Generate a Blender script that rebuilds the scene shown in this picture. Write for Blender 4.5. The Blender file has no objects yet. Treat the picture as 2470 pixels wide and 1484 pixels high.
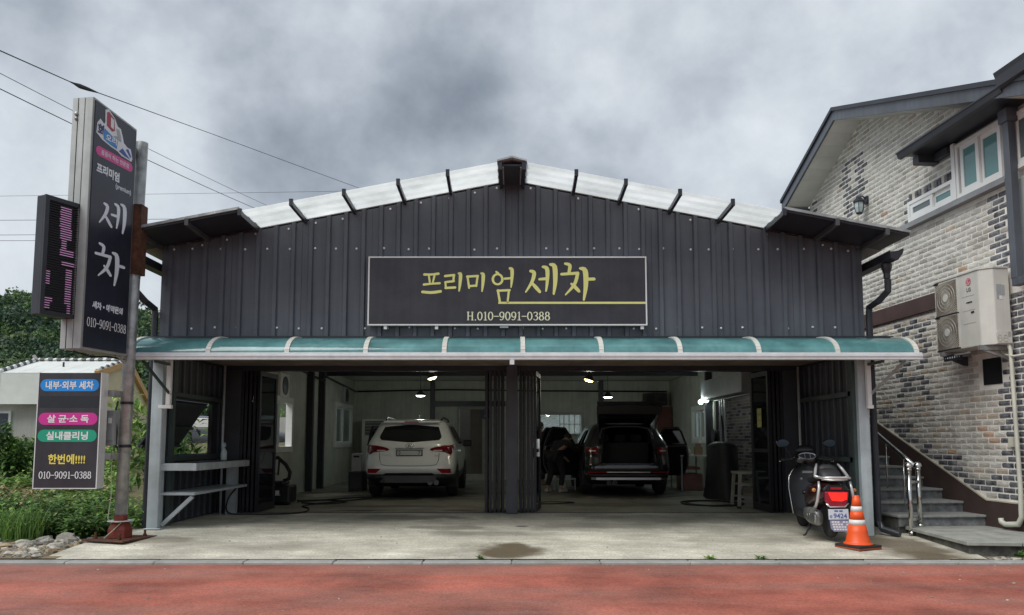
import bpy, bmesh, math, random
from mathutils import Vector, Matrix
from mathutils.geometry import tessellate_polygon
R = math.radians
PI = math.pi
rnd = random.Random(7)
SC = bpy.context.scene
COL = SC.collection

# ------------------------------------------------------------------ camera, sky, sun, exposure
HC = 1.18                                  # lens height above the garage floor (z = 0)
cam_d = bpy.data.cameras.new("camera")
cam = bpy.data.objects.new("camera", cam_d)
COL.objects.link(cam)
cam_d.sensor_fit = 'HORIZONTAL'
cam_d.sensor_width = 36.0
cam_d.lens = 1855.0 / 2470.0 * 36.0
cam_d.shift_y = 0.0611
cam_d.clip_start = 0.05
cam_d.clip_end = 3000
cam.location = (0, 0, HC)
cam.rotation_euler = (R(90) + math.atan(172 / 1855.0), 0, 0)
SC.camera = cam

SC.view_settings.view_transform = 'Standard'
SC.view_settings.look = 'None'
SC.view_settings.exposure = 0.85
SC.view_settings.gamma = 1.0
SC.view_settings.use_curve_mapping = False

world = bpy.data.worlds.new("World")
SC.world = world
world.use_nodes = True
SUN_EL, SUN_AZ = R(52), R(232)


SKY_OFF = (1.37 * 3, 2.11 * 3, 0.77 * 3)


def build_sky():
    nt = world.node_tree
    nt.nodes.clear()
    N, L = nt.nodes.new, nt.links.new
    out = N("ShaderNodeOutputWorld")
    tc = N("ShaderNodeTexCoord")
    sep = N("ShaderNodeSeparateXYZ")
    L(tc.outputs["Generated"], sep.inputs[0])
    # cloud noise on the view direction, flattened a little
    cmb = N("ShaderNodeMapping")
    cmb.inputs["Scale"].default_value = (1.0, 1.0, 1.1)
    L(tc.outputs["Generated"], cmb.inputs[0])

    def noise(scale, detail, rough, dist, off):
        mp = N("ShaderNodeMapping")
        mp.inputs["Location"].default_value = off
        L(cmb.outputs[0], mp.inputs[0])
        n = N("ShaderNodeTexNoise")
        n.inputs["Scale"].default_value = scale
        n.inputs["Detail"].default_value = detail
        n.inputs["Roughness"].default_value = rough
        n.inputs["Distortion"].default_value = dist
        L(mp.outputs[0], n.inputs["Vector"])
        return n

    def ramp(src, stops):
        r = N("ShaderNodeValToRGB")
        e = r.color_ramp.elements
        while len(e) < len(stops):
            e.new(0.5)
        for el, (p, c) in zip(e, stops):
            el.position = p
            el.color = (*c, 1)
        L(src, r.inputs[0])
        return r
    base = noise(3.0, 6, 0.52, 0.0, SKY_OFF)
    fine = noise(8.0, 7, 0.62, 0.1, (0.4, 5.2, 2.0))
    cloud = ramp(base.outputs[0], [(0.32, (0.140, 0.161, 0.190)), (0.43, (0.235, 0.262, 0.295)), (0.53, (0.345, 0.373, 0.405)), (0.66, (0.425, 0.450, 0.475))])
    fr = ramp(fine.outputs[0], [(0.28, (0.84, 0.85, 0.87)), (0.72, (1.12, 1.12, 1.11))])
    mul = N("ShaderNodeMixRGB"); mul.blend_type = 'MULTIPLY'; mul.inputs[0].default_value = 1.0
    L(cloud.outputs[0], mul.inputs[1]); L(fr.outputs[0], mul.inputs[2])
    # thin pale band of cloud low over the hills
    hz = ramp(sep.outputs[2], [(0.0, (0.46, 0.475, 0.49)), (0.10, (0.37, 0.39, 0.42)), (0.40, (0.29, 0.315, 0.35))])
    hzf = ramp(sep.outputs[2], [(0.02, (0.70, 0.70, 0.70)), (0.30, (0.0, 0.0, 0.0))])
    mh = N("ShaderNodeMixRGB"); L(hzf.outputs[0], mh.inputs[0]); L(mul.outputs[0], mh.inputs[1]); L(hz.outputs[0], mh.inputs[2])
    bg1 = N("ShaderNodeBackground"); bg1.inputs[1].default_value = 1.0
    L(mh.outputs[0], bg1.inputs[0])
    sky = N("ShaderNodeTexSky")
    sky.sky_type = 'NISHITA'
    sky.sun_disc = False
    sky.sun_elevation = SUN_EL
    sky.sun_rotation = SUN_AZ
    bg2 = N("ShaderNodeBackground"); bg2.inputs[1].default_value = 0.07
    L(sky.outputs[0], bg2.inputs[0])
    mix = N("ShaderNodeMixShader"); mix.inputs[0].default_value = 0.93      # share of the sky under cloud
    L(bg2.outputs[0], mix.inputs[1]); L(bg1.outputs[0], mix.inputs[2])
    L(mix.outputs[0], out.inputs[0])


build_sky()
sun_d = bpy.data.lights.new("sun", 'SUN')
sun_d.energy = 1.5
sun_d.angle = R(40)
sun_d.color = (1.0, 0.985, 0.93)
sun = bpy.data.objects.new("sun", sun_d)
COL.objects.link(sun)
sun.rotation_euler = (R(90) - SUN_EL, 0, R(180) - SUN_AZ + R(0))
sun.location = (0, -10, 30)
SC.cycles.max_bounces = 8
SC.cycles.transparent_max_bounces = 16

# ------------------------------------------------------------------ materials
MATS = {}


def mat(name, col, rough=0.6, metal=0.0, var=0.12, scale=2.5, bump=0.0, bscale=60.0, rnd_var=0.0, spec=0.5, emit=None, estr=0.0,
        col2=None, coat=0.0, streak=0.0, alpha=1.0, trans=0.0):
    """procedural Principled material: base colour broken by two octaves of noise, optional second colour, streaks, fine relief"""
    if name in MATS:
        return MATS[name]
    m = bpy.data.materials.new(name)
    m.use_nodes = True
    nt = m.node_tree
    N, L = nt.nodes.new, nt.links.new
    b = nt.nodes["Principled BSDF"]
    b.inputs["Roughness"].default_value = rough
    b.inputs["Metallic"].default_value = metal
    b.inputs["Specular IOR Level"].default_value = spec
    b.inputs["Coat Weight"].default_value = coat
    b.inputs["Alpha"].default_value = alpha
    b.inputs["Transmission Weight"].default_value = trans
    geo = N("ShaderNodeNewGeometry")
    n = N("ShaderNodeTexNoise")
    n.inputs["Scale"].default_value = scale
    n.inputs["Detail"].default_value = 6
    n.inputs["Roughness"].default_value = 0.62
    L(geo.outputs["Position"], n.inputs["Vector"])
    rp = N("ShaderNodeValToRGB")
    e = rp.color_ramp.elements
    lo = [max(0, c * (1 - 1.6 * var)) for c in col]
    hi = [min(1, c * (1 + 1.4 * var)) for c in (col2 or col)]
    e[0].position, e[1].position = 0.32, 0.68
    e[0].color, e[1].color = (*lo, 1), (*hi, 1)
    L(n.outputs[0], rp.inputs[0])
    cur = rp.outputs[0]
    if streak > 0:
        mp = N("ShaderNodeMapping")
        mp.inputs["Scale"].default_value = (9, 9, 0.35)
        L(geo.outputs["Position"], mp.inputs[0])
        n2 = N("ShaderNodeTexNoise"); n2.inputs["Scale"].default_value = 1.6; n2.inputs["Detail"].default_value = 5
        L(mp.outputs[0], n2.inputs["Vector"])
        r2 = N("ShaderNodeMapRange")
        r2.inputs[1].default_value, r2.inputs[2].default_value = 0.3, 0.75
        r2.inputs[3].default_value, r2.inputs[4].default_value = 1 + streak, 1 - streak
        L(n2.outputs[0], r2.inputs[0])
        mm = N("ShaderNodeMixRGB"); mm.blend_type = 'MULTIPLY'; mm.inputs[0].default_value = 1
        L(cur, mm.inputs[1]); L(r2.outputs[0], mm.inputs[2])
        cur = mm.outputs[0]
    if rnd_var > 0:
        oi = N("ShaderNodeObjectInfo")
        r3 = N("ShaderNodeMapRange")
        r3.inputs[3].default_value, r3.inputs[4].default_value = 1 - rnd_var, 1 + rnd_var
        L(oi.outputs["Random"], r3.inputs[0])
        m3 = N("ShaderNodeMixRGB"); m3.blend_type = 'MULTIPLY'; m3.inputs[0].default_value = 1
        L(cur, m3.inputs[1]); L(r3.outputs[0], m3.inputs[2])
        cur = m3.outputs[0]
    L(cur, b.inputs["Base Color"])
    if emit:
        b.inputs["Emission Color"].default_value = (*emit, 1)
        b.inputs["Emission Strength"].default_value = estr
    if bump > 0:
        nb = N("ShaderNodeTexNoise"); nb.inputs["Scale"].default_value = bscale; nb.inputs["Detail"].default_value = 4
        L(geo.outputs["Position"], nb.inputs["Vector"])
        bp = N("ShaderNodeBump"); bp.inputs["Strength"].default_value = bump; bp.inputs["Distance"].default_value = 0.02
        L(nb.outputs[0], bp.inputs["Height"])
        L(bp.outputs[0], b.inputs["Normal"])
    MATS[name] = m
    return m


def glass(name, tint, rough=0.03, clear=0.5, glossy_col=(0.9, 0.95, 1.0)):
    """window pane: part see-through tint, part mirror, by angle"""
    if name in MATS:
        return MATS[name]
    m = bpy.data.materials.new(name)
    m.use_nodes = True
    nt = m.node_tree
    nt.nodes.clear()
    N, L = nt.nodes.new, nt.links.new
    out = N("ShaderNodeOutputMaterial")
    tr = N("ShaderNodeBsdfTransparent"); tr.inputs[0].default_value = (*[0.35 + 0.65 * t for t in tint], 1)
    df = N("ShaderNodeBsdfDiffuse"); df.inputs[0].default_value = (*tint, 1)
    m1 = N("ShaderNodeMixShader"); m1.inputs[0].default_value = clear
    L(df.outputs[0], m1.inputs[1]); L(tr.outputs[0], m1.inputs[2])
    gl = N("ShaderNodeBsdfGlossy"); gl.inputs["Roughness"].default_value = rough; gl.inputs[0].default_value = (*glossy_col, 1)
    fr = N("ShaderNodeFresnel"); fr.inputs[0].default_value = 1.5
    m2 = N("ShaderNodeMixShader")
    L(fr.outputs[0], m2.inputs[0]); L(m1.outputs[0], m2.inputs[1]); L(gl.outputs[0], m2.inputs[2])
    L(m2.outputs[0], out.inputs[0])
    MATS[name] = m
    return m


def leafmat(name, col, var=0.3):
    if name in MATS:
        return MATS[name]
    m = mat(name, col, rough=0.5, var=var, scale=1.3, col2=tuple(min(1, c * 1.25) for c in col), spec=0.35)
    nt = m.node_tree
    N, L = nt.nodes.new, nt.links.new
    b = nt.nodes["Principled BSDF"]
    out = nt.nodes["Material Output"]
    t = N("ShaderNodeBsdfTranslucent")
    src = b.inputs["Base Color"].links[0].from_socket
    L(src, t.inputs[0])
    mx = N("ShaderNodeMixShader"); mx.inputs[0].default_value = 0.3
    L(b.outputs[0], mx.inputs[1]); L(t.outputs[0], mx.inputs[2])
    L(mx.outputs[0], out.inputs[0])
    return m


def emat(name, col, strength):
    if name in MATS:
        return MATS[name]
    m = bpy.data.materials.new(name)
    m.use_nodes = True
    b = m.node_tree.nodes["Principled BSDF"]
    b.inputs["Base Color"].default_value = (*col, 1)
    b.inputs["Emission Color"].default_value = (*col, 1)
    b.inputs["Emission Strength"].default_value = strength
    MATS[name] = m
    return m


# ------------------------------------------------------------------ mesh collector
class MB:
    def __init__(s):
        s.v, s.f, s.mi = [], [], []
        s.cur = 0

    def add(s, verts, faces):
        o = len(s.v)
        s.v.extend([tuple(p) for p in verts])
        for f in faces:
            s.f.append([o + i for i in f])
            s.mi.append(s.cur)
        return s

    def box(s, a, b):
        x0, y0, z0 = a
        x1, y1, z1 = b
        x0, x1 = min(x0, x1), max(x0, x1); y0, y1 = min(y0, y1), max(y0, y1); z0, z1 = min(z0, z1), max(z0, z1)
        return s.add([(x0, y0, z0), (x1, y0, z0), (x1, y1, z0), (x0, y1, z0), (x0, y0, z1), (x1, y0, z1), (x1, y1, z1), (x0, y1, z1)],
                     [(0, 3, 2, 1), (4, 5, 6, 7), (0, 1, 5, 4), (1, 2, 6, 5), (2, 3, 7, 6), (3, 0, 4, 7)])

    def obox(s, c, ax, ay, az):
        c, ax, ay, az = Vector(c), Vector(ax), Vector(ay), Vector(az)
        vs = [c + ax * i + ay * j + az * k for k in (-1, 1) for j in (-1, 1) for i in (-1, 1)]
        return s.add(vs, [(0, 2, 3, 1), (4, 5, 7, 6), (0, 1, 5, 4), (1, 3, 7, 5), (3, 2, 6, 7), (2, 0, 4, 6)])

    def bar(s, p0, p1, w, h, up=(0, 0, 1)):
        """rectangular bar from p0 to p1; w across, h along 'up'"""
        p0, p1 = Vector(p0), Vector(p1)
        d = (p1 - p0)
        t = d.normalized()
        side = t.cross(Vector(up))
        if side.length < 1e-4:
            side = t.cross(Vector((1, 0, 0)))
        side.normalize()
        u = side.cross(t).normalized()
        return s.obox((p0 + p1) / 2, d / 2, side * (w / 2), u * (h / 2))

    def tube(s, path, r, n=8, cap=True, closed=False):
        pts = [Vector(p) for p in path]
        rr = r if isinstance(r, (list, tuple)) else [r] * len(pts)
        rings = []
        prev = None
        m = len(pts)
        for i, p in enumerate(pts):
            a = pts[(i - 1) % m] if (i > 0 or closed) else p
            b = pts[(i + 1) % m] if (i < m - 1 or closed) else p
            t = (b - a)
            if t.length < 1e-9:
                t = Vector((0, 0, 1))
            t.normalize()
            if prev is None:
                ref = Vector((0, 0, 1)) if abs(t.z) < 0.9 else Vector((1, 0, 0))
                x = t.cross(ref).normalized()
            else:
                x = (prev - t * prev.dot(t))
                if x.length < 1e-6:
                    x = t.orthogonal()
                x.normalize()
            prev = x
            y = t.cross(x)
            rings.append([p + (x * math.cos(2 * PI * k / n) + y * math.sin(2 * PI * k / n)) * rr[i] for k in range(n)])
        vs = [q for ring in rings for q in ring]
        fs = []
        for i in range(m - 1 if not closed else m):
            for k in range(n):
                i2 = (i + 1) % m
                fs.append((i * n + k, i * n + (k + 1) % n, i2 * n + (k + 1) % n, i2 * n + k))
        if cap and not closed:
            fs.append(tuple(range(n - 1, -1, -1)))
            fs.append(tuple((m - 1) * n + k for k in range(n)))
        return s.add(vs, fs)

    def lathe(s, prof, c=(0, 0, 0), n=20, axis='z'):
        """profile of (radius, height) spun round an axis through c"""
        vs, fs = [], []
        for (r, h) in prof:
            for k in range(n):
                a = 2 * PI * k / n
                p = (r * math.cos(a), r * math.sin(a), h)
                if axis == 'x':
                    p = (p[2], p[0], p[1])
                elif axis == 'y':
                    p = (p[0], p[2], p[1])
                vs.append((c[0] + p[0], c[1] + p[1], c[2] + p[2]))
        for i in range(len(prof) - 1):
            for k in range(n):
                fs.append((i * n + k, i * n + (k + 1) % n, (i + 1) * n + (k + 1) % n, (i + 1) * n + k))
        fs.append(tuple(range(n - 1, -1, -1)))
        fs.append(tuple((len(prof) - 1) * n + k for k in range(n)))
        return s.add(vs, fs)

    def prism(s, poly, fn, d0, d1):
        """2-D polygon (a, b) extruded between depths; fn(a, b, d) -> point"""
        n = len(poly)
        vs = [fn(a, b, d0) for a, b in poly] + [fn(a, b, d1) for a, b in poly]
        tris = tessellate_polygon([[Vector((a, b, 0)) for a, b in poly]])
        fs = [tuple(t) for t in tris] + [tuple(n + i for i in reversed(t)) for t in tris]
        fs += [(i, (i + 1) % n, n + (i + 1) % n, n + i) for i in range(n)]
        return s.add(vs, fs)

    def poly(s, pts):
        return s.add(pts, [tuple(range(len(pts)))])

    def grid(s, fn, us, vs_):
        nu, nv = len(us), len(vs_)
        return s.add([fn(u, v) for v in vs_ for u in us],
                     [(j * nu + i, j * nu + i + 1, (j + 1) * nu + i + 1, (j + 1) * nu + i) for j in range(nv - 1) for i in range(nu - 1)])

    def blob(s, c, rx, ry, rz, n=8, m=6, jit=0.0, rg=None):
        rg = rg or rnd
        vs = []
        for j in range(1, m):
            th = PI * j / m
            for i in range(n):
                ph = 2 * PI * i / n
                k = 1 + rg.uniform(-jit, jit)
                vs.append((c[0] + rx * k * math.sin(th) * math.cos(ph), c[1] + ry * k * math.sin(th) * math.sin(ph), c[2] + rz * k * math.cos(th)))
        top, bot = len(vs), len(vs) + 1
        vs += [(c[0], c[1], c[2] + rz), (c[0], c[1], c[2] - rz)]
        fs = []
        for j in range(m - 2):
            for i in range(n):
                fs.append((j * n + i, (j + 1) * n + i, (j + 1) * n + (i + 1) % n, j * n + (i + 1) % n))
        for i in range(n):
            fs.append((top, i, (i + 1) % n))
            fs.append((bot, (m - 2) * n + (i + 1) % n, (m - 2) * n + i))
        return s.add(vs, fs)


ROOT = {}


def frame_of(parent):
    return ROOT.get(parent.name) if parent is not None else None


def build(mb, name, mats, parent=None, smooth=False, bevel=0.0, local=False, seg=2, fixn=True):
    """links the collected shape as ONE mesh object; vertices are in world space unless local (then in the thing's own frame)"""
    me = bpy.data.meshes.new(name)
    vs = mb.v
    fr = frame_of(parent)
    if fr and not local:
        loc, rz = fr
        c, s_ = math.cos(-rz), math.sin(-rz)
        vs = [((x - loc[0]) * c - (y - loc[1]) * s_, (x - loc[0]) * s_ + (y - loc[1]) * c, z - loc[2]) for x, y, z in vs]
    me.from_pydata(vs, [], mb.f)
    if fixn:
        bm = bmesh.new()
        bm.from_mesh(me)
        bmesh.ops.recalc_face_normals(bm, faces=bm.faces)
        bm.to_mesh(me)
        bm.free()
    ms = mats if isinstance(mats, (list, tuple)) else [mats]
    for m in ms:
        me.materials.append(m)
    if len(ms) > 1:
        me.polygons.foreach_set("material_index", mb.mi)
    if smooth:
        me.polygons.foreach_set("use_smooth", [True] * len(me.polygons))
    me.update()
    o = bpy.data.objects.new(name, me)
    COL.objects.link(o)
    if parent is not None:
        o.parent = parent
        if fr:
            ROOT[o.name] = fr
    if bevel > 0:
        md = o.modifiers.new("bevel", 'BEVEL')
        md.width = bevel
        md.segments = seg
        md.limit_method = 'ANGLE'
        md.angle_limit = R(35)
    return o


def tag(o, label=None, cat=None, group=None, kind=None):
    if label:
        o["label"] = label
    if cat:
        o["category"] = cat
    if group:
        o["group"] = group
    if kind:
        o["kind"] = kind
    return o


def thing(name, label, cat, loc=(0, 0, 0), rz=0.0, group=None):
    o = bpy.data.objects.new(name, None)
    COL.objects.link(o)
    o.empty_display_size = 0.2
    o.location = loc
    o.rotation_euler = (0, 0, rz)
    ROOT[o.name] = (tuple(loc), rz)
    return tag(o, label, cat, group)


def holder(name, parent):
    """a part that only gathers its pieces"""
    o = bpy.data.objects.new(name, None)
    COL.objects.link(o)
    o.parent = parent
    ROOT[o.name] = ROOT[parent.name]
    return o


def solo(mb, name, mats, label, cat, group=None, **kw):
    """a thing that is one mesh, its origin moved to its base"""
    xs = [p[0] for p in mb.v]; ys = [p[1] for p in mb.v]; zs = [p[2] for p in mb.v]
    loc = ((min(xs) + max(xs)) / 2, (min(ys) + max(ys)) / 2, min(zs))
    mb.v = [(x - loc[0], y - loc[1], z - loc[2]) for x, y, z in mb.v]
    o = build(mb, name, mats, None, **kw)
    o.location = loc
    ROOT[o.name] = (loc, 0.0)
    return tag(o, label, cat, group)


def copy_tree(o, parent=None):
    c = o.copy()
    COL.objects.link(c)
    c.parent = parent
    if o.name in ROOT:
        ROOT[c.name] = ROOT[o.name]
    for ch in list(o.children):
        copy_tree(ch, c)
    return c


# ------------------------------------------------------------------ lettering
def text_mb(body, size, bold=0.0):
    """outline of a line of type as a flat mesh in x (along) and y (up), centred; built with Blender's own typeface"""
    cu = bpy.data.curves.new("type", 'FONT')
    cu.body = body
    cu.size = size
    cu.align_x = 'CENTER'
    cu.align_y = 'CENTER'
    cu.offset = bold
    cu.resolution_u = 3
    o = bpy.data.objects.new("type", cu)
    COL.objects.link(o)
    dg = bpy.context.evaluated_depsgraph_get()
    me = bpy.data.meshes.new_from_object(o.evaluated_get(dg))
    vs = [tuple(v.co) for v in me.vertices]
    fs = [tuple(p.vertices) for p in me.polygons]
    bpy.data.objects.remove(o)
    bpy.data.curves.remove(cu)
    bpy.data.meshes.remove(me)
    return vs, fs


def put_text(name, body, size, origin, ax, ay, material, parent, bold=0.0, width=None, height=None, lift=None):
    """type laid on a surface: origin = its centre, ax/ay = unit directions of its line and its height"""
    vs, fs = text_mb(body, size, bold)
    if not vs:
        return None
    x0, x1 = min(v[0] for v in vs), max(v[0] for v in vs)
    y0, y1 = min(v[1] for v in vs), max(v[1] for v in vs)
    kx = width / (x1 - x0) if width else 1
    ky = height / (y1 - y0) if height else kx if width else 1
    cx, cy = (x0 + x1) / 2, (y0 + y1) / 2
    ax, ay, o = Vector(ax), Vector(ay), Vector(origin)
    mb = MB()
    mb.add([o + ax * ((v[0] - cx) * kx) + ay * ((v[1] - cy) * ky) for v in vs], fs)
    return build(mb, name, material, parent, fixn=False)


def ribbon(mb, pts, fn, d, closed=False):
    """brush stroke: pts = (x, y, width); fn(x, y, depth) -> point; rounded ends"""
    n = len(pts)
    # a little smoothing: subdivide with Catmull-Rom
    if n > 2:
        q = []
        rng = range(n) if closed else range(n - 1)
        for i in rng:
            p0 = pts[(i - 1) % n] if (closed or i > 0) else pts[i]
            p1 = pts[i]; p2 = pts[(i + 1) % n]
            p3 = pts[(i + 2) % n] if (closed or i + 2 < n) else p2
            for t in (0, 0.25, 0.5, 0.75):
                q.append(tuple(0.5 * (2 * p1[k] + (p2[k] - p0[k]) * t + (2 * p0[k] - 5 * p1[k] + 4 * p2[k] - p3[k]) * t * t + (3 * p1[k] - p0[k] - 3 * p2[k] + p3[k]) * t ** 3) for k in range(3)))
        if not closed:
            q.append(pts[-1])
        pts = q
        n = len(pts)
    L_, R_ = [], []
    for i in range(n):
        a = pts[(i - 1) % n] if (closed or i > 0) else pts[i]
        b = pts[(i + 1) % n] if (closed or i < n - 1) else pts[i]
        tx, ty = b[0] - a[0], b[1] - a[1]
        l = math.hypot(tx, ty) or 1
        nx, ny = -ty / l, tx / l
        x, y, w = pts[i]
        L_.append((x + nx * w / 2, y + ny * w / 2)); R_.append((x - nx * w / 2, y - ny * w / 2))
    if closed:
        vs = [fn(x, y, d) for x, y in L_] + [fn(x, y, d) for x, y in R_]
        mb.add(vs, [(i, (i + 1) % n, n + (i + 1) % n, n + i) for i in range(n)])
        return
    def capp(i, j):
        x, y, w = pts[i]; x2, y2, _ = pts[j]
        a = math.atan2(y - y2, x - x2)
        return [(x + w / 2 * math.cos(a + t), y + w / 2 * math.sin(a + t)) for t in (-R(45), 0, R(45))]
    e0 = capp(0, 1); e1 = capp(n - 1, n - 2)
    vs = [fn(x, y, d) for x, y in L_] + [fn(x, y, d) for x, y in R_] + [fn(x, y, d) for x, y in e0] + [fn(x, y, d) for x, y in e1]
    fs = [(i, i + 1, n + i + 1, n + i) for i in range(n - 1)]
    fs.append((0, 2 * n + 0, 2 * n + 1, 2 * n + 2, n)[::1])
    fs.append((n - 1, 2 * n + 5, 2 * n + 4, 2 * n + 3, 2 * n - 1))
    mb.add(vs, fs)


def ell(cx, cy, rx, ry, wv, wh, n=14, a0=0, a1=360):
    full = abs(a1 - a0) >= 360
    out = []
    for i in range(n if full else n + 1):
        a = R(a0 + (a1 - a0) * i / n)
        c = abs(math.cos(a))
        out.append((cx + rx * math.cos(a), cy + ry * math.sin(a), wh + (wv - wh) * c))
    return out


# digits of a serif phone number, each in a cell 0.62 wide and 1 high (y up)
DIG = {
    '0': (0.62, [('c', ell(.31, .5, .22, .45, .13, .075))]),
    '1': (0.50, [('o', [(.27, .95, .11), (.27, .05, .13)]), ('o', [(.12, .045, .07), (.42, .045, .07)]), ('o', [(.27, .95, .06), (.19, .88, .06), (.12, .84, .06)])]),
    '9': (0.62, [('c', ell(.31, .66, .21, .29, .12, .075)), ('o', [(.52, .66, .13), (.49, .38, .12), (.40, .15, .10), (.25, .06, .08), (.14, .10, .10)])]),
    '3': (0.60, [('o', [(.12, .84, .10), (.25, .94, .07), (.42, .90, .10), (.48, .75, .12), (.40, .58, .10), (.27, .53, .07)]),
                 ('o', [(.27, .53, .07), (.44, .47, .11), (.51, .28, .13), (.42, .10, .10), (.25, .05, .07), (.11, .15, .10)])]),
    '8': (0.62, [('c', ell(.31, .74, .17, .21, .12, .07)), ('c', ell(.31, .28, .21, .24, .13, .07))]),
    '-': (0.56, [('o', [(.05, .47, .09), (.51, .47, .09)])]),
    '.': (0.30, [('o', [(.13, .06, .13), (.16, .06, .13)])]),
    'H': (0.80, [('o', [(.18, .95, .13), (.18, .05, .13)]), ('o', [(.62, .95, .13), (.62, .05, .13)]), ('o', [(.18, .5, .07), (.62, .5, .07)]),
                 ('o', [(.07, .95, .06), (.29, .95, .06)]), ('o', [(.07, .05, .06), (.29, .05, .06)]), ('o', [(.51, .95, .06), (.73, .95, .06)]), ('o', [(.51, .05, .06), (.73, .05, .06)])]),
}


def put_digits(name, s, centre, ax, ay, width, height, material, parent):
    adv = sum(DIG[c][0] for c in s)
    k = width / adv
    ax, ay, c0 = Vector(ax), Vector(ay), Vector(centre)
    nrm = ax.cross(ay)
    mb = MB()
    x = -width / 2
    d = 0
    for ch in s:
        w, st = DIG[ch]
        for kind, pts in st:
            d += 1
            ribbon(mb, pts, lambda a, b, dd, x=x: c0 + ax * (x + a * k) + ay * ((b - 0.5) * height) + nrm * dd, 0.00025 * (d % 4), closed=(kind == 'c'))
        x += w * k
    return build(mb, name, material, parent, fixn=False)


# brush strokes of the hand-lettered shop name (sketch units, y down)
BRUSH = {
    'peu': [[(565, 226, 17), (618, 226, 14), (672, 220, 17)], [(600, 236, 14), (607, 286, 12)], [(642, 236, 14), (630, 286, 12)], [(562, 302, 16), (620, 296, 13), (682, 292, 15)], [(552, 357, 18), (620, 362, 19), (690, 353, 18)]],
    'ri': [[(722, 238, 16), (792, 230, 15)], [(790, 230, 16), (786, 272, 13)], [(790, 276, 15), (724, 284, 14)], [(726, 284, 14), (729, 328, 13)], [(727, 328, 16), (800, 324, 16)], [(826, 218, 14), (840, 228, 24), (836, 300, 19), (830, 350, 10)]],
    'mi': [[(893, 240, 14), (906, 326, 14)], [(890, 242, 15), (972, 237, 15)], [(970, 238, 15), (960, 314, 13)], [(906, 314, 14), (962, 310, 14)], [(998, 218, 14), (1013, 230, 24), (1010, 300, 19), (1004, 352, 10)]],
    'eom': [('c', ell(1122, 262, 36, 38, 16, 13, 16)), [(1112, 206, 14), (1126, 218, 16)], [(1216, 180, 18), (1232, 194, 24), (1230, 270, 18), (1224, 322, 9)], [(1176, 258, 15), (1222, 254, 15)],
            [(1124, 345, 15), (1140, 434, 15)], [(1122, 348, 15), (1214, 344, 15)], [(1208, 346, 15), (1198, 434, 13)]],
    'se': [[(1372, 200, 18), (1400, 214, 26), (1384, 280, 22), (1336, 358, 10)], [(1378, 284, 14), (1412, 322, 24), (1442, 356, 20)], [(1440, 262, 16), (1488, 258, 20)], [(1466, 168, 16), (1498, 184, 28), (1500, 270, 22), (1490, 350, 12)], [(1522, 150, 16), (1556, 168, 32), (1560, 280, 28), (1548, 372, 14)]],
    'cha': [[(1636, 144, 16), (1672, 158, 24), (1664, 214, 20)], [(1608, 224, 18), (1732, 216, 20)], [(1732, 216, 22), (1706, 300, 22), (1638, 378, 10)], [(1682, 296, 14), (1712, 322, 24), (1740, 352, 20)], [(1750, 180, 16), (1788, 198, 34), (1792, 310, 30), (1776, 416, 14)], [(1800, 262, 20), (1856, 260, 20)]],
}


def brush(mb, key, fn, d0=0.0):
    for i, st in enumerate(BRUSH[key]):
        closed = st[0] == 'c'
        st = ('c', [(a, b, w * 1.14) for a, b, w in st[1]]) if closed else [(a, b, w * 1.14) for a, b, w in st]
        ribbon(mb, st[1] if closed else st, fn, d0 + 0.0004 * (i % 5), closed)


# ------------------------------------------------------------------ shared palette
M_CLAD = mat('charcoal_cladding_paint', (0.081, 0.091, 0.111), rough=0.42, var=0.13, scale=1.1, bump=0.22, bscale=5, streak=0.17)
M_CLADIN = mat('dark_cladding_back', (0.036, 0.040, 0.050), rough=0.5, var=0.15, scale=2)
M_TRIM = mat('near_black_trim_paint', (0.022, 0.025, 0.034), rough=0.40, var=0.15)
M_STEEL = mat('grey_painted_steel', (0.36, 0.40, 0.42), rough=0.45, var=0.12, scale=4, streak=0.12)
M_GALV = mat('galvanised_steel', (0.36, 0.37, 0.37), rough=0.45, metal=0.55, var=0.22, scale=7, streak=0.10)
M_ALU = mat('brushed_aluminium', (0.72, 0.73, 0.74), rough=0.35, metal=0.35, var=0.06, streak=0.05)
M_ALUP = mat('aged_aluminium_casing', (0.38, 0.40, 0.395), rough=0.5, metal=0.3, var=0.10, scale=3, streak=0.12)
M_WHITE = mat('white_vinyl_frame', (0.74, 0.75, 0.74), rough=0.35, var=0.04)
M_CHROME = mat('polished_chrome', (0.80, 0.80, 0.80), rough=0.10, metal=1.0, var=0.03)
M_DOORF = mat('black_door_frame', (0.010, 0.011, 0.016), rough=0.5, var=0.15)
M_RUBBER = mat('black_rubber', (0.016, 0.016, 0.017), rough=0.75, var=0.2)
M_BLKPL = mat('black_plastic', (0.012, 0.012, 0.014), rough=0.45, var=0.15)
M_RUST = mat('rusty_steel', (0.10, 0.040, 0.022), rough=0.85, var=0.35, scale=9, bump=0.3)
M_SCREW = mat('bright_screw_cap', (0.78, 0.79, 0.80), rough=0.35, metal=0.3, var=0.03)


# ================================================================== THE SETTING
YF, YD, YB = 10.8, 12.95, 24.0            # facade front, door line, back wall of the car wash
YK = 8.93                                  # back of the kerb
ZR, ZK = -0.19, -0.162                     # road, kerb top


def forecourt_z(x, y):
    """concrete falls from the doors to the kerb and a little to the right"""
    t = min(1, max(0, (x + 5.0) / 10.0))
    zf = -0.012 - 0.092 * t                # at the facade line
    if y >= YF:
        return zf * max(0, (YD - 0.15 - y)) / (YD - 0.15 - YF)
    k = (YF - y) / (YF - YK)
    return zf + (-0.158 - zf) * k


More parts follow.
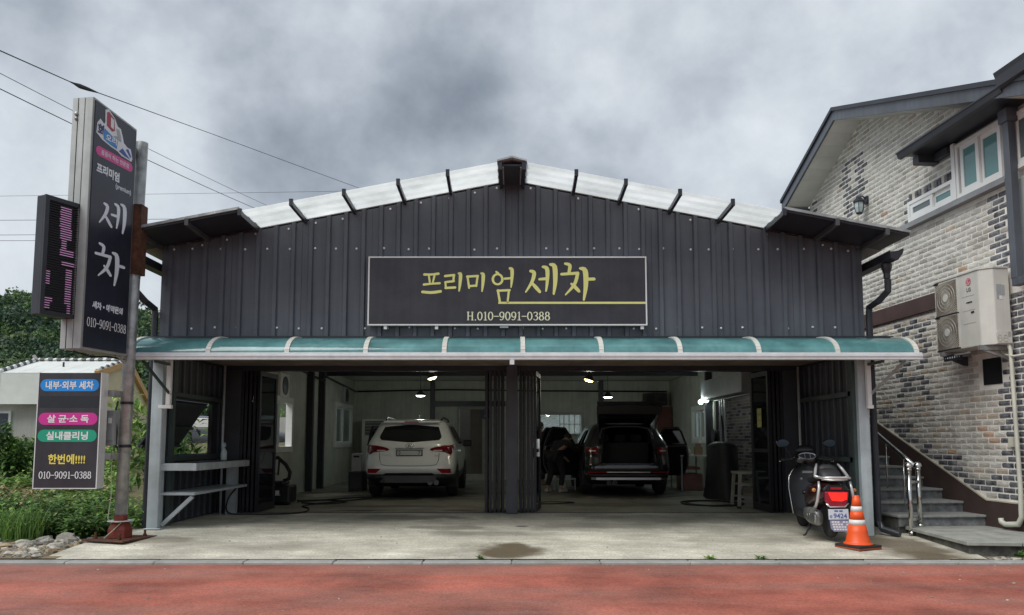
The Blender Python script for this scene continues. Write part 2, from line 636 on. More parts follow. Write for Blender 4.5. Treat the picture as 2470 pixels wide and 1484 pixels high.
def concrete(name, col, col2, rough, spots=(), wet=0.0, scale=1.1, lines=0.25):
    m = mat(name, col, rough=rough, var=0.16, scale=scale, col2=col2, bump=0.25, bscale=90)
    nt = m.node_tree
    N, L = nt.nodes.new, nt.links.new
    b = nt.nodes["Principled BSDF"]
    cur = b.inputs["Base Color"].links[0].from_socket
    geo = [n for n in nt.nodes if n.type == 'NEW_GEOMETRY'][0]
    # broom and tyre marks drawn out sideways
    mp = N("ShaderNodeMapping"); mp.inputs["Scale"].default_value = (0.7, 3.2, 1); mp.inputs["Rotation"].default_value = (0, 0, R(12))
    L(geo.outputs["Position"], mp.inputs[0])
    n2 = N("ShaderNodeTexNoise"); n2.inputs["Scale"].default_value = 1.7; n2.inputs["Detail"].default_value = 8; n2.inputs["Roughness"].default_value = 0.7
    L(mp.outputs[0], n2.inputs["Vector"])
    mr = N("ShaderNodeMapRange"); mr.inputs[1].default_value = 0.3; mr.inputs[2].default_value = 0.7
    mr.inputs[3].default_value = 1 - lines; mr.inputs[4].default_value = 1 + lines * 0.7
    L(n2.outputs[0], mr.inputs[0])
    mu = N("ShaderNodeMixRGB"); mu.blend_type = 'MULTIPLY'; mu.inputs[0].default_value = 1
    L(cur, mu.inputs[1]); L(mr.outputs[0], mu.inputs[2])
    cur = mu.outputs[0]
    # fine speckle
    n3 = N("ShaderNodeTexNoise"); n3.inputs["Scale"].default_value = 38; n3.inputs["Detail"].default_value = 3
    L(geo.outputs["Position"], n3.inputs["Vector"])
    m3 = N("ShaderNodeMapRange"); m3.inputs[1].default_value = 0.3; m3.inputs[2].default_value = 0.7; m3.inputs[3].default_value = 0.76; m3.inputs[4].default_value = 1.16
    L(n3.outputs[0], m3.inputs[0])
    mu3 = N("ShaderNodeMixRGB"); mu3.blend_type = 'MULTIPLY'; mu3.inputs[0].default_value = 1
    L(cur, mu3.inputs[1]); L(m3.outputs[0], mu3.inputs[2])
    cur = mu3.outputs[0]
    nw = N("ShaderNodeTexNoise"); nw.inputs["Scale"].default_value = 2.6; nw.inputs["Detail"].default_value = 6
    L(geo.outputs["Position"], nw.inputs["Vector"])
    for (cx, cy, rx, ry, colr, amt) in spots:      # stains and darker patches blended into the slab colour
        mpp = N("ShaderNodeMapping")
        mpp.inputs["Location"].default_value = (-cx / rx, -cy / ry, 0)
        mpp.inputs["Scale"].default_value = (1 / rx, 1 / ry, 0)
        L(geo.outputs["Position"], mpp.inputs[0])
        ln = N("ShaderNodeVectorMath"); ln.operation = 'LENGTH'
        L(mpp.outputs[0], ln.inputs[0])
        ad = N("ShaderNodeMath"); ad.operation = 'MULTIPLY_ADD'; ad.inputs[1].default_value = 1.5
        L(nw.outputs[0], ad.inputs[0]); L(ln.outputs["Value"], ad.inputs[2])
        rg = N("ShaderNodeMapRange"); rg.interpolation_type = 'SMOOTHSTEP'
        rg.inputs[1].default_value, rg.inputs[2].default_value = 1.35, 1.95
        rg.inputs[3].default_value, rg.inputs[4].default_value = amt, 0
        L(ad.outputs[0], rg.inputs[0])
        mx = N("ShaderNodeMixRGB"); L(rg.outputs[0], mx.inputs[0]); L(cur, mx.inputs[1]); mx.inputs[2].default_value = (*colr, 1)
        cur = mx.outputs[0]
    L(cur, b.inputs["Base Color"])
    return m


BROWN = (0.085, 0.058, 0.026)
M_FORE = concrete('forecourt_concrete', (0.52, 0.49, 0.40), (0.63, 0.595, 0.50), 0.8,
                  spots=[(0.0, 9.46, 0.40, 0.46, BROWN, 0.92), (4.98, 9.75, 0.42, 1.1, BROWN, 0.80), (4.75, 9.2, 0.5, 0.3, BROWN, 0.5), (4.4, 10.6, 0.55, 0.5, (0.12, 0.10, 0.07), 0.6),
                         (-4.6, 10.0, 0.55, 0.25, (0.2, 0.16, 0.1), 0.55), (-0.9, 11.1, 0.6, 0.22, (0.16, 0.15, 0.12), 0.6), (-1.6, 12.3, 0.9, 0.35, (0.12, 0.12, 0.10), 0.5),
                         (1.4, 11.4, 1.2, 0.3, (0.2, 0.19, 0.16), 0.5), (-2.4, 12.2, 1.8, 0.5, (0.17, 0.17, 0.145), 0.5), (2.6, 12.2, 1.6, 0.5, (0.17, 0.17, 0.145), 0.5), (-0.5, 10.6, 0.8, 0.18, (0.22, 0.21, 0.18), 0.5), (3.0, 10.2, 0.8, 0.2, (0.26, 0.245, 0.2), 0.5), (-2.8, 9.6, 0.9, 0.2, (0.27, 0.25, 0.2), 0.45), (-3.2, 11.6, 0.9, 0.3, (0.17, 0.17, 0.15), 0.45), (0.15, 11.3, 0.10, 0.06, (0.05, 0.045, 0.04), 0.8)])  # includes wide grey patches on the slab before both bays
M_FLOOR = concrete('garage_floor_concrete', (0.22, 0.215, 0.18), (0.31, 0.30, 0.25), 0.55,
                   spots=[(-2.2, 17.5, 1.6, 2.0, (0.025, 0.025, 0.024), 0.9), (2.5, 18.0, 1.6, 2.2, (0.025, 0.025, 0.024), 0.9), (-2.2, 14.2, 1.1, 0.25, (0.05, 0.045, 0.035), 0.7),  # first two: wide near-black patches where the cars stand
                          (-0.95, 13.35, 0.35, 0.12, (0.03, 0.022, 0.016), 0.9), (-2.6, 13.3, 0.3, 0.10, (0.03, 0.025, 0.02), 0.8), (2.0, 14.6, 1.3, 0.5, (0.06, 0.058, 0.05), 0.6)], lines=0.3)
M_ROAD = mat('red_road_surface', (0.335, 0.090, 0.062), rough=0.85, var=0.24, scale=0.9, col2=(0.41, 0.120, 0.084), bump=0.35, bscale=120)


def road_wear():
    nt = M_ROAD.node_tree
    N, L = nt.nodes.new, nt.links.new
    b = nt.nodes["Principled BSDF"]
    cur = b.inputs["Base Color"].links[0].from_socket
    geo = [n for n in nt.nodes if n.type == 'NEW_GEOMETRY'][0]
    mp = N("ShaderNodeMapping"); mp.inputs["Scale"].default_value = (0.28, 1.5, 1); mp.inputs["Location"].default_value = (2.7, 1.1, 0)
    L(geo.outputs["Position"], mp.inputs[0])
    n = N("ShaderNodeTexNoise"); n.inputs["Scale"].default_value = 1.5; n.inputs["Detail"].default_value = 7; n.inputs["Roughness"].default_value = 0.65
    L(mp.outputs[0], n.inputs["Vector"])
    r = N("ShaderNodeMapRange"); r.inputs[1].default_value = 0.42; r.inputs[2].default_value = 0.68; r.inputs[3].default_value = 0; r.inputs[4].default_value = 0.62
    L(n.outputs[0], r.inputs[0])
    mx = N("ShaderNodeMixRGB"); L(r.outputs[0], mx.inputs[0]); L(cur, mx.inputs[1]); mx.inputs[2].default_value = (0.31, 0.18, 0.148, 1)
    n2 = N("ShaderNodeTexNoise"); n2.inputs["Scale"].default_value = 55; n2.inputs["Detail"].default_value = 4; n2.inputs["Roughness"].default_value = 0.7
    L(geo.outputs["Position"], n2.inputs["Vector"])
    r2 = N("ShaderNodeMapRange"); r2.inputs[1].default_value = 0.3; r2.inputs[2].default_value = 0.72; r2.inputs[3].default_value = 0.58; r2.inputs[4].default_value = 1.36
    L(n2.outputs[0], r2.inputs[0])
    mu = N("ShaderNodeMixRGB"); mu.blend_type = 'MULTIPLY'; mu.inputs[0].default_value = 1
    L(mx.outputs[0], mu.inputs[1]); L(r2.outputs[0], mu.inputs[2])
    # dark scuffs drawn along the road
    mp3 = N("ShaderNodeMapping"); mp3.inputs["Scale"].default_value = (2.2, 11, 1)
    L(geo.outputs["Position"], mp3.inputs[0])
    n3 = N("ShaderNodeTexNoise"); n3.inputs["Scale"].default_value = 2.2; n3.inputs["Detail"].default_value = 5
    L(mp3.outputs[0], n3.inputs["Vector"])
    r3 = N("ShaderNodeMapRange"); r3.inputs[1].default_value = 0.62; r3.inputs[2].default_value = 0.78; r3.inputs[3].default_value = 0; r3.inputs[4].default_value = 0.6
    L(n3.outputs[0], r3.inputs[0])
    m3 = N("ShaderNodeMixRGB"); L(r3.outputs[0], m3.inputs[0]); L(mu.outputs[0], m3.inputs[1]); m3.inputs[2].default_value = (0.20, 0.08, 0.065, 1)
    # silt washed up along the kerb
    sp = N("ShaderNodeSeparateXYZ"); L(geo.outputs["Position"], sp.inputs[0])
    ad = N("ShaderNodeMath"); ad.operation = 'MULTIPLY_ADD'; ad.inputs[1].default_value = 0.9
    L(n.outputs[0], ad.inputs[0]); L(sp.outputs[1], ad.inputs[2])
    r4 = N("ShaderNodeMapRange"); r4.inputs[1].default_value = 8.95; r4.inputs[2].default_value = 9.28; r4.inputs[3].default_value = 0; r4.inputs[4].default_value = 0.75
    L(ad.outputs[0], r4.inputs[0])
    m4 = N("ShaderNodeMixRGB"); L(r4.outputs[0], m4.inputs[0]); L(m3.outputs[0], m4.inputs[1]); m4.inputs[2].default_value = (0.20, 0.125, 0.105, 1)
    L(m4.outputs[0], b.inputs["Base Color"])


road_wear()
M_EARTH = mat('dry_earth', (0.20, 0.155, 0.095), rough=0.95, var=0.30, scale=4, bump=0.6, bscale=30)
M_FIELD = mat('weedy_ground', (0.075, 0.085, 0.035), rough=0.95, var=0.35, scale=1.6, col2=(0.14, 0.12, 0.06), bump=0.6, bscale=20)
M_KERB = mat('kerb_stone', (0.31, 0.315, 0.30), rough=0.85, var=0.12, scale=6, bump=0.3, bscale=140, rnd_var=0.10)
M_TAR = mat('grey_asphalt', (0.055, 0.055, 0.056), rough=0.9, var=0.15, scale=3, bump=0.3, bscale=100)

mb = MB(); mb.box((-400, -400, -1.2), (400, 600, -0.42)); tag(build(mb, 'ground', M_FIELD), kind='structure')
mb = MB(); mb.grid(lambda x, y: (x, y, ZR), [-60, -20, -8, 0, 8, 20, 60], [0.6, 4, 8.76]); tag(build(mb, 'road', M_ROAD), kind='structure')
mb = MB(); mb.grid(lambda x, y: (x, y, ZR - 0.012), [-60, 0, 60], [-9, -4, 0.596]); tag(build(mb, 'far_lane', M_TAR), kind='structure')
kerb = holder_kerb = bpy.data.objects.new('kerb', None)
COL.objects.link(kerb)
ROOT['kerb'] = ((0, 0, 0), 0)
tag(kerb, kind='structure')
x = -14.0
while x < 14:
    w = 0.995
    mb = MB(); dz = rnd.uniform(-0.004, 0.003); dy = rnd.uniform(-0.006, 0.006)
    mb.box((x, 8.752 + dy, -0.5), (x + w + 0.002, YK + dy, ZK + dz))
    build(mb, 'kerb_stone', M_KERB, kerb, bevel=0.012, seg=1)
    x += 1.0

# concrete forecourt: one sheet from kerb to the door line, its outer edges cut as on site
fx = [-5.36, -5.0, -4, -3, -2, -1, 0, 1, 2, 3, 4, 5.0, 5.2, 5.42]
fy = [YK + 0.012, 9.2, 9.6, 10, 10.4, YF, 11.3, 11.9, 12.4, YD + 0.05]
mb = MB()


def fpt(x, y):
    k = x
    if x > 5.0:
        k = 5.0 + (x - 5.0) * (1.0 + 0.5 * max(0, min(1, (y - 8.9) / 0.9)))
    wob = 0.03 * math.sin(3.1 * y + x) if x in (-5.36,) else 0
    return (k + wob, y, forecourt_z(x, y))


mb.grid(fpt, fx, fy)
tag(build(mb, 'forecourt', M_FORE, smooth=True), kind='structure')
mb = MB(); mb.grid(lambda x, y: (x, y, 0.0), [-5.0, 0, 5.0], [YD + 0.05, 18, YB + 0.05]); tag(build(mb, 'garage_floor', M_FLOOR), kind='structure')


def bank_z(x, y):
    """the weedy lot left of the building climbs gently away from the road"""
    z = -0.20 + 0.02 * max(0, y - 8.9) + 0.085 * max(0, y - 10.6)
    z = min(z, 0.95) if y < 22 else min(z, 1.1)
    if x > -5.6:
        z = min(z, -0.16 + 0.03 * max(0, y - 9))
    return z + 0.04 * math.sin(1.7 * x + 0.6 * y) * min(1, max(0, (y - 9.0) / 2)) + 0.03 * math.sin(3.3 * y - x) * min(1, max(0, (y - 9.0) / 2))


mb = MB()
mb.grid(lambda x, y: (x, y, bank_z(x, y)), [-90, -60, -40, -30, -24, -20] + [-18 + 0.6 * i for i in range(21)] + [-5.25], [YK, 9.3, 9.7, 10.1, 10.5] + [10.6 + 0.8 * i for i in range(18)] + [28, 34, 42, 52])
tag(build(mb, 'weedy_lot', [M_FIELD], smooth=True), kind='structure')
mb = MB(); mb.grid(lambda x, y: (x, y, -0.150 + 0.028 * (y - 8.93)), [-12, -9, -7.5, -6.5, -5.9, -5.22], [YK + 0.002, 9.3, 9.8, 10.3]); tag(build(mb, 'bare_soil', M_EARTH, smooth=True), kind='structure')
mb = MB(); mb.grid(lambda x, y: (x, y, -0.175 + 0.01 * (y - 8.93)), [5.3, 6, 8, 14], [YK, 9.4, 11, 16, 26]); tag(build(mb, 'gravel_strip', M_EARTH), kind='structure')

# wooded hill
def hill_z(x, y):
    t = max(0, min(1, (y - 40) / 45))
    top = 11.6 + 1.3 * math.sin(x * 0.09 + 0.6) + 0.8 * math.sin(x * 0.23)
    return 0.7 + top * (t * t * (3 - 2 * t))


M_HILL = mat('hill_undergrowth', (0.020, 0.032, 0.014), rough=1.0, var=0.4, scale=0.3)
mb = MB(); mb.grid(lambda x, y: (x, y, hill_z(x, y)), [-150 + 6 * i for i in range(24)], [39 + 5 * i for i in range(16)]); tag(build(mb, 'hill', M_HILL, smooth=True), kind='structure')

# ================================================================== THE CAR WASH
HW = 5.0
APEX, EAVE = 4.90, 3.93
SL = (APEX - EAVE) / HW
wash = thing('car_wash_building', 'charcoal clad gabled car wash with two open bays and a white roof fringe', 'building', (0, YF, 0))


def clad_panel(x0, x1, zb, ztop, y, sgn=-1):
    """ribbed sheet between x0 and x1, ribs every 25 cm, top edge cut to the gable"""
    mb = MB()
    xs = []
    n = int(round((x1 - x0) / 0.25))
    for i in range(n):
        a = x0 + 0.25 * i
        for dx, d in ((0, 0), (0.086, 0), (0.100, 0.036), (0.150, 0.036), (0.164, 0)):
            xs.append((a + dx, d))
    xs.append((x1 - 0.004, 0))
    top = lambda x: ztop(x)
    vs = []
    for x_, d in xs:
        vs.append((x_, y + sgn * d, zb)); vs.append((x_, y + sgn * d, top(x_) + (0.012 if d > 0 else 0)))
    fs = [(2 * i, 2 * i + 2, 2 * i + 3, 2 * i + 1) for i in range(len(xs) - 1)]
    mb.add(vs, fs)
    return mb


gable = lambda x: APEX - abs(x) * SL
mb = MB()
mb.prism([(-HW, 2.40), (HW, 2.40), (HW, EAVE - 0.01), (0, APEX - 0.01), (-HW, EAVE - 0.01)], lambda a, b, d: (a, d, b), YF + 0.03, YF + 0.10)
facade = build(mb, 'facade', M_CLADIN, wash)
for i in range(10):
    x0 = -5.0 + i
    if x0 < 0 < x0 + 1:
        pass
    mb = clad_panel(x0, x0 + 1.0, 2.40, gable, YF)
    build(mb, 'cladding_panel', M_CLAD, facade)
# screw caps: two level rows and one along the gable edge
sc_me = None


def screw(p):
    global sc_me
    if sc_me is None:
        m_ = MB(); m_.lathe([(0.017, 0.0), (0.017, -0.006), (0.010, -0.012)], (0, 0, 0), 8, 'y')
        o = build(m_, 'screw', M_SCREW, facade, local=True)
        sc_me = o.data
    else:
        o = bpy.data.objects.new('screw', sc_me)
        COL.objects.link(o)
        o.parent = facade
    o.location = (p[0], p[1] - YF, p[2])


for i in range(30):
    xx = -4.86 + 0.335 * i
    if gable(xx) - 0.12 > 3.92 - 0.02:
        screw((xx + rnd.uniform(-0.05, 0.05), YF - 0.004, 3.92 + rnd.uniform(-0.012, 0.012)))
for i in range(32):
    xx = -4.87 + 0.314 * i
    screw((xx + rnd.uniform(-0.04, 0.04), YF - 0.004, 2.78 + rnd.uniform(-0.012, 0.012)))
for i in range(26):
    xx = -4.8 + 0.386 * i
    screw((xx + rnd.uniform(-0.06, 0.06), YF - 0.004, gable(xx) - 0.055 + rnd.uniform(-0.012, 0.012)))

# outer side walls, with the left one pierced by the hatch and three windows, the right one by a shutter opening and a window
LW_HOLES = [(11.30, 12.68, 0.99, 1.80), (15.60, 17.02, 1.04, 2.04), (21.3, 23.4, 1.10, 2.18)]
RW_HOLES = [(15.46, 18.65, 0.0, 2.15), (19.43, 20.75, 1.22, 2.02)]


def pierced(mb, x0, x1, y0, y1, z0, z1, holes):
    ys = sorted(y for y in ({y0, y1} | {h[0] for h in holes} | {h[1] for h in holes}) if y0 <= y <= y1)
    for a, b in zip(ys[:-1], ys[1:]):
        hs = [h for h in holes if h[0] <= a + 1e-6 and h[1] >= b - 1e-6]
        if hs:
            h = hs[0]
            if h[2] > z0 + 0.01:
                mb.box((x0, a, z0), (x1, b, h[2]))
            mb.box((x0, a, h[3]), (x1, b, z1))
        else:
            mb.box((x0, a, z0), (x1, b, z1))


M_INWALL = mat('off_white_sandwich_panel', (0.47, 0.49, 0.43), rough=0.55, var=0.10, scale=2, streak=0.12)
mb = MB(); pierced(mb, -HW, -HW + 0.06, YF + 0.11, YB, 0, EAVE - 0.03, LW_HOLES); build(mb, 'side_wall', M_CLADIN, wash)
mb = MB(); pierced(mb, HW - 0.06, HW, YF + 0.11, YB, 0, EAVE - 0.03, RW_HOLES); build(mb, 'side_wall', M_CLADIN, wash)
mb = MB(); pierced(mb, -HW + 0.062, -HW + 0.10, YD + 0.12, YB - 0.1, 0.002, 3.05, LW_HOLES); build(mb, 'inner_wall', M_INWALL, wash)
mb = MB(); pierced(mb, HW - 0.10, HW - 0.062, YD + 0.12, YB - 0.1, 0.002, 3.05, RW_HOLES); build(mb, 'inner_wall', M_INWALL, wash)
# back wall with its window and doorway
mb = MB()
xs = [-HW + 0.1, -1.62, -0.92, 0.72, 2.15, 4.0, 4.35, HW - 0.1]
for a, b in zip(xs[:-1], xs[1:]):
    if a == -1.62:
        mb.box((a, YB - 0.1, 2.18), (b, YB, 3.05))
    elif a == 0.72:
        mb.box((a, YB - 0.1, 0), (b, YB, 1.42)); mb.box((a, YB - 0.1, 2.0), (b, YB, 3.05))
    elif a == 4.0:
        mb.box((a, YB - 0.1, 0), (b, YB, 1.2)); mb.box((a, YB - 0.1, 2.2), (b, YB, 3.05))
    else:
        mb.box((a, YB - 0.1, 0), (b, YB, 3.05))
build(mb, 'back_wall', M_INWALL, wash)
mb = MB(); mb.prism([(-HW + 0.06, 3.05), (HW - 0.06, 3.05), (HW - 0.06, EAVE - 0.05), (0, APEX - 0.05), (-HW + 0.06, EAVE - 0.05)], lambda a, b, d: (a, d, b), YB - 0.06, YB); build(mb, 'back_gable', M_CLADIN, wash)
# ribs of the cladding that show inside the open porch
for sx in (-1, 1):
    for i in range(9):
        y = YF + 0.2 + 0.24 * i
        if sx < 0 and 11.2 < y < 12.75:
            for za, zb in ((0.02, 0.97), (1.83, 2.42)):
                mb = MB(); mb.box((sx * (HW - 0.061), y, za), (sx * (HW - 0.088), y + 0.045, zb)); build(mb, 'cladding_rib', M_CLAD, wash)
        else:
            mb = MB(); mb.box((sx * (HW - 0.061), y, 0.02), (sx * (HW - 0.088), y + 0.045, 2.42)); build(mb, 'cladding_rib', M_CLAD, wash)
M_GIRT = mat('dark_green_steel', (0.045, 0.065, 0.065), rough=0.5, var=0.15)
for z in (0.92, 1.86):
    mb = MB(); mb.box((HW - 0.17, YF + 0.16, z - 0.035), (HW - 0.089, YD, z + 0.035)); build(mb, 'girt', M_GIRT, wash)
mb = MB(); mb.box((-HW + 0.089, YF + 0.16, 0.90), (-HW + 0.15, YD, 0.975)); build(mb, 'girt', M_GIRT, wash)
mb = MB(); mb.box((-HW + 0.089, YF + 0.16, 1.83), (-HW + 0.15, YD, 1.89)); build(mb, 'girt', M_GIRT, wash)
for sx in (-1, 1):
    mb = MB(); mb.box((sx * (HW - 0.11), YF + 0.17, 0.01), (sx * (HW - 0.17), YF + 0.25, 2.42)); build(mb, 'post', M_GIRT, wash)
mb = MB(); mb.tube([(4.80, 12.86, 0.0), (4.80, 12.86, 2.43)], 0.022, 8); build(mb, 'conduit', M_STEEL, wash, smooth=True)
mb = MB(); mb.tube([(-4.76, 12.7, 0.0), (-4.76, 12.7, 2.43)], 0.020, 8); build(mb, 'conduit', M_STEEL, wash, smooth=True)

# front posts
mb = MB(); mb.box((-5.0, YF - 0.145, -0.02), (-4.845, YF + 0.008, 2.62)); mb.box((-5.03, YF - 0.17, -0.02), (-4.80, YF + 0.03, -0.002)); build(mb, 'front_post', mat('pale_blue_steel', (0.40, 0.455, 0.475), 0.45, var=0.12, streak=0.14), wash, bevel=0.008, seg=1)
mb = MB(); mb.box((4.805, YF - 0.145, -0.11), (4.950, YF + 0.008, 2.62)); build(mb, 'front_post', mat('pale_blue_steel', (0.50, 0.55, 0.57), 0.45, var=0.1, streak=0.1), wash, bevel=0.008, seg=1)
mb = MB(); mb.box((4.76, YF - 0.06, -0.10), (4.813, YF + 0.01, 2.42)); build(mb, 'corner_angle', M_GIRT, wash)

mb = MB(); mb.grid(lambda x, y: (x, y, 0.004), [-4.2, -2.3, -0.47], [YD + 0.09, 13.35, 13.62]); build(mb, 'threshold_strip', concrete('threshold_concrete', (0.27, 0.255, 0.205), (0.36, 0.34, 0.28), 0.7, spots=[(-0.95, 13.35, 0.35, 0.12, (0.03, 0.022, 0.016), 0.9), (-2.7, 13.3, 0.4, 0.12, (0.03, 0.025, 0.02), 0.85)]), wash)
# porch soffit of brown timber-look sheet, lintel, centre pillar, flank panels
M_SOFF = mat('weathered_board_soffit', (0.19, 0.165, 0.135), rough=0.75, var=0.25, scale=3)
for i in range(10):
    mb = MB(); mb.box((-4.88 + 0.976 * i + 0.004, YF + 0.105, 2.452), (-4.88 + 0.976 * (i + 1) - 0.004, YD - 0.02, 2.472)); build(mb, 'soffit_board', M_SOFF, wash)
mb = MB(); mb.box((-4.92, YD - 0.018, 2.365), (4.92, YD + 0.16, 2.60)); build(mb, 'lintel', M_TRIM, wash)
mb = MB(); mb.box((-0.095, YD - 0.19, 0), (0.095, YD + 0.06, 2.45)); build(mb, 'centre_pillar', mat('dark_pillar_paint', (0.050, 0.053, 0.064), 0.5, var=0.15, streak=0.12), wash, bevel=0.006, seg=1)
mb = MB(); mb.box((-4.90, YD - 0.012, 0), (-4.56, YD + 0.06, 2.364)); build(mb, 'flank_panel', M_CLADIN, wash)
mb = MB(); mb.box((4.56, YD - 0.012, 0), (4.90, YD + 0.06, 2.364)); build(mb, 'flank_panel', M_CLADIN, wash)
mb = MB(); mb.box((-4.5, YD - 0.05, -0.004), (-0.12, YD - 0.03, 0.006)); mb.box((0.12, YD - 0.05, -0.004), (4.5, YD - 0.03, 0.006)); build(mb, 'door_track', M_TRIM, wash)
M_DGL = glass('smoked_door_glass', (0.03, 0.035, 0.04), clear=0.6)


def leaf(x0, y0, x1, y1):
    """one leaf of a folding door: aluminium frame and a tall smoked pane"""
    d = Vector((x1 - x0, y1 - y0, 0)); l = d.length; d.normalize()
    p = Vector((x0, y0, 0.015))
    mb = MB()
    z1 = 2.35
    nrm = Vector((-d.y, d.x, 0))
    def strip(a, b, za, zb, th=0.044):
        c = p + d * ((a + b) / 2) + Vector((0, 0, (za + zb) / 2))
        mb.obox(c, d * ((b - a) / 2), nrm * (th / 2), Vector((0, 0, (zb - za) / 2)))
    strip(0, 0.06, 0, z1); strip(l - 0.06, l, 0, z1); strip(0.0601, l - 0.0601, 0, 0.12); strip(0.0601, l - 0.0601, z1 - 0.08, z1); strip(0.0601, l - 0.0601, 0.98, 1.04)
    o = build(mb, 'folding_door', M_DOORF, wash)
    g = MB()
    for za, zb in ((0.121, 0.979), (1.041, z1 - 0.081)):
        c = p + d * (l / 2) + Vector((0, 0, (za + zb) / 2))
        g.obox(c, d * (l / 2 - 0.061), nrm * 0.004, Vector((0, 0, (zb - za) / 2)))
    build(g, 'pane', M_DGL, o)
    return o


for i, (x0, fan) in enumerate([(-0.43, -0.00), (-0.36, -0.01), (-0.29, 0.01), (-0.22, 0.0), (-0.15, 0.0)]):
    leaf(x0, YD - 0.02, x0 + fan - 0.006 * i, YD + 0.70)
for i, (x0, fan) in enumerate([(0.15, 0.0), (0.21, 0.0), (0.27, 0.02), (0.33, 0.02), (0.385, 0.105)]):
    leaf(x0, YD - 0.02, x0 + fan, YD + 0.72)
for i, (x0, fan) in enumerate([(-4.53, 0.0), (-4.47, -0.0), (-4.40, 0.01), (-4.33, 0.03), (-4.26, 0.06)]):
    leaf(x0, YD - 0.02, x0 + fan, YD + 0.74)
for i, (x0, fan) in enumerate([(4.53, 0.0), (4.47, 0.0), (4.40, 0.0), (4.34, -0.02)]):
    leaf(x0, YD - 0.02, x0 + fan, YD + 0.72)
yel = leaf(4.30, YD - 0.10, 4.22, YD + 0.60)
mb = MB(); mb.box((0.455, YD + 0.42, 0.92), (0.475, YD + 0.44, 1.22)); build(mb, 'door_handle', M_CHROME, wash)
mb = MB(); mb.box((4.222, YD + 0.10, 1.42), (4.226, YD + 0.32, 1.74)); build(mb, 'yellow_notice', mat('yellow_paper', (0.45, 0.46, 0.16), 0.8, var=0.1), wash)
mb = MB(); mb.box((4.2205, YD + 0.12, 1.62), (4.2215, YD + 0.30, 1.66)); mb.box((4.2205, YD + 0.12, 1.52), (4.2215, YD + 0.26, 1.55)); build(mb, 'yellow_notice', mat('grey_print', (0.30, 0.31, 0.18), 0.8), wash)

# inside: ceiling sheets, purlins, columns
M_CEIL = mat('corrugated_ceiling_sheet', (0.66, 0.67, 0.64), rough=0.5, var=0.10, scale=2)
for i in range(11):
    y = YD + 0.17 + i * 0.99
    mb = MB(); mb.box((-4.90, y, 3.06), (4.90, y + 0.98, 3.09)); build(mb, 'ceiling_panel', M_CEIL, wash)
for y in (13.7, 15.5, 17.6, 20.2):
    mb = MB(); mb.box((-4.89, y, 2.90), (4.89, y + 0.07, 3.058)); build(mb, 'purlin', M_STEEL if y < 16 else M_TRIM, wash)
for (x_, y_) in ((-4.82, 18.4), (-4.82, 19.5), (4.82, 18.85), (-2.46, 23.82), (2.76, 23.82), (4.82, 15.2)):
    mb = MB(); mb.box((x_ - 0.07, y_ - 0.07, 0.001), (x_ + 0.07, y_ + 0.07, 3.055)); build(mb, 'column', M_TRIM, wash)
mb = MB(); mb.box((-2.39, 23.76, 2.26), (-0.2, 23.88, 2.42)); build(mb, 'rail', M_TRIM, wash)
mb = MB(); mb.tube([(-4.86, 14.0, 2.82), (-4.86, 18.2, 2.80), (-4.7, 19.0, 2.68), (-4.84, 19.9, 2.86), (-4.84, 23.8, 2.72)], 0.025, 6); build(mb, 'cable_run', M_BLKPL, wash, smooth=True)
mb = MB(); mb.tube([(-4.8, 23.84, 2.72), (-2, 23.84, 2.78), (1, 23.84, 2.74), (4.8, 23.84, 2.72)], 0.025, 6); build(mb, 'cable_run', M_BLKPL, wash, smooth=True)


def wall_window(x, y0, y1, z0, z1, sgn, open_from=None, clear='clear_pane'):
    """sliding window in a side wall: outer frame, sashes, panes"""
    f = MB()
    a, b = (x - 0.03, x + 0.11) if sgn < 0 else (x - 0.11, x + 0.03)
    t = 0.09
    f.box((a, y0 - t, z0 - t), (b, y1 + t, z0 + 0.03)); f.box((a, y0 - t, z1 - 0.03), (b, y1 + t, z1 + t))
    f.box((a, y0 - t, z0 + 0.03), (b, y0 + 0.03, z1 - 0.03)); f.box((a, y1 - 0.03, z0 + 0.03), (b, y1 + t, z1 - 0.03))
    w = build(f, 'window', M_WHITE, wash)
    mid = (y0 + y1) / 2
    for k, (s0, s1) in enumerate(((y0 + 0.03, mid + 0.03), (mid - 0.03, y1 - 0.03))):
        if open_from == k:
            s0, s1 = (mid + 0.15, y1 - 0.031) if k == 0 else (y0 + 0.031, mid - 0.15)
        xx = x + (0.02 + 0.035 * k) * (1 if sgn < 0 else -1)
        m_ = MB()
        for (p, q, r_, s_) in ((s0, s0 + 0.05, z0 + 0.031, z1 - 0.031), (s1 - 0.05, s1, z0 + 0.031, z1 - 0.031), (s0 + 0.0501, s1 - 0.0501, z0 + 0.031, z0 + 0.08), (s0 + 0.0501, s1 - 0.0501, z1 - 0.08, z1 - 0.031)):
            m_.box((xx - 0.014, p, r_), (xx + 0.014, q, s_))
        build(m_, 'sash', M_WHITE, w)
        g = MB(); g.box((xx - 0.003, s0 + 0.051, z0 + 0.081), (xx + 0.003, s1 - 0.051, z1 - 0.081)); build(g, 'pane', glass('clear_pane', (0.75, 0.85, 0.83), clear=0.9) if open_from is not None else glass('misted_pane', (0.75, 0.85, 0.82), clear=0.55), w)
    return w


wall_window(-4.96, 15.60, 17.02, 1.04, 2.04, -1, open_from=1)
wall_window(-4.96, 21.3, 23.4, 1.10, 2.18, -1)
wall_window(4.96, 19.43, 20.75, 1.22, 2.02, 1)
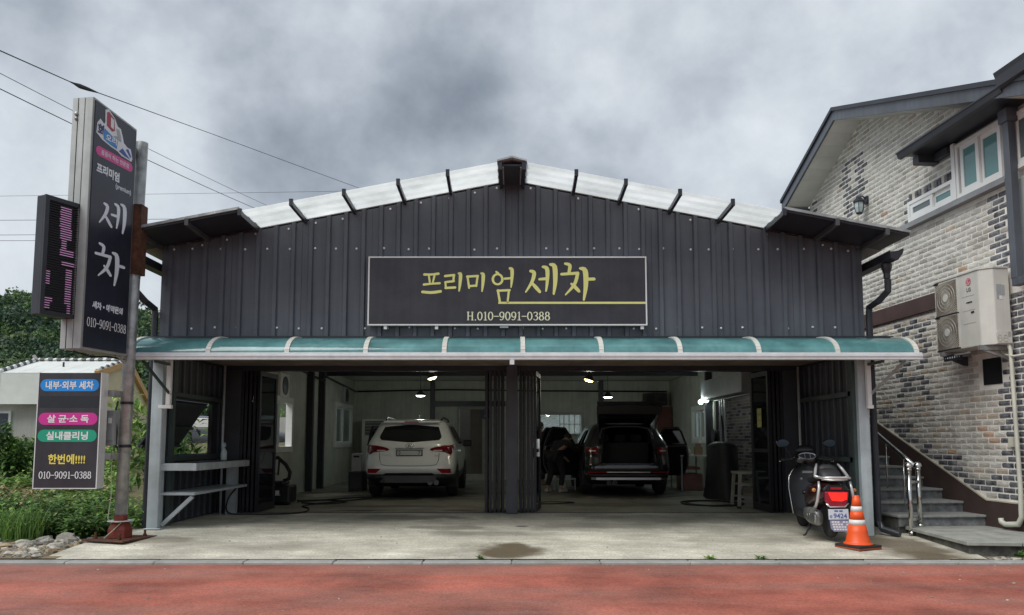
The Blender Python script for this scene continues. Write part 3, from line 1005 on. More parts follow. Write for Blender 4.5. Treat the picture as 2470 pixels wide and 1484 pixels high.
# barred back windows
f = MB()
f.box((0.64, YB - 0.14, 1.34), (2.23, YB - 0.101, 1.42)); f.box((0.64, YB - 0.14, 2.0), (2.23, YB - 0.101, 2.08)); f.box((0.64, YB - 0.14, 1.4201), (0.72, YB - 0.101, 1.9999)); f.box((2.15, YB - 0.14, 1.4201), (2.23, YB - 0.101, 1.9999))
bw = build(f, 'window', mat('grey_window_surround', (0.34, 0.35, 0.34), 0.5), wash)
g = MB(); g.box((0.721, YB - 0.055, 1.421), (2.149, YB - 0.05, 1.999)); build(g, 'pane', glass('misted_pane', (0.75, 0.85, 0.82), clear=0.55), bw)
for i in range(9):
    m_ = MB(); m_.box((0.725, YB - 0.08, 1.44 + 0.062 * i), (1.42, YB - 0.07, 1.455 + 0.062 * i)); build(m_, 'blind_slat', M_WHITE, bw)
for xx in (1.47, 1.60, 1.76, 1.93, 2.10):
    m_ = MB(); m_.box((xx, YB - 0.095, 1.425), (xx + 0.025, YB - 0.085, 1.995)); build(m_, 'bar', M_WHITE, bw)
m_ = MB(); m_.box((1.46, YB - 0.084, 1.70), (2.14, YB - 0.075, 1.725)); build(m_, 'bar', M_WHITE, bw)
f = MB(); f.box((3.94, YB - 0.13, 1.14), (4.41, YB - 0.101, 1.199)); f.box((3.94, YB - 0.13, 2.201), (4.41, YB - 0.101, 2.26)); f.box((3.94, YB - 0.13, 1.2), (4.0, YB - 0.101, 2.2)); f.box((4.35, YB - 0.13, 1.2), (4.41, YB - 0.101, 2.2)); f.box((4.27, YB - 0.09, 1.2), (4.32, YB - 0.06, 2.2))
bw = build(f, 'window', M_WHITE, wash)
g = MB(); g.box((4.001, YB - 0.055, 1.201), (4.349, YB - 0.05, 2.199)); build(g, 'pane', glass('clear_pane', (0.75, 0.85, 0.83), clear=0.9), bw)
# back door, ajar darkness of the office behind it
f = MB(); f.box((-1.70, YB - 0.14, 0.18), (-1.621, YB - 0.101, 2.26)); f.box((-0.919, YB - 0.14, 0.18), (-0.84, YB - 0.101, 2.26)); f.box((-1.6209, YB - 0.14, 2.181), (-0.9191, YB - 0.101, 2.26))
bd = build(f, 'door', mat('grey_door_casing', (0.30, 0.31, 0.28), 0.5), wash)
f = MB(); f.box((-1.30, YB - 0.02, 0.2), (-0.925, YB + 0.02, 2.17)); build(f, 'door_leaf', mat('brown_door_leaf', (0.13, 0.10, 0.08), 0.5), bd)
f = MB(); f.box((-0.84, YB - 0.13, 0.18), (-0.45, YB - 0.102, 2.2)); build(f, 'door_leaf', mat('pale_green_door', (0.36, 0.40, 0.30), 0.5), bd)
f = MB(); f.box((-1.75, YB - 0.55, 0.0), (-0.5, YB - 0.11, 0.18)); build(f, 'door_step', mat('pale_concrete_step', (0.42, 0.41, 0.37), 0.8), wash)
f = MB(); f.lathe([(0.02, 0.0), (0.17, 0.0), (0.17, -0.03), (0.02, -0.03)], (-0.80, YB - 0.135, 2.02), 20, 'y')
rs = build(f, 'round_sign', mat('navy_sign_face', (0.03, 0.05, 0.11), 0.4), wash)
f = MB(); f.prism([(-0.85, 1.95), (-0.75, 1.95), (-0.80, 2.10)], lambda a, b, d: (a, d, b), YB - 0.172, YB - 0.168); build(f, 'triangle_mark', M_WHITE, rs)
# dim yard room behind the doorway
f = MB(); f.box((-1.9, YB + 1.4, 0), (-0.6, YB + 1.44, 2.3)); build(f, 'office_wall', mat('dim_office_wall', (0.07, 0.065, 0.06), 0.8), wash)
# roller shutter housing over the right hand opening and its guide rails
f = MB(); f.box((4.60, 15.40, 2.17), (4.895, 18.72, 2.62)); build(f, 'shutter_box', mat('grey_shutter_housing', (0.33, 0.35, 0.37), 0.45), wash, bevel=0.01, seg=1)
for y in (17.6, 17.8, 18.0):
    f = MB(); f.box((4.86, y, 0.001), (4.895, y + 0.05, 2.16)); build(f, 'door_frame', M_STEEL, wash)
# propped hatch in the left porch wall
f = MB()
hy0, hy1 = 11.32, 12.66
hin = Vector((-5.02, 0, 1.80))
d = Vector((-0.46, 0, -0.70))
for (a0, a1, b0, b1, th) in ((0, 1, 0, 1, 0.02),):
    f.obox(((hin.x + d.x / 2), (hy0 + hy1) / 2, hin.z + d.z / 2), d / 2, (0, (hy1 - hy0) / 2, 0), Vector((0.70, 0, -0.46)).normalized() * 0.012)
hatch = build(f, 'hatch', M_CLADIN, wash)
f = MB()
for k in (0.06, 0.55, 0.96):
    c = hin + d * k + Vector((0.03, 0, -0.02))
    f.obox((c.x, (hy0 + hy1) / 2, c.z), d.normalized() * 0.02, (0, (hy1 - hy0) / 2, 0), Vector((0.70, 0, -0.46)).normalized() * 0.012)
build(f, 'hatch_rail', M_GIRT, hatch)
# wall fans and heater boxes on the left inner wall
for (y, z) in ((16.35, 2.36), (22.5, 2.52)):
    f = MB(); f.box((-4.899, y - 0.3, z - 0.26), (-4.83, y + 0.3, z + 0.26)); o = build(f, 'wall_fan', M_WHITE if y < 20 else M_STEEL, wash, bevel=0.01, seg=1)
    f = MB(); f.lathe([(0.20, 0), (0.20, 0.012), (0.05, 0.02)], (-4.829, y, z), 18, 'x'); build(f, 'fan_grille', M_TRIM, o)

# ------------------------------------------------ roof
M_ROOF = mat('grey_roof_sheet', (0.30, 0.31, 0.31), rough=0.5, var=0.1)
M_FRINGE = leafmat('white_translucent_roof_sheet', (0.72, 0.75, 0.74), 0.06)
[n for n in M_FRINGE.node_tree.nodes if n.type == 'MIX_SHADER'][0].inputs[0].default_value = 0.72
YO = 10.0                                   # front edge of the verge
roof_z = lambda x: APEX + 0.03 - abs(x) * SL
for sx in (-1, 1):
    f = MB()
    f.prism([(0.0, roof_z(0)), (5.30, roof_z(5.30)), (5.30, roof_z(5.30) + 0.05), (0.0, roof_z(0) + 0.05)], lambda a, b, d, sx=sx: (sx * a, d, b), YF + 0.02, YB + 0.25)
    build(f, 'roof', M_ROOF, wash)
# verge: white see-through sheets over the middle, dark ones at the ends
cuts = [0.17, 0.86, 1.52, 2.24, 2.94, 3.62]
for sx in (-1, 1):
    for a, b in zip(cuts[:-1], cuts[1:]):
        f = MB()
        prof = []
        for k in range(13):
            y = YO + (YF + 0.02 - YO) * k / 12
            prof.append((y, 0.022 if k % 4 in (1,) else 0.0))
        f.grid(lambda x_, k: (sx * x_, prof[int(k)][0], roof_z(x_) + 0.012 + prof[int(k)][1]), [a + 0.004, b - 0.004], list(range(13)))
        build(f, 'roof_sheet', M_FRINGE, wash)
    f = MB(); f.prism([(3.625, roof_z(3.625)), (5.28, roof_z(5.28)), (5.28, roof_z(5.28) + 0.03), (3.625, roof_z(3.625) + 0.03)], lambda a, b, d, sx=sx: (sx * a, d, b), YO, YF + 0.018)
    build(f, 'dark_verge', M_TRIM, wash)
    for xb in cuts[1:] + [4.32, 4.98]:
        f = MB()
        f.bar((sx * (xb + 0.02), YF + 0.01, roof_z(xb) - 0.035), (sx * xb, YO - 0.012, roof_z(xb) - 0.03), 0.042, 0.06)
        f.bar((sx * xb, YO - 0.013, roof_z(xb) - 0.058), (sx * xb, YO - 0.013, roof_z(xb) + 0.035), 0.05, 0.03, up=(0, 1, 0))
        build(f, 'verge_bracket', M_TRIM if xb < 4 else mat('dull_dark_bracket', (0.07, 0.075, 0.08), 0.5), wash)
    f = MB(); f.bar((sx * 3.63, YO - 0.01, roof_z(3.63) + 0.045), (sx * 5.29, YO - 0.01, roof_z(5.29) + 0.045), 0.03, 0.035); build(f, 'verge_trim', M_GALV, wash)
    # gutter under the eave: trough with hopper head, downpipe
    xg = sx * 5.14
    f = MB()
    sec = [(-0.06, 0.13), (-0.055, 0.03), (0.05, 0.01), (0.11, 0.09), (0.13, 0.155)]
    y0, y1 = 10.15, YB
    n = len(sec)
    inner = [(a * 0.9, b + 0.012) for a, b in sec]
    ring = sec + inner[::-1]
    f.prism(ring, lambda a, b, d, sx=sx: (xg + sx * a, d, 3.60 + b), y0, y1)
    f.prism([(-0.058, 0.12), (-0.053, 0.032), (0.05, 0.012), (0.108, 0.09), (0.127, 0.145)], lambda a, b, d, sx=sx: (xg + sx * a, d, 3.60 + b), y0 - 0.006, y0 - 0.001)
    build(f, 'gutter', M_TRIM, wash)
    f = MB()
    f.lathe([(0.075, 0.0), (0.068, -0.06), (0.045, -0.13), (0.045, -0.20)], (xg + sx * 0.02, 10.42, 3.61), 10)
    if sx < 0:
        pth = [(xg - 0.03, 10.42, 3.40), (xg - 0.03, 10.43, 3.24), (xg + 0.04, 10.55, 3.12), (xg + 0.075, 10.78, 3.05), (xg + 0.075, 10.80, 2.9), (xg + 0.06, 10.80, -0.1)]
    else:
        pth = [(xg + 0.03, 10.42, 3.40), (xg + 0.03, 10.43, 3.24), (xg - 0.03, 10.58, 3.13), (xg - 0.075, 10.78, 3.07), (xg - 0.075, 10.80, 2.9), (xg - 0.065, 10.80, 0.08), (xg - 0.04, 10.74, -0.02), (xg + 0.10, 10.55, -0.075)]
    f.tube(pth, 0.046, 10)
    build(f, 'downpipe', M_TRIM, wash, smooth=False)
# ridge cap with its dark open end
for sx in (-1, 1):
    f = MB(); f.box((sx * 0.135, YO - 0.01, APEX - 0.10), (sx * 0.178, YF, APEX + 0.012)); build(f, 'ridge_post', M_TRIM, wash)
f = MB(); f.prism([(-0.20, 0.013), (0, 0.063), (0.20, 0.013), (0.20, 0.035), (0, 0.088), (-0.20, 0.035)], lambda a, b, d: (a, d, APEX + b), YO - 0.02, YB); build(f, 'ridge_cap', M_STEEL, wash)
f = MB(); f.box((-0.134, YO + 0.05, APEX - 0.03), (0.134, YF - 0.01, APEX - 0.005)); build(f, 'ridge_vent', M_CLADIN, wash)
for x_ in (-0.12, 0.12):
    f = MB(); f.bar((x_, YO + 0.06, APEX - 0.045), (x_, YF - 0.06, APEX - 0.045), 0.018, 0.02); build(f, 'vent_frame', M_STEEL, wash)

# ------------------------------------------------ curved awning over the bays
awn = thing('awning', 'curved teal polycarbonate awning with white ribs across the whole front', 'awning', (0, 10.75, 2.3))
AX0, AX1 = -5.07, 5.36
YW, YC = YF - 0.03, 10.10
def arc(t):
    a = t * PI / 2
    return (YC + 0.02 + (YW - YC - 0.02) * (1 - math.cos(a)), 2.335 + 0.285 * math.sin(a))
def teal():
    m = mat('teal_polycarbonate', (0.110, 0.285, 0.30), rough=0.14, var=0.18, scale=2.2, col2=(0.15, 0.35, 0.36), spec=0.7, streak=0.08, coat=0.3)
    nt = m.node_tree; N, L = nt.nodes.new, nt.links.new
    b = nt.nodes["Principled BSDF"]
    t = N("ShaderNodeBsdfTranslucent"); t.inputs[0].default_value = (0.10, 0.36, 0.37, 1)
    mx = N("ShaderNodeMixShader"); mx.inputs[0].default_value = 0.35
    L(b.outputs[0], mx.inputs[1]); L(t.outputs[0], mx.inputs[2]); L(mx.outputs[0], nt.nodes["Material Output"].inputs[0])
    return m
M_TEAL = teal()
M_RIB = mat('cream_awning_rib', (0.58, 0.58, 0.54), rough=0.45, var=0.08, streak=0.05)
ts = [i / 10 for i in range(11)]
nb = 10
pw = (AX1 - AX0) / nb
for i in range(nb):
    f = MB(); x0, x1 = AX0 + i * pw + 0.01, AX0 + (i + 1) * pw - 0.01
    f.grid(lambda x_, t: (x_,) + arc(t), [x0, x0 + (x1 - x0) / 3, x0 + 2 * (x1 - x0) / 3, x1], ts)
    f.grid(lambda x_, t: (x_, arc(t)[0], arc(t)[1] - 0.006), [x1, x0], ts)
    build(f, 'awning_panel', M_TEAL, awn, smooth=True, fixn=False)
for i in range(nb + 1):
    x_ = AX0 + i * pw
    f = MB()
    pts = [arc(t) for t in ts]
    for (y0, z0), (y1, z1) in zip(pts[:-1], pts[1:]):
        f.bar((x_, y0, z0 + 0.008), (x_, y1 + 0.002, z1 + 0.008), 0.062, 0.022, up=(0, -1, 1))
    build(f, 'awning_rib', M_RIB, awn)
for sx, x_ in ((-1, AX0 + 0.03), (1, AX1 - 0.03)):       # closed ends
    f = MB(); f.prism([(p[0], p[1]) for p in [arc(t) for t in ts]] + [(YW, 2.335)], lambda a, b, d: (d, a, b), x_ - 0.004, x_ + 0.004); build(f, 'end_panel', M_TEAL, awn)
f = MB()
f.box((AX0 - 0.10, YC - 0.012, 2.325), (AX1 + 0.06, YC + 0.03, 2.350)); f.box((AX0 - 0.10, YC - 0.03, 2.292), (AX1 + 0.06, YC + 0.03, 2.3249)); f.box((AX0 - 0.10, YC - 0.018, 2.255), (AX1 + 0.06, YC + 0.06, 2.2919))
build(f, 'front_rail', M_ALU, awn, bevel=0.004, seg=1)
f = MB(); f.box((AX0 - 0.04, YW - 0.02, 2.60), (AX1 + 0.02, YW + 0.005, 2.66)); build(f, 'wall_rail', M_TRIM, awn)
f = MB(); f.box((-0.03, YC - 0.02, 2.19), (0.03, YC + 0.05, 2.254)); build(f, 'rail_clip', M_ALU, awn)
for x_, s in ((-4.74, -1), (4.93, 1)):
    f = MB(); f.box((x_ - 0.03, YF - 0.22, 1.68), (x_ + 0.03, YF - 0.16, 2.30)); f.box((x_ - 0.13 if s < 0 else x_ - 0.03, YF - 0.22, 1.63), (x_ + 0.05, YF - 0.16, 1.679))
    build(f, 'bracket', M_WHITE, awn, bevel=0.004, seg=1)
    f = MB(); f.bar((x_ + (-0.19 if s < 0 else 0.30), YC + 0.1, 2.26 if s < 0 else 2.24), (x_ + (0.02), YF - 0.19, 1.82), 0.03, 0.03); build(f, 'brace', M_GIRT if s < 0 else M_GALV, awn)
    f = MB(); f.bar((x_, YC + 0.06, 2.24), (x_, YF - 0.16, 2.24), 0.035, 0.035); build(f, 'brace', M_GIRT, awn)

# ================================================================== SIGNS
M_SIGN = mat('black_sign_face', (0.034, 0.033, 0.042), rough=0.35, var=0.18, scale=2.2, streak=0.14)
M_NAVY = mat('dark_navy_sign_face', (0.020, 0.022, 0.036), rough=0.32, var=0.18, scale=2.2, streak=0.14)
M_YEL = mat('lime_yellow_letters', (0.72, 0.73, 0.25), rough=0.5, var=0.03)
M_YELP = mat('pale_yellow_print', (0.78, 0.80, 0.56), rough=0.5, var=0.03)
M_LETW = mat('white_letters', (0.70, 0.75, 0.82), rough=0.5, var=0.04)
M_PRINT = mat('white_print', (0.72, 0.74, 0.76), rough=0.5, var=0.02)

sign = thing('shop_sign', 'wide black signboard with yellow brush lettering above the awning', 'sign', (-0.06, YF - 0.1, 2.8))
SX0, SX1, SZ0, SZ1, SY = -2.03, 1.90, 2.80, 3.785, 10.69
f = MB(); f.box((SX0 + 0.02, SY, SZ0 + 0.02), (SX1 - 0.02, SY + 0.05, SZ1 - 0.02)); build(f, 'face', M_SIGN, sign)
f = MB(); f.box((SX0, SY - 0.006, SZ0), (SX1, SY + 0.07, SZ0 + 0.019)); f.box((SX0, SY - 0.006, SZ1 - 0.019), (SX1, SY + 0.07, SZ1)); f.box((SX0, SY - 0.006, SZ0 + 0.0191), (SX0 + 0.019, SY + 0.07, SZ1 - 0.0191)); f.box((SX1 - 0.019, SY - 0.006, SZ0 + 0.0191), (SX1, SY + 0.07, SZ1 - 0.0191))
build(f, 'frame', M_WHITE, sign)
kx = (SX1 - SX0) / (2255 - 138.0); kz = (SZ1 - SZ0) / (608 - 90.0)
sfn = lambda x_, y_, d: (SX0 + (x_ - 138) * kx, SY - 0.003 - d, SZ1 - (y_ - 90) * kz)
for key in ('peu', 'ri', 'mi', 'eom', 'se', 'cha'):
    f = MB(); brush(f, key, sfn); build(f, 'letter', M_YEL, sign, fixn=False)
f = MB(); a = sfn(1128, 431, 0.0004); b = sfn(2250, 447, 0.0004); f.poly([a, (b[0], a[1], a[2]), (b[0], a[1], b[2]), (a[0], a[1], b[2])]); build(f, 'underline', M_YEL, sign, fixn=False)
put_digits('phone_number', 'H.010-9091-0388', sfn(1204, 538, 0.0), (1, 0, 0), (0, 0, 1), 635 * kx, 66 * kz, M_YELP, sign)
for x_ in (-1.78, -1.06, 1.83):
    f = MB(); f.box((x_ - 0.022, SY + 0.01, SZ0 - 0.05), (x_ + 0.022, SY + 0.06, SZ0 - 0.001)); build(f, 'clip', M_WHITE, sign)
f = MB(); f.box((-0.17, SY + 0.005, SZ0 - 0.032), (-0.05, SY + 0.06, SZ0 - 0.001)); build(f, 'clip', M_STEEL, sign)

# ------------------------------------------------ tall pole with its sign boxes
pole = thing('sign_pole', 'grey steel pole on a red flanged foot at the left of the forecourt', 'pole', (-5.04, 10.05, -0.07))
f = MB(); f.tube([(-5.045, 10.05, 0.15), (-5.03, 10.05, 2.4), (-4.99, 10.05, 5.19)], 0.076, 18); build(f, 'pole', M_GALV, pole, smooth=True)
M_RED = mat('red_oxide_paint', (0.17, 0.028, 0.018), rough=0.6, var=0.25, scale=8)
f = MB(); f.lathe([(0.15, -0.045), (0.15, 0.06), (0.135, 0.10), (0.085, 0.165), (0.082, 0.24)], (-5.045, 10.05, 0), 8); build(f, 'foot', M_RED, pole)
f = MB(); f.obox((-5.04, 10.05, -0.06), (0.30, -0.08, 0), (0.08, 0.30, 0), (0, 0, 0.010)); build(f, 'base_plate', M_RUST, pole, bevel=0.004, seg=1)
for dx, dy in ((-0.25, -0.13), (0.12, -0.26), (0.25, 0.14), (-0.1, 0.26)):
    f = MB(); f.tube([(-5.04 + dx, 10.05 + dy, -0.05), (-5.04 + dx, 10.05 + dy, 0.03)], 0.014, 6); f.lathe([(0.026, -0.05), (0.026, -0.02)], (-5.04 + dx, 10.05 + dy, 0), 6); build(f, 'anchor_bolt', M_RUST, pole)
f = MB(); f.box((-5.04, 9.965, 3.38), (-4.915, 10.14, 4.32)); build(f, 'rusty_sleeve', M_RUST, pole)
for z in (1.66, 1.10):
    f = MB(); f.lathe([(0.082, z), (0.082, z + 0.035)], (-5.035, 10.05, 0), 16); build(f, 'strap', M_BLKPL, pole)
f = MB(); f.lathe([(0.086, 0.155), (0.16, 0.16), (0.16, 0.167), (0.086, 0.167)], (-5.045, 10.05, 0), 14); build(f, 'collar', M_WHITE, pole)

# upper vertical box: narrow aluminium edge to the road, navy face to the right
nx0, nx1 = Vector((-5.41, 9.15, 0)), Vector((-5.14, 9.11, 0))
fx0, fx1 = Vector((-5.28, 9.96, 0)), Vector((-5.005, 9.92, 0))
ZA, ZB = 2.28, 5.40
ZBF = 5.32
up_sign = thing('tall_sign_box', 'tall narrow navy sign box with white lettering fixed high on the pole', 'sign', (-5.2, 9.5, ZA))
f = MB()
vs = [(p.x, p.y, ZA) for p in (nx0, nx1, fx1, fx0)] + [(p.x, p.y, z) for p, z in ((nx0, ZB), (nx1, ZB), (fx1, ZBF), (fx0, ZBF))]
f.add(vs, [(0, 3, 2, 1), (4, 5, 6, 7), (0, 1, 5, 4), (2, 3, 7, 6), (3, 0, 4, 7), (1, 2, 6, 5)])
build(f, 'casing', M_ALUP, up_sign)
e = (nx1 - nx0)
n_out = Vector((e.y, -e.x, 0)).normalized()
n_out = n_out if n_out.y < 0 else -n_out
for a, b in ((0.0, 0.27), (0.30, 0.60), (0.63, 1.0)):
    f = MB()
    p0, p1 = nx0 + e * a, nx0 + e * b
    c = (p0 + p1) / 2 + n_out * 0.008
    f.obox((c.x, c.y, (ZA + ZB) / 2), (p1 - p0) / 2, n_out * 0.008, (0, 0, (ZB - ZA) / 2 - 0.004)); build(f, 'edge_strip', M_ALUP, up_sign, bevel=0.003, seg=1)
g = fx1 - nx1
gl = g.length
gd = g.normalized()
gn = Vector((gd.y, -gd.x, 0))
gn = gn if gn.x > 0 else -gn
def ufn(a, z, d):                            # a: metres along the navy face from its road edge
    p = nx1 + gd * a + gn * (0.012 + d)
    return (p.x, p.y, z)
f = MB(); topz = lambda a: ZB - (ZB - ZBF) * a / gl
f.add([ufn(0.02, ZA + 0.03, -0.011), ufn(gl - 0.02, ZA + 0.03, -0.011), ufn(gl - 0.02, topz(gl) - 0.03, -0.011), ufn(0.02, topz(0) - 0.03, -0.011),
       ufn(0.02, ZA + 0.03, 0), ufn(gl - 0.02, ZA + 0.03, 0), ufn(gl - 0.02, topz(gl) - 0.03, 0), ufn(0.02, topz(0) - 0.03, 0)], [(4, 5, 6, 7), (0, 1, 5, 4), (1, 2, 6, 5), (2, 3, 7, 6), (3, 0, 4, 7)])
build(f, 'face', M_NAVY, up_sign)
AXU, AYU = gd, Vector((0, 0, 1))
def upt(a, z, d=0.004):
    return Vector(ufn(a, z, d))
# big brush syllables
for key, xm, zc, hgt in (('se', 1448, 4.02, 0.44), ('cha', 1732, 3.40, 0.46)):
    f = MB()
    k = hgt / 270.0
    brush(f, key, lambda x_, y_, d, xm=xm, zc=zc, k=k: ufn(gl * 0.50 + (x_ - xm) * k * 1.25, zc - (y_ - 270) * k, 0.003 + d)); build(f, 'letter', M_LETW, up_sign, fixn=False)
put_text('lettering', '프리미엄', 0.12, upt(gl * 0.36, 4.545), AXU, AYU, M_LETW, up_sign, 0.006, width=0.42, height=0.13)
put_text('lettering', '(premium)', 0.09, upt(gl * 0.72, 4.42), AXU, AYU, M_LETW, up_sign, 0.002, width=0.30, height=0.085)
put_text('lettering', '세차 • 예약문의', 0.08, upt(gl * 0.50, 2.84), AXU, AYU, M_LETW, up_sign, 0.004, width=0.56, height=0.095)
put_digits('phone_number', '010-9091-0388', upt(gl * 0.50, 2.62), AXU, AYU, 0.72, 0.115, M_PRINT, up_sign)
def pill(name, fn, a0, a1, z0, z1, m, parent, d=0.003):
    f = MB(); r = (z1 - z0) / 2; zc = (z0 + z1) / 2
    poly = [(a1 - r + r * math.cos(R(t)), zc + r * math.sin(R(t))) for t in range(-90, 91, 18)] + [(a0 + r + r * math.cos(R(t)), zc + r * math.sin(R(t))) for t in range(90, 271, 18)]
    f.prism(poly, fn, d - 0.0025, d)
    return build(f, name, m, parent, fixn=False)
M_PINK = mat('magenta_vinyl', (0.60, 0.055, 0.27), rough=0.4, var=0.03)
pill('pink_band', ufn, 0.06, gl - 0.07, 4.70, 4.82, M_PINK, up_sign)
put_text('lettering', '꼼꼼이 하는 전문점', 0.06, upt(gl * 0.5, 4.76, 0.006), AXU, AYU, M_PRINT, up_sign, 0.001, width=0.52, height=0.062)
# sticker logo: a white-edged badge with a red canister, grey hose and the blue word band (no face on it)
M_BADGE = mat('white_vinyl_sticker', (0.66, 0.69, 0.72), rough=0.4, var=0.03)
def shape(name, pts, m, d):
    f = MB(); f.prism(pts, ufn, d - 0.0012, d); return build(f, name, m, up_sign, fixn=False)
shape('badge_edge', [(0.05, 4.97), (0.06, 5.10), (0.11, 5.17), (0.18, 5.13), (0.20, 5.16), (0.19, 5.32), (0.25, 5.35), (0.37, 5.28), (0.43, 5.20), (0.49, 5.19), (0.53, 5.11), (0.56, 5.03), (0.63, 5.00), (0.70, 5.00), (0.74, 4.88), (0.72, 4.84), (0.52, 4.85), (0.44, 4.88), (0.32, 4.89), (0.16, 4.92)], M_BADGE, 0.003)
shape('red_canister', [(0.225, 5.13), (0.22, 5.30), (0.26, 5.32), (0.36, 5.27), (0.38, 5.12), (0.33, 5.09)], mat('crimson_vinyl', (0.36, 0.03, 0.06), 0.4), 0.0045)
shape('canister_panel', [(0.30, 5.14), (0.295, 5.27), (0.35, 5.25), (0.355, 5.13)], M_BADGE, 0.006)
shape('grey_hose', [(0.40, 5.16), (0.46, 5.17), (0.50, 5.09), (0.51, 5.02), (0.42, 5.02), (0.35, 5.04), (0.43, 5.07)], mat('grey_vinyl', (0.33, 0.36, 0.36), 0.4), 0.0045)
shape('word_band', [(0.18, 4.94), (0.19, 5.08), (0.30, 5.045), (0.44, 5.00), (0.43, 4.90), (0.30, 4.91)], mat('sky_blue_vinyl', (0.04, 0.22, 0.55), 0.4), 0.0045)
shape('blue_wedge', [(0.47, 4.89), (0.54, 4.955), (0.62, 4.90), (0.70, 4.86), (0.58, 4.865)], mat('deep_blue_vinyl', (0.03, 0.08, 0.36), 0.4), 0.0045)
shape('blue_roof', [(0.60, 4.96), (0.65, 4.985), (0.715, 4.90), (0.69, 4.885)], mat('deep_blue_vinyl', (0.03, 0.08, 0.36), 0.4), 0.0045)
put_text('lettering', '회', 0.12, upt(0.125, 5.03, 0.006), AXU, AYU, mat('navy_print', (0.03, 0.04, 0.16), 0.5), up_sign, 0.005, width=0.11, height=0.15)
put_text('lettering', '오리', 0.10, upt(0.32, 4.985, 0.006), AXU, AYU, M_PRINT, up_sign, 0.003, width=0.20, height=0.085)
f = MB(); p = nx0 + e * 0.22 + n_out * 0.02
f.blob((p.x, p.y, 5.19), 0.028, 0.02, 0.03, 8, 5); f.blob((p.x, p.y, 5.13), 0.024, 0.02, 0.025, 8, 5); build(f, 'cable_gland', M_GALV, up_sign, smooth=True)
f = MB(); q0 = nx0 + e * 0.28 + n_out * 0.012; f.tube([(q0.x, q0.y, z) for z in (5.39, 5.15, 4.0, 3.0, 2.29)], 0.007, 5); build(f, 'cable', M_BLKPL, up_sign)
f = MB(); f.tube([(-5.28, 9.2, 2.26), (-5.2, 9.4, 2.22), (-5.12, 9.7, 2.25), (-5.05, 9.95, 2.24)], 0.012, 6); build(f, 'cable', M_BLKPL, up_sign)
f = MB(); f.tube([(-5.08, 9.8, 2.28), (-5.05, 10.0, 2.20)], 0.02, 6); f.box((-5.13, 9.82, 2.30), (-5.02, 10.04, 2.38)); f.box((-5.13, 9.82, 5.0), (-5.02, 10.04, 5.08)); build(f, 'mount', M_GALV, up_sign)

# LED message board
ld0, ld1 = Vector((-5.45, 8.74, 0)), Vector((-5.262, 9.15, 0))
LZ0, LZ1 = 2.64, 4.05
led = thing('led_message_board', 'black louvred LED board with magenta lights beside the tall sign box', 'LED display', (-5.4, 8.9, LZ0))
dd = (ld1 - ld0); ll = dd.length; dd.normalize()
dn = Vector((dd.y, -dd.x, 0)); dn = dn if dn.x > 0 else -dn
lfn = lambda a, z, d: tuple(ld0 + dd * a + dn * d + Vector((0, 0, z)))
f = MB(); f.prism([(0, LZ0), (ll, LZ0), (ll, LZ1), (0, LZ1)], lfn, -0.13, 0.0); build(f, 'cabinet', M_TRIM, led, bevel=0.008, seg=1)
f = MB()
for (a0, a1, z0, z1) in ((0, 0.05, LZ0, LZ1), (ll - 0.03, ll, LZ0, LZ1), (0.0501, ll - 0.0301, LZ0, LZ0 + 0.05), (0.0501, ll - 0.0301, LZ1 - 0.05, LZ1)):
    f.prism([(a0, z0), (a1, z0), (a1, z1), (a0, z1)], lfn, 0.0005, 0.03)
build(f, 'rim', M_TRIM, led)
NR = 46
pit = (LZ1 - LZ0 - 0.10) / NR
M_LED = emat('magenta_led', (0.66, 0.34, 0.62), 0.26)
M_LOUV = mat('louvre_black', (0.010, 0.011, 0.015), 0.55)
lit = {}
for r_ in range(NR):
    z = LZ1 - 0.05 - (r_ + 0.5) * pit
    f = MB(); f.prism([(0.052, z + 0.004), (ll - 0.032, z + 0.004), (ll - 0.032, z + 0.011), (0.052, z + 0.011)], lfn, 0.001, 0.026); build(f, 'louvre', M_LOUV, led)
    seg = []
    if 1 <= r_ <= 9: seg.append((0.40 + 0.012 * (r_ % 3), 0.78))
    if 10 <= r_ <= 14: seg.append((0.44, 0.82))
    if 15 <= r_ <= 18: seg.append((0.50, 0.66))
    if 19 <= r_ <= 21: seg.append((0.46, 0.92))
    if 24 <= r_ <= 25: seg.append((0.54, 0.96))
    if 27 <= r_ <= 41: seg.append((0.70, 0.90))
    if 42 <= r_ <= 45: seg.append((0.80, 0.90))
    if 29 <= r_ <= 34: seg.append((0.04, 0.16))
    if 40 <= r_ <= 44: seg.append((0.04, 0.28 if r_ < 42 else 0.20))
    for a0, a1 in seg:
        f = MB(); w_ = ll - 0.084
        f.prism([(0.052 + a0 * w_, z - 0.006), (0.052 + a1 * w_, z - 0.006), (0.052 + a1 * w_, z - 0.001), (0.052 + a0 * w_, z - 0.001)], lfn, 0.001, 0.012); build(f, 'lit_row', M_LED, led)
for z in (3.72, 2.85):
    f = MB(); f.prism([(ll - 0.01, z), (ll + 0.06, z), (ll + 0.06, z + 0.19), (ll - 0.01, z + 0.19)], lfn, -0.10, -0.03); build(f, 'hinge_bracket', M_ALUP, led)

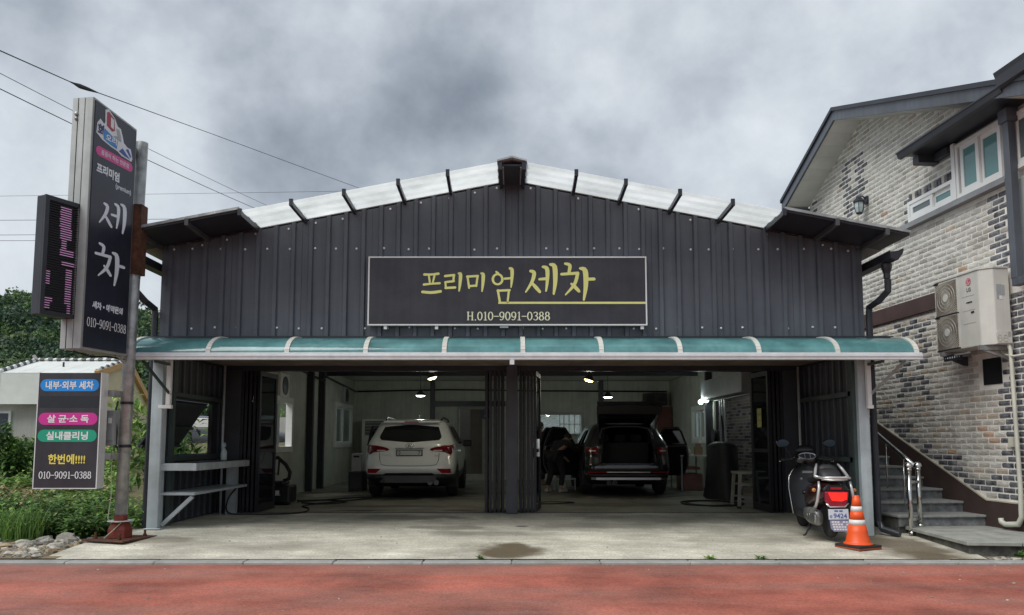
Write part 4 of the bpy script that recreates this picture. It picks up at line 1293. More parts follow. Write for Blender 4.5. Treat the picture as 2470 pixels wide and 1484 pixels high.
# lower service board facing the road
low = thing('service_board', 'low upright black service board with blue, pink and green bands beside the pole', 'sign', (-5.53, 9.65, 0.6))
BX0, BX1, BZ0, BZ1, BY = -5.93, -5.135, 0.595, 2.04, 9.60
f = MB(); f.box((BX0 + 0.012, BY, BZ0 + 0.012), (BX1 - 0.012, BY + 0.15, BZ1 - 0.006)); build(f, 'face', M_SIGN, low)
f = MB(); f.box((BX0, BY - 0.003, BZ0), (BX0 + 0.0119, BY + 0.16, BZ1)); f.box((BX0 + 0.012, BY - 0.003, BZ0), (BX1 - 0.0121, BY + 0.16, BZ0 + 0.0119)); f.box((BX1 - 0.0119, BY - 0.003, BZ0), (BX1, BY + 0.16, BZ1)); build(f, 'casing', M_ALU, low)
bfn = lambda x_, z_, d: (x_, BY - d, z_)
bx, bw_ = (BX0 + BX1) / 2, BX1 - BX0
X1, Z1 = Vector((1, 0, 0)), Vector((0, 0, 1))
M_BLUE = mat('azure_vinyl', (0.015, 0.26, 0.72), 0.4, var=0.03)
M_MINT = mat('mint_green_vinyl', (0.01, 0.33, 0.20), 0.4, var=0.03)
M_PINK2 = mat('rose_vinyl', (0.58, 0.03, 0.29), 0.4, var=0.03)
for nm, m_, z0, z1, body, wd, ht in (('blue_band', M_BLUE, 1.805, 1.955, '내부·외부 세차', 0.60, 0.105), ('pink_band', M_PINK2, 1.385, 1.535, '살 균·소 독', 0.52, 0.10), ('green_band', M_MINT, 1.175, 1.325, '실내클리닝', 0.52, 0.105)):
    pill(nm, bfn, BX0 + 0.03, BX1 - 0.03, z0, z1, m_, low)
    put_text('lettering', body, 0.1, (bx, BY - 0.005, (z0 + z1) / 2), X1, Z1, M_PRINT, low, 0.003, width=wd, height=ht)
f = MB(); f.box((BX0 + 0.03, BY - 0.002, 1.60), (BX1 - 0.03, BY - 0.0005, 1.745)); build(f, 'tape_patch', mat('blanking_tape', (0.016, 0.018, 0.024), 0.25), low)
put_text('lettering', '한번에!!!!', 0.12, (bx + 0.01, BY - 0.004, 0.96), X1, Z1, mat('yellow_letters', (0.72, 0.62, 0.10), 0.5), low, 0.003, width=0.46, height=0.125)
put_digits('phone_number', '010-9091-0388', (bx, BY - 0.004, 0.765), X1, Z1, 0.655, 0.09, M_PRINT, low)
f = MB(); f.box((BX1 - 0.02, BY + 0.165, 0.95), (BX1 + 0.07, 10.03, 1.03)); f.box((BX1 - 0.02, BY + 0.165, 1.75), (BX1 + 0.07, 10.03, 1.83)); build(f, 'arm', M_GALV, low)

jb = thing('junction_box', 'grey electrical box strapped to the sign pole', 'box', (-5.17, 9.9, 1.12))
f = MB(); f.box((-5.27, 9.86, 1.13), (-5.09, 9.99, 1.58)); build(f, 'case', mat('grey_box_paint', (0.27, 0.29, 0.29), 0.5, var=0.1), jb, bevel=0.006, seg=1)
f = MB(); f.box((-5.262, 9.848, 1.19), (-5.098, 9.8599, 1.50)); build(f, 'door', mat('grey_box_paint', (0.27, 0.29, 0.29), 0.5), jb, bevel=0.004, seg=1)
f = MB(); f.box((-5.16, 9.845, 1.41), (-5.115, 9.8475, 1.48)); build(f, 'label', M_WHITE, jb)
f = MB(); f.tube([(-5.10, 9.95, 1.7), (-5.12, 9.93, 1.55), (-5.085, 9.93, 1.3), (-5.10, 9.94, 1.1)], 0.012, 6); build(f, 'cable', M_BLKPL, jb)
f = MB(); f.tube([(-5.12, 9.95, 1.06), (-5.14, 9.94, 0.9), (-5.13, 9.95, 0.5), (-5.15, 9.93, 0.2), (-5.10, 9.92, 0.16), (-4.98, 9.94, 0.15), (-5.06, 9.88, 0.05), (-5.16, 9.88, -0.04)], 0.006, 6)
solo(f, 'cable', mat('pale_green_cable', (0.45, 0.50, 0.34), 0.6), 'thin pale cable hanging down beside the sign pole to its red foot', 'cable')

# overhead lines
M_WIRE = mat('black_cable_sheath', (0.02, 0.02, 0.022), 0.6)
def wire(p0, p1, sag, r, label, extra=None):
    pts = []
    for i in range(17):
        t = i / 16
        pts.append((p0[0] + (p1[0] - p0[0]) * t, p0[1] + (p1[1] - p0[1]) * t, p0[2] + (p1[2] - p0[2]) * t - sag * 4 * t * (1 - t)))
    f = MB(); f.tube(pts, r, 5)
    w_ = solo(f, 'overhead_wire', M_WIRE, label, 'wire', 'overhead wires')
    return w_
w1 = thing('overhead_wire', 'uppermost overhead wire with a dark splice at the top left', 'wire', (-9.9, 17, 9.3), 0, 'overhead wires')
pts = [(-9.6, 11.4, 7.85), (-9.74, 14.0, 8.58), (-9.93, 17.0, 9.31), (-8.6, 21.3, 9.95), (-7.1, 25.6, 10.5), (-5.5, 30.2, 11.1), (-4.6, 33, 11.4)]
f = MB(); f.tube(pts, [0.012, 0.012, 0.011, 0.008, 0.008, 0.008, 0.008], 6); build(f, 'cable', M_WIRE, w1)
f = MB(); f.tube([(-9.90, 16.55, 9.20), (-9.915, 16.75, 9.25), (-9.93, 17.0, 9.31), (-9.87, 17.2, 9.34), (-9.78, 17.5, 9.385)], [0.012, 0.025, 0.055, 0.045, 0.012], 8); build(f, 'splice', M_WIRE, w1, smooth=True)
wire((-9.72, 11, 7.74), (-9.49, 33, 10.94), 0.12, 0.007, 'thin upper wire of the slanting pair passing behind the tall sign')
wire((-9.66, 11, 7.42), (-9.88, 33, 10.79), 0.12, 0.010, 'lower wire of the slanting pair passing behind the tall sign')
wire((-60, 40, 13.92), (-1.2, 40, 14.62), 0.1, 0.009, 'faint level wire high behind the roof ridge')
wire((-27, 35, 11.42), (-4, 35, 11.66), 0.05, 0.012, 'level wire meeting the left roof corner')
wire((-26, 30, 9.36), (-16.2, 30, 9.40), 0.02, 0.010, 'upper wire of the close level pair left of the LED board')
wire((-26, 30, 9.17), (-16.2, 30, 9.14), 0.02, 0.010, 'lower wire of the close level pair left of the LED board')
wire((-20, 18.2, 3.32), (-5.6, 18.2, 3.13), 0.10, 0.010, 'low thin wire crossing in front of the white roof')

# ================================================================== THE BRICK HOUSE ON THE RIGHT
HP = (6.70, 10.60, 0.0)
HA = math.atan(0.0674)
house = thing('brick_house', 'two storey house of pale and black brick with dark eaves right of the car wash', 'house', HP, HA)


def hl(x, s, z):
    """house frame (x into the house, s along its flank away from the road) to world"""
    return Vector((HP[0] + x * math.cos(HA) - s * math.sin(HA), HP[1] + x * math.sin(HA) + s * math.cos(HA), z))


HS = Vector((-math.sin(HA), math.cos(HA), 0))
HX = Vector((math.cos(HA), math.sin(HA), 0))
RS, RZ = 3.2, 7.30
rake = lambda s: RZ - (0.43 * (s - RS) if s > RS else 0.36 * (RS - s))
M_MORT = mat('pale_mortar', (0.78, 0.76, 0.71), rough=0.9, var=0.10, scale=6, bump=0.3, bscale=90)
M_BRK = [mat('off_white_brick', (0.54, 0.525, 0.48), 0.85, var=0.16, scale=5, bump=0.6, bscale=45, rnd_var=0.07),
         mat('greige_brick', (0.46, 0.438, 0.392), 0.85, var=0.18, scale=5, bump=0.6, bscale=45, rnd_var=0.10),
         mat('buff_brick', (0.46, 0.39, 0.31), 0.85, var=0.18, scale=5, bump=0.6, bscale=45, rnd_var=0.10),
         mat('terracotta_brick', (0.42, 0.29, 0.205), 0.85, var=0.2, scale=5, bump=0.6, bscale=45, rnd_var=0.10),
         mat('blue_black_brick', (0.080, 0.084, 0.098), 0.6, var=0.45, scale=9, col2=(0.145, 0.15, 0.165), bump=0.6, bscale=45, rnd_var=0.15)]
S0, S1 = -1.75, 5.39
f = MB()
f.prism([(S0, -0.3), (S1, -0.3), (S1, rake(S1) - 0.10), (RS, RZ - 0.12), (S0, rake(S0) - 0.10)], lambda a, b, d: (d, a, b), 0.0, 0.15)
wall = build(f, 'brick_wall', M_MORT, house, local=True)
CP, BP = 0.0842, 0.235                      # course height, brick pitch
skirt = lambda s: 0.37 if s < 0.31 else 0.37 + (s - 0.31) * 0.4175
HOLES = [(-0.48, 0.56, 4.66, 5.68), (0.52, 1.78, 4.66, 5.10), (-0.13, 0.28, 1.96, 2.35), (S0, 1.15, 5.45, 6.05), (S0, -0.50, 3.4, 6.2), (S0, 2.17, 4.64, 4.76), (S0, 3.15, 3.22, 3.50)]


def hole(a, b, z0, z1):
    for h in HOLES:
        if b > h[0] + 0.03 and a < h[1] - 0.03 and z1 > h[2] + 0.01 and z0 < h[3] - 0.01:
            return True
    return False


rb = random.Random(11)


def brick_colour(sm, z, row, a):
    k = row % 2
    if sm < -0.42:
        return 4
    if sm < -0.02 and z < 4.64:
        return 4 if (rb.random() < (0.97 if (k == 0 or sm < -0.2) else 0.12)) else rb.choice([0, 1])
    if sm > 5.15:
        return 4 if rb.random() < (0.9 if k == 0 else 0.45) else 0
    d = z - skirt(sm)
    if z < 1.9 and d < 0.15 + 0.10 * ((row // 1) % 3) and sm < 3.0:
        return 4 if rb.random() < 0.76 else 1
    if z < 0.75 and sm < 0.45:
        return 4 if rb.random() < 0.45 + 0.5 * (0.75 - z) else 1
    # soldier-like dark columns set in the flank
    for (c, z0, z1, hw_) in ((2.13, 2.05, 3.14, 0.12), (1.67, 1.80, 3.16, 0.12)):
        if abs(sm - c) < hw_ and z0 < z < z1:
            return 4 if (row % 5 != 2) else 2
        if abs(sm - c) < hw_ * 2.1 and z0 < z < z1 and row % 5 in (1, 2):
            return 4 if rb.random() < 0.75 else 0
    for (c, z0, z1, hw_) in ((3.82, 5.40, 6.50, 0.12), (3.35, 5.72, 6.58, 0.12)):
        if abs(sm - c) < hw_ and z0 < z < z1:
            return 4
        if abs(sm - c) < hw_ * 2.1 and z0 < z < z1 and row % 4 in (1, 2):
            return 4 if rb.random() < 0.6 else 0
    if 1.45 < sm < 2.4 and 1.75 < z < 2.15 and rb.random() < 0.25:
        return 4
    if 1.74 < sm < 2.05 and 4.76 < z < 5.2:
        return 4 if k else 0
    r_ = rb.random()
    if r_ < 0.014:
        return 3
    if r_ < 0.035 + (0.06 if z < 3.2 else 0):
        return 2
    if r_ < (0.30 if z > 3.3 else 0.62):
        return 1
    return 0


def brick_shape(mb, a, b, z0, z1, rg, dx=0.0):
    """rough-faced brick: front split in three, edges drawn in unevenly"""
    n = 4
    j = lambda q: rg.uniform(-q, q)
    fr = 0.006 + dx
    vs = []
    for i in range(n):
        t = i / (n - 1)
        s = a + (b - a) * t
        vs.append((0.0, s, z0 + 0.001)); vs.append((-fr + 0.001 + j(0.0015), s, z0 + 0.004 + j(0.006)))
        vs.append((-fr - 0.004 + j(0.003), s, (z0 + z1) / 2 + j(0.01))); vs.append((-fr + 0.002 + j(0.0015), s, z1 - 0.004 + j(0.004))); vs.append((0.0, s, z1 - 0.001))
    fs = []
    for i in range(n - 1):
        for k in range(4):
            fs.append((i * 5 + k, (i + 1) * 5 + k, (i + 1) * 5 + k + 1, i * 5 + k + 1))
    fs.append((0, 1, 2, 3, 4)); e = (n - 1) * 5; fs.append((e + 4, e + 3, e + 2, e + 1, e))
    mb.add(vs, fs)


brks = []
nrow = int((7.2 + 0.1) / CP)
for row in range(nrow):
    z0 = -0.02 + row * CP
    z1 = z0 + CP - 0.018
    off = 0.5 * BP * (row % 2)
    n0 = int((S0 - off) / BP) - 1
    for i in range(n0, int((S1 - off) / BP) + 2):
        a, b = off + i * BP, off + (i + 1) * BP - 0.024
        a, b = max(a, S0 + 0.002), min(b, S1 - 0.002)
        if b - a < 0.05:
            continue
        sm, zm = (a + b) / 2, (z0 + z1) / 2
        if z1 > min(rake(a), rake(b)) - 0.11 or z0 < max(skirt(a), 0.36) - 0.05:
            continue
        if z0 < max(skirt(a), skirt(b)) - 0.03 and sm > 0.35 and z0 < skirt(sm) - 0.03:
            continue
        if sm > 3.95 and zm < 3.7:
            continue
        if hole(a, b, z0, z1):
            continue
        p = hl(0, sm, zm)
        size = 1.0 / ((p.x) ** 2 + p.y ** 2)
        vis = (p.x / p.y) < 0.668 and not (zm < 3.4 and sm > 3.2)
        brks.append(((size if vis else 0), a, b, z0, z1, brick_colour(sm, zm, row, a)))
brks.sort(key=lambda t: -t[0])
# the 290 that show largest: one object each, drawn from a few shared shapes
proto = {}
stuff = MB()
for k, (sz, a, b, z0, z1, c) in enumerate(brks):
    if k < 290:
        wlen = round((b - a) / 0.03)
        key = (wlen, c, k % 5)
        if key not in proto:
            m_ = MB(); L_ = wlen * 0.03 if abs(wlen * 0.03 - (b - a)) < 0.012 else (b - a)
            brick_shape(m_, -(b - a) / 2, (b - a) / 2, 0, CP - 0.018, random.Random(k), rb.uniform(-0.002, 0.003))
            o = build(m_, 'brick', M_BRK[c], wall, local=True)
            proto[key] = o.data
        else:
            o = bpy.data.objects.new('brick', proto[key]); COL.objects.link(o); o.parent = wall
        o.location = (-0.0005, (a + b) / 2, z0)
        o.rotation_euler = (0, 0, rb.uniform(-0.006, 0.006))
    else:
        stuff.cur = c
        brick_shape(stuff, a, b, z0, z1, rb, rb.uniform(-0.002, 0.003))
o = build(stuff, 'brickwork', M_BRK, wall, local=True)
o['kind'] = 'stuff'
f = MB(); f.box((0.0, S1 + 0.01, -0.3), (0.15, 14.5, 3.05)); annex = build(f, 'annex_wall', M_MORT, house, local=True)
stuff = MB(); ra = random.Random(5)
for row in range(36):
    for i in range(int((14.3 - S1) / BP)):
        a = S1 + 0.03 + 0.5 * BP * (row % 2) + i * BP
        stuff.cur = ra.choice([0, 1, 1, 2, 4, 4, 1])
        stuff.box((-0.006, a, row * CP), (0.0, a + BP - 0.018, row * CP + CP - 0.015))
o = build(stuff, 'brickwork', M_BRK, annex, local=True); o['kind'] = 'stuff'
f = MB(); f.box((-0.30, S1 + 0.02, 3.06), (2.0, 14.6, 3.14)); build(f, 'annex_roof', M_TRIM, house, local=True)
# soldier course over the small window, dark quoins beside it
for i in range(14):
    s = 0.60 + 0.086 * i
    f = MB(); f.box((-0.03, s, 5.115), (0, s + 0.068, 5.235)); build(f, 'brick', M_BRK[4 if i % 3 else 1], wall, local=True, bevel=0.006, seg=1)
M_PLINTH = mat('dark_brown_render', (0.050, 0.030, 0.026), rough=0.8, var=0.15, scale=3, bump=0.2, bscale=60)
f = MB(); f.prism([(S0, -0.25), (S0, 0.345), (0.31, 0.355), (3.9, 0.355 + 3.59 * 0.4175), (3.9, -0.25)], lambda a, b, d: (d, a, b), -0.028, 0.0)
build(f, 'plinth', M_PLINTH, house, local=True)
f = MB(); f.prism([(S0, 0.345), (S0, 0.362), (0.30, 0.372), (3.9, 0.372 + 3.6 * 0.4175), (3.9, 0.355 + 3.59 * 0.4175), (0.31, 0.355)], lambda a, b, d: (d, a, b), -0.033, 0.001)
build(f, 'plinth_trim', mat('pale_bead', (0.42, 0.38, 0.31), 0.7), house, local=True)
f = MB(); f.box((-0.045, 1.0, 3.235), (0.0, 3.75, 3.485)); build(f, 'brown_band', mat('brown_fibre_board', (0.072, 0.043, 0.040), 0.75, var=0.15, scale=3), house, local=True)
f = MB(); f.box((-0.115, -0.53, 4.655), (0.0, 2.17, 4.70)); f.box((-0.10, -0.53, 4.7001), (0.0, 2.17, 4.745)); build(f, 'sill_band', mat('grey_sill_metal', (0.24, 0.25, 0.26), 0.5), house, local=True)
M_TEALG = glass('teal_window_glass', (0.13, 0.27, 0.27), clear=0.05, rough=0.06)
M_GREYG = glass('grey_window_glass', (0.12, 0.15, 0.15), clear=0.05, rough=0.05)


def hwindow(s0, s1, z0, z1, sashes, name='window'):
    """window in the flank wall: outer frame, sashes with panes"""
    f = MB(); t = 0.055
    f.box((-0.085, s0, z0), (0.0, s1, z0 + t)); f.box((-0.085, s0, z1 - t), (0.0, s1, z1)); f.box((-0.085, s0, z0 + t + 1e-4), (0.0, s0 + t, z1 - t - 1e-4)); f.box((-0.085, s1 - t, z0 + t + 1e-4), (0.0, s1, z1 - t - 1e-4))
    w = build(f, name, M_WHITE, house, local=True)
    for k, (a, b, gm) in enumerate(sashes):
        xo = -0.058 if k % 2 == 0 else -0.022
        f = MB(); q = 0.065
        za, zb = z0 + t + 2e-4, z1 - t - 2e-4
        f.box((xo - 0.016, a, za), (xo + 0.016, b, za + q)); f.box((xo - 0.016, a, zb - q), (xo + 0.016, b, zb)); f.box((xo - 0.016, a, za + q + 1e-4), (xo + 0.016, a + q, zb - q - 1e-4)); f.box((xo - 0.016, b - q, za + q + 1e-4), (xo + 0.016, b, zb - q - 1e-4))
        build(f, 'sash', M_WHITE, w, local=True)
        f = MB(); f.box((xo - 0.004, a + q + 2e-4, za + q + 2e-4), (xo + 0.004, b - q - 2e-4, zb - q - 2e-4)); build(f, 'pane', gm, w, local=True)
    return w


f = MB(); f.box((-0.095, 0.50, 4.75), (0.0, 0.58, 5.60)); build(f, 'window_post', M_WHITE, house, local=True)
hwindow(-0.46, 0.495, 4.75, 5.56, [(0.0, 0.40, M_TEALG), (-0.40, 0.02, M_TEALG)])
hwindow(0.585, 1.75, 4.75, 5.085, [(1.10, 1.69, M_GREYG), (0.645, 1.14, M_TEALG)])
f = MB(); f.box((-0.02, -0.52, 5.57), (0.0, 0.60, 5.66)); f.box((-0.03, 0.60, 5.47), (0.0, 1.15, 5.60)); build(f, 'grey_lintel_board', mat('grey_sill_metal', (0.24, 0.25, 0.26), 0.5), house, local=True)
# enclosed veranda nearest the road
M_PANEL = mat('pale_grey_siding', (0.36, 0.39, 0.385), rough=0.5, var=0.06, streak=0.05)
for i in range(4):
    f = MB(); f.box((-0.03, -0.62 - 0.30 * i - 0.29, 3.42), (0.0, -0.62 - 0.30 * i, 4.64)); build(f, 'siding_panel', M_PANEL, house, local=True)
hwindow(-1.74, -0.66, 4.76, 5.52, [(-1.2, -0.72, M_GREYG), (-1.68, -1.15, M_GREYG)])
# pent roof and gutter over the windows
f = MB(); f.prism([(-0.50, 5.62), (-0.50, 5.66), (0.25, 6.02), (0.25, 5.62)], lambda a, b, d: (a, d, b), 1.12, -2.2); build(f, 'pent_roof', M_TRIM, house, local=True)
f = MB(); f.prism([(-0.56, 5.63), (-0.55, 5.60), (-0.50, 5.59), (-0.501, 5.685), (-0.55, 5.685), (-0.575, 5.68)], lambda a, b, d: (a, d, b), 1.18, -1.15); f.box((-0.585, 1.19, 5.676), (-0.54, -1.15, 5.695)); build(f, 'gutter', M_CLADIN, house, local=True)
f = MB(); f.prism([(-0.64, 5.78), (-0.62, 5.66), (-0.50, 5.62), (-0.50, 5.84), (-0.66, 5.84)], lambda a, b, d: (a, d, b), -1.16, -2.2); build(f, 'gutter', M_CLADIN, house, local=True)
f = MB(); f.box((-0.36, 0.95, 5.47), (-0.02, 1.10, 5.60)); f.box((-0.12, 0.62, 5.49), (-0.0, 0.94, 5.60)); build(f, 'eave_return', M_CLADIN, house, local=True)
f = MB(); f.box((-0.20, -0.76, 3.30), (-0.09, -0.65, 5.58)); f.box((-0.23, -0.79, 5.40), (-0.06, -0.62, 5.5801)); f.box((-0.20, -0.99, 3.20), (-0.09, -0.66, 3.30)); build(f, 'downpipe', M_CLAD, house, local=True, bevel=0.006, seg=1)
# main roof: two slopes, dark barge boards, boarded soffit
for sgn, s_e in ((1, 5.56), (-1, -2.2)):
    f = MB(); f.prism([(RS, RZ - 0.06), (s_e, rake(s_e) - 0.06), (s_e, rake(s_e)), (RS, RZ)], lambda a, b, d: (d, a, b), -0.50, 5.5); build(f, 'roof', M_TRIM, house, local=True)
    f = MB(); f.prism([(RS, RZ - 0.20), (s_e, rake(s_e) - 0.20), (s_e, rake(s_e) + 0.005), (RS, RZ + 0.005)], lambda a, b, d: (d, a, b), -0.54, -0.501); build(f, 'barge_board', M_CLAD, house, local=True)
    f = MB(); f.prism([(RS, RZ - 0.02), (s_e, rake(s_e) - 0.02), (s_e, rake(s_e) + 0.05), (RS, RZ + 0.05)], lambda a, b, d: (d, a, b), -0.575, -0.5401); build(f, 'verge_trim', M_TRIM, house, local=True)
    n = 8 if sgn > 0 else 13
    for i in range(n):
        a, b = RS + (s_e - RS) * i / n, RS + (s_e - RS) * (i + 1) / n
        g_ = 0.004 * sgn
        f = MB(); f.prism([(a + g_, rake(a) - 0.185), (b - g_, rake(b) - 0.185), (b - g_, rake(b) - 0.165), (a + g_, rake(a) - 0.165)], lambda p, q, d: (d, p, q), -0.50, -0.001)
        build(f, 'soffit_board', mat('cream_soffit', (0.62, 0.62, 0.57), 0.6, var=0.06, rnd_var=0.08), house, local=True)
f = MB(); f.box((-0.54, 5.40, 5.86), (4.0, 5.60, 6.12)); build(f, 'eave_box', M_CLAD, house, local=True)
f = MB(); f.prism([(5.60, 6.02), (5.72, 6.06), (5.72, 6.16), (5.60, 6.12)], lambda a, b, d: (d, a, b), -0.58, 4.0); build(f, 'gutter', M_TRIM, house, local=True)
f = MB(); f.box((-0.35, 5.50, 4.0), (-0.25, 5.60, 5.86)); build(f, 'downpipe', M_TRIM, house, local=True)
f = MB(); f.box((0.02, -0.12, 1.97), (0.10, 0.27, 2.34)); build(f, 'vent_opening', M_BLKPL, house, local=True)
f = MB(); f.box((-0.012, -0.12, 1.97), (0.0, 0.25, 2.335)); build(f, 'vent_cover', M_BLKPL, house, local=True)

# ------------------------------------------------ things on the flank wall
ac = thing('air_conditioner', 'white two-fan outdoor air conditioner on a steel bracket high on the brick wall', 'air conditioner', hl(-0.25, 0.12, 2.47), HA)
def al(x, s, z):
    return hl(x, s, z)
M_AC = mat('cream_appliance_paint', (0.56, 0.56, 0.52), rough=0.4, var=0.05, scale=3, streak=0.04)
AC0, AC1, AZ0, AZ1 = -0.43, 0.66, 2.47, 3.50
XF, XB = -0.40, -0.06
f = MB()
f.prism([(XF, AC1), (XF, AC0 + 0.13), (XF + 0.12, AC0), (XB, AC0), (XB, AC1)], lambda a, b, d: al(a, b, d), AZ0, AZ1)
body = build(f, 'body', M_AC, ac, bevel=0.008, seg=1)
f = MB(); f.prism([(XF - 0.012, AC1 + 0.01), (XF - 0.012, AC0 + 0.125), (XF + 0.115, AC0 - 0.012), (XB, AC0 - 0.012), (XB, AC1 + 0.01)], lambda a, b, d: al(a, b, d), AZ1 + 0.001, AZ1 + 0.02); build(f, 'lid', M_AC, ac)
M_GRL = mat('fan_grille_wire', (0.48, 0.46, 0.41), 0.5, metal=0.3)
for zc in (3.235, 2.735):
    sc = 0.385
    hw_ = 0.235
    f = MB(); f.obox(al(XF - 0.006, sc, zc), HX * 0.004, HS * (hw_ + 0.02), (0, 0, hw_ + 0.01)); o = build(f, 'fan_housing', M_AC, ac)
    f = MB(); f.obox(al(XF - 0.012, sc, zc), HX * 0.001, HS * hw_, (0, 0, hw_)); build(f, 'fan_shadow', mat('brown_dust', (0.20, 0.175, 0.14), 0.8, var=0.3, scale=12), o)
    f = MB()
    for k in range(64):
        a = 2 * PI * k / 64
        r1 = hw_ / max(abs(math.cos(a)), abs(math.sin(a)))
        f.bar(al(XF - 0.016, sc + 0.055 * math.cos(a), zc + 0.055 * math.sin(a)), al(XF - 0.016, sc + r1 * math.cos(a), zc + r1 * math.sin(a)), 0.0045, 0.004)
    for r_ in (0.10, 0.15, 0.20):
        f.tube([al(XF - 0.017, sc + r_ * math.cos(2 * PI * k / 28), zc + r_ * math.sin(2 * PI * k / 28)) for k in range(28)], 0.003, 4, closed=True)
    g_ = build(f, 'fan_grille', M_GRL, o)
    f = MB(); f.prism([(0.055 * math.cos(2 * PI * k / 18), 0.055 * math.sin(2 * PI * k / 18)) for k in range(18)], lambda a, b, d: al(XF - d, sc + a, zc + b), 0.014, 0.026); build(f, 'fan_hub', M_AC, o)
    f = MB(); f.obox(al(XF - 0.012, AC1 - 0.06, zc + hw_ + 0.005), HX * 0.01, HS * 0.05, (0, 0, 0.012)); build(f, 'clip', M_BLKPL, o)
    f = MB(); f.obox(al(XF - 0.008, sc, zc - hw_ - 0.012), HX * 0.006, HS * (hw_ + 0.025), (0, 0, 0.008)); build(f, 'grille_rail', M_TRIM, o)
f = MB(); f.prism([(0.052 * math.cos(2 * PI * k / 24), 0.052 * math.sin(2 * PI * k / 24)) for k in range(24)], lambda a, b, d: al(XF - d, -0.10 + a, 3.375 + b), 0.001, 0.004)
build(f, 'logo_disc', mat('rose_red_logo', (0.50, 0.08, 0.12), 0.4), ac, fixn=False)
f = MB()
lf = lambda a, b, d: al(XF - 0.0055 - d, -0.10 - a, 3.375 + b)
ribbon(f, [(-0.004, 0.022, 0.008), (-0.004, -0.016, 0.008), (0.014, -0.016, 0.008)], lf, 0)
ribbon(f, ell(0, 0, 0.038, 0.038, 0.006, 0.006, 16, 60, 360), lf, 0.0003)
build(f, 'logo_line', M_PRINT, ac, fixn=False)
put_text('logo_lettering', 'LG', 0.1, al(XF - 0.003, -0.10, 3.265), -HS, Z1, mat('dark_grey_print', (0.10, 0.10, 0.10), 0.5), ac, 0.003, width=0.085, height=0.055)
f = MB(); f.obox(al(XF - 0.004, -0.10, 3.09), HX * 0.003, HS * 0.06, (0, 0, 0.006)); f.obox(al(XF - 0.004, -0.16, 2.945), HX * 0.003, HS * 0.03, (0, 0, 0.012)); build(f, 'grip', M_BLKPL, ac)
for z in (3.18, 2.98, 2.80):
    f = MB(); f.obox(al(XF - 0.001, -0.08, z), HX * 0.0015, HS * 0.13, (0, 0, 0.003)); build(f, 'groove', M_GRL, ac)
f = MB(); f.obox(al(-0.21, AC0 - 0.002, 3.18), HX * 0.035, HS * 0.001, (0, 0, 0.10)); f.obox(al(-0.15, AC0 - 0.002, 3.20), HX * 0.02, HS * 0.001, (0, 0, 0.07)); build(f, 'rating_label', mat('grey_label', (0.36, 0.38, 0.40), 0.5), ac)
f = MB(); f.obox(al(-0.19, AC0 - 0.003, 3.10), HX * 0.02, HS * 0.001, (0, 0, 0.025)); build(f, 'rating_label', M_PRINT, ac)
f = MB(); f.prism([(-0.265, 2.485), (-0.07, 2.485), (-0.07, 2.645), (-0.265, 2.645), (-0.285, 2.62)], lambda a, b, d: al(a, AC0 - d, b), 0.001, 0.012); o = build(f, 'valve_cover', M_AC, ac)
for xx in (-0.245, -0.165):
    f = MB(); f.tube([al(xx + 0.03 * math.cos(t), AC0 - 0.013, 2.55 + 0.045 * math.sin(t)) for t in [2 * PI * k / 14 for k in range(14)]], 0.004, 5, closed=True); f.bar(al(xx - 0.03, AC0 - 0.013, 2.55), al(xx + 0.03, AC0 - 0.013, 2.55), 0.004, 0.004); build(f, 'knockout', M_GRL, o)
for k in range(5):
    f = MB(); f.obox(al(-0.105, AC0 - 0.0135, 2.575 + 0.014 * k), HX * 0.022, HS * 0.001, (0, 0, 0.003)); build(f, 'slot', M_GRL, o)
br = MB()
br.obox(al(-0.22, -0.30, 2.435), HX * 0.22, HS * 0.025, (0, 0, 0.03)); br.obox(al(-0.22, 0.52, 2.435), HX * 0.22, HS * 0.025, (0, 0, 0.03))
br.obox(al(-0.40, 0.11, 2.40), HX * 0.012, HS * 0.16, (0, 0, 0.012))
br.bar(al(-0.42, -0.30, 2.42), al(-0.01, -0.30, 2.28), 0.03, 0.03)
build(br, 'bracket', M_GALV, ac)
f = MB(); f.prism([(-0.42, 2.40), (-0.05, 2.40), (-0.05, 2.27), (-0.10, 2.27)], lambda a, b, d: al(a, d, b), 0.50, 0.53)
o = build(f, 'perforated_bracket', M_TRIM, ac)
f = MB()
f.obox(al(-0.37, 0.36, 2.375), HX * 0.006, HS * 0.20, (0, 0, 0.045)); build(f, 'perforated_bracket', M_TRIM, ac)
f = MB()
for k in range(7):
    f.prism([(0.012 * math.cos(2 * PI * q / 8), 0.012 * math.sin(2 * PI * q / 8)) for q in range(8)], lambda a, b, d, k=k: al(-0.377 - d, 0.52 - 0.052 * k + a, 2.375 + b), 0.0, 0.001)
build(f, 'bracket_hole', M_WHITE, ac, fixn=False)

lamp = thing('wall_lantern', 'black coach lantern on the upper brick wall beside the dark brick columns', 'lamp', hl(-0.15, 3.09, 5.3), HA)
f = MB(); f.obox(al(-0.035, 3.09, 5.56), HX * 0.015, HS * 0.05, (0, 0, 0.07)); f.tube([al(-0.04, 3.09, 5.58), al(-0.10, 3.09, 5.64), al(-0.17, 3.09, 5.60)], 0.014, 6); build(f, 'arm', M_TRIM, lamp)
f = MB(); c = al(-0.17, 3.09, 0); f.lathe([(0.02, 5.62), (0.05, 5.60), (0.11, 5.53), (0.11, 5.515), (0.085, 5.51)], (c.x, c.y, 0), 6); build(f, 'cap', M_TRIM, lamp)
f = MB(); f.lathe([(0.06, 5.33), (0.065, 5.31), (0.02, 5.29)], (c.x, c.y, 0), 6); build(f, 'base', M_TRIM, lamp)
f = MB(); f.lathe([(0.06, 5.33), (0.085, 5.42), (0.082, 5.509)], (c.x, c.y, 0), 6); build(f, 'glass', mat('frosted_lamp_glass', (0.40, 0.47, 0.48), 0.25, var=0.05), lamp)
f = MB()
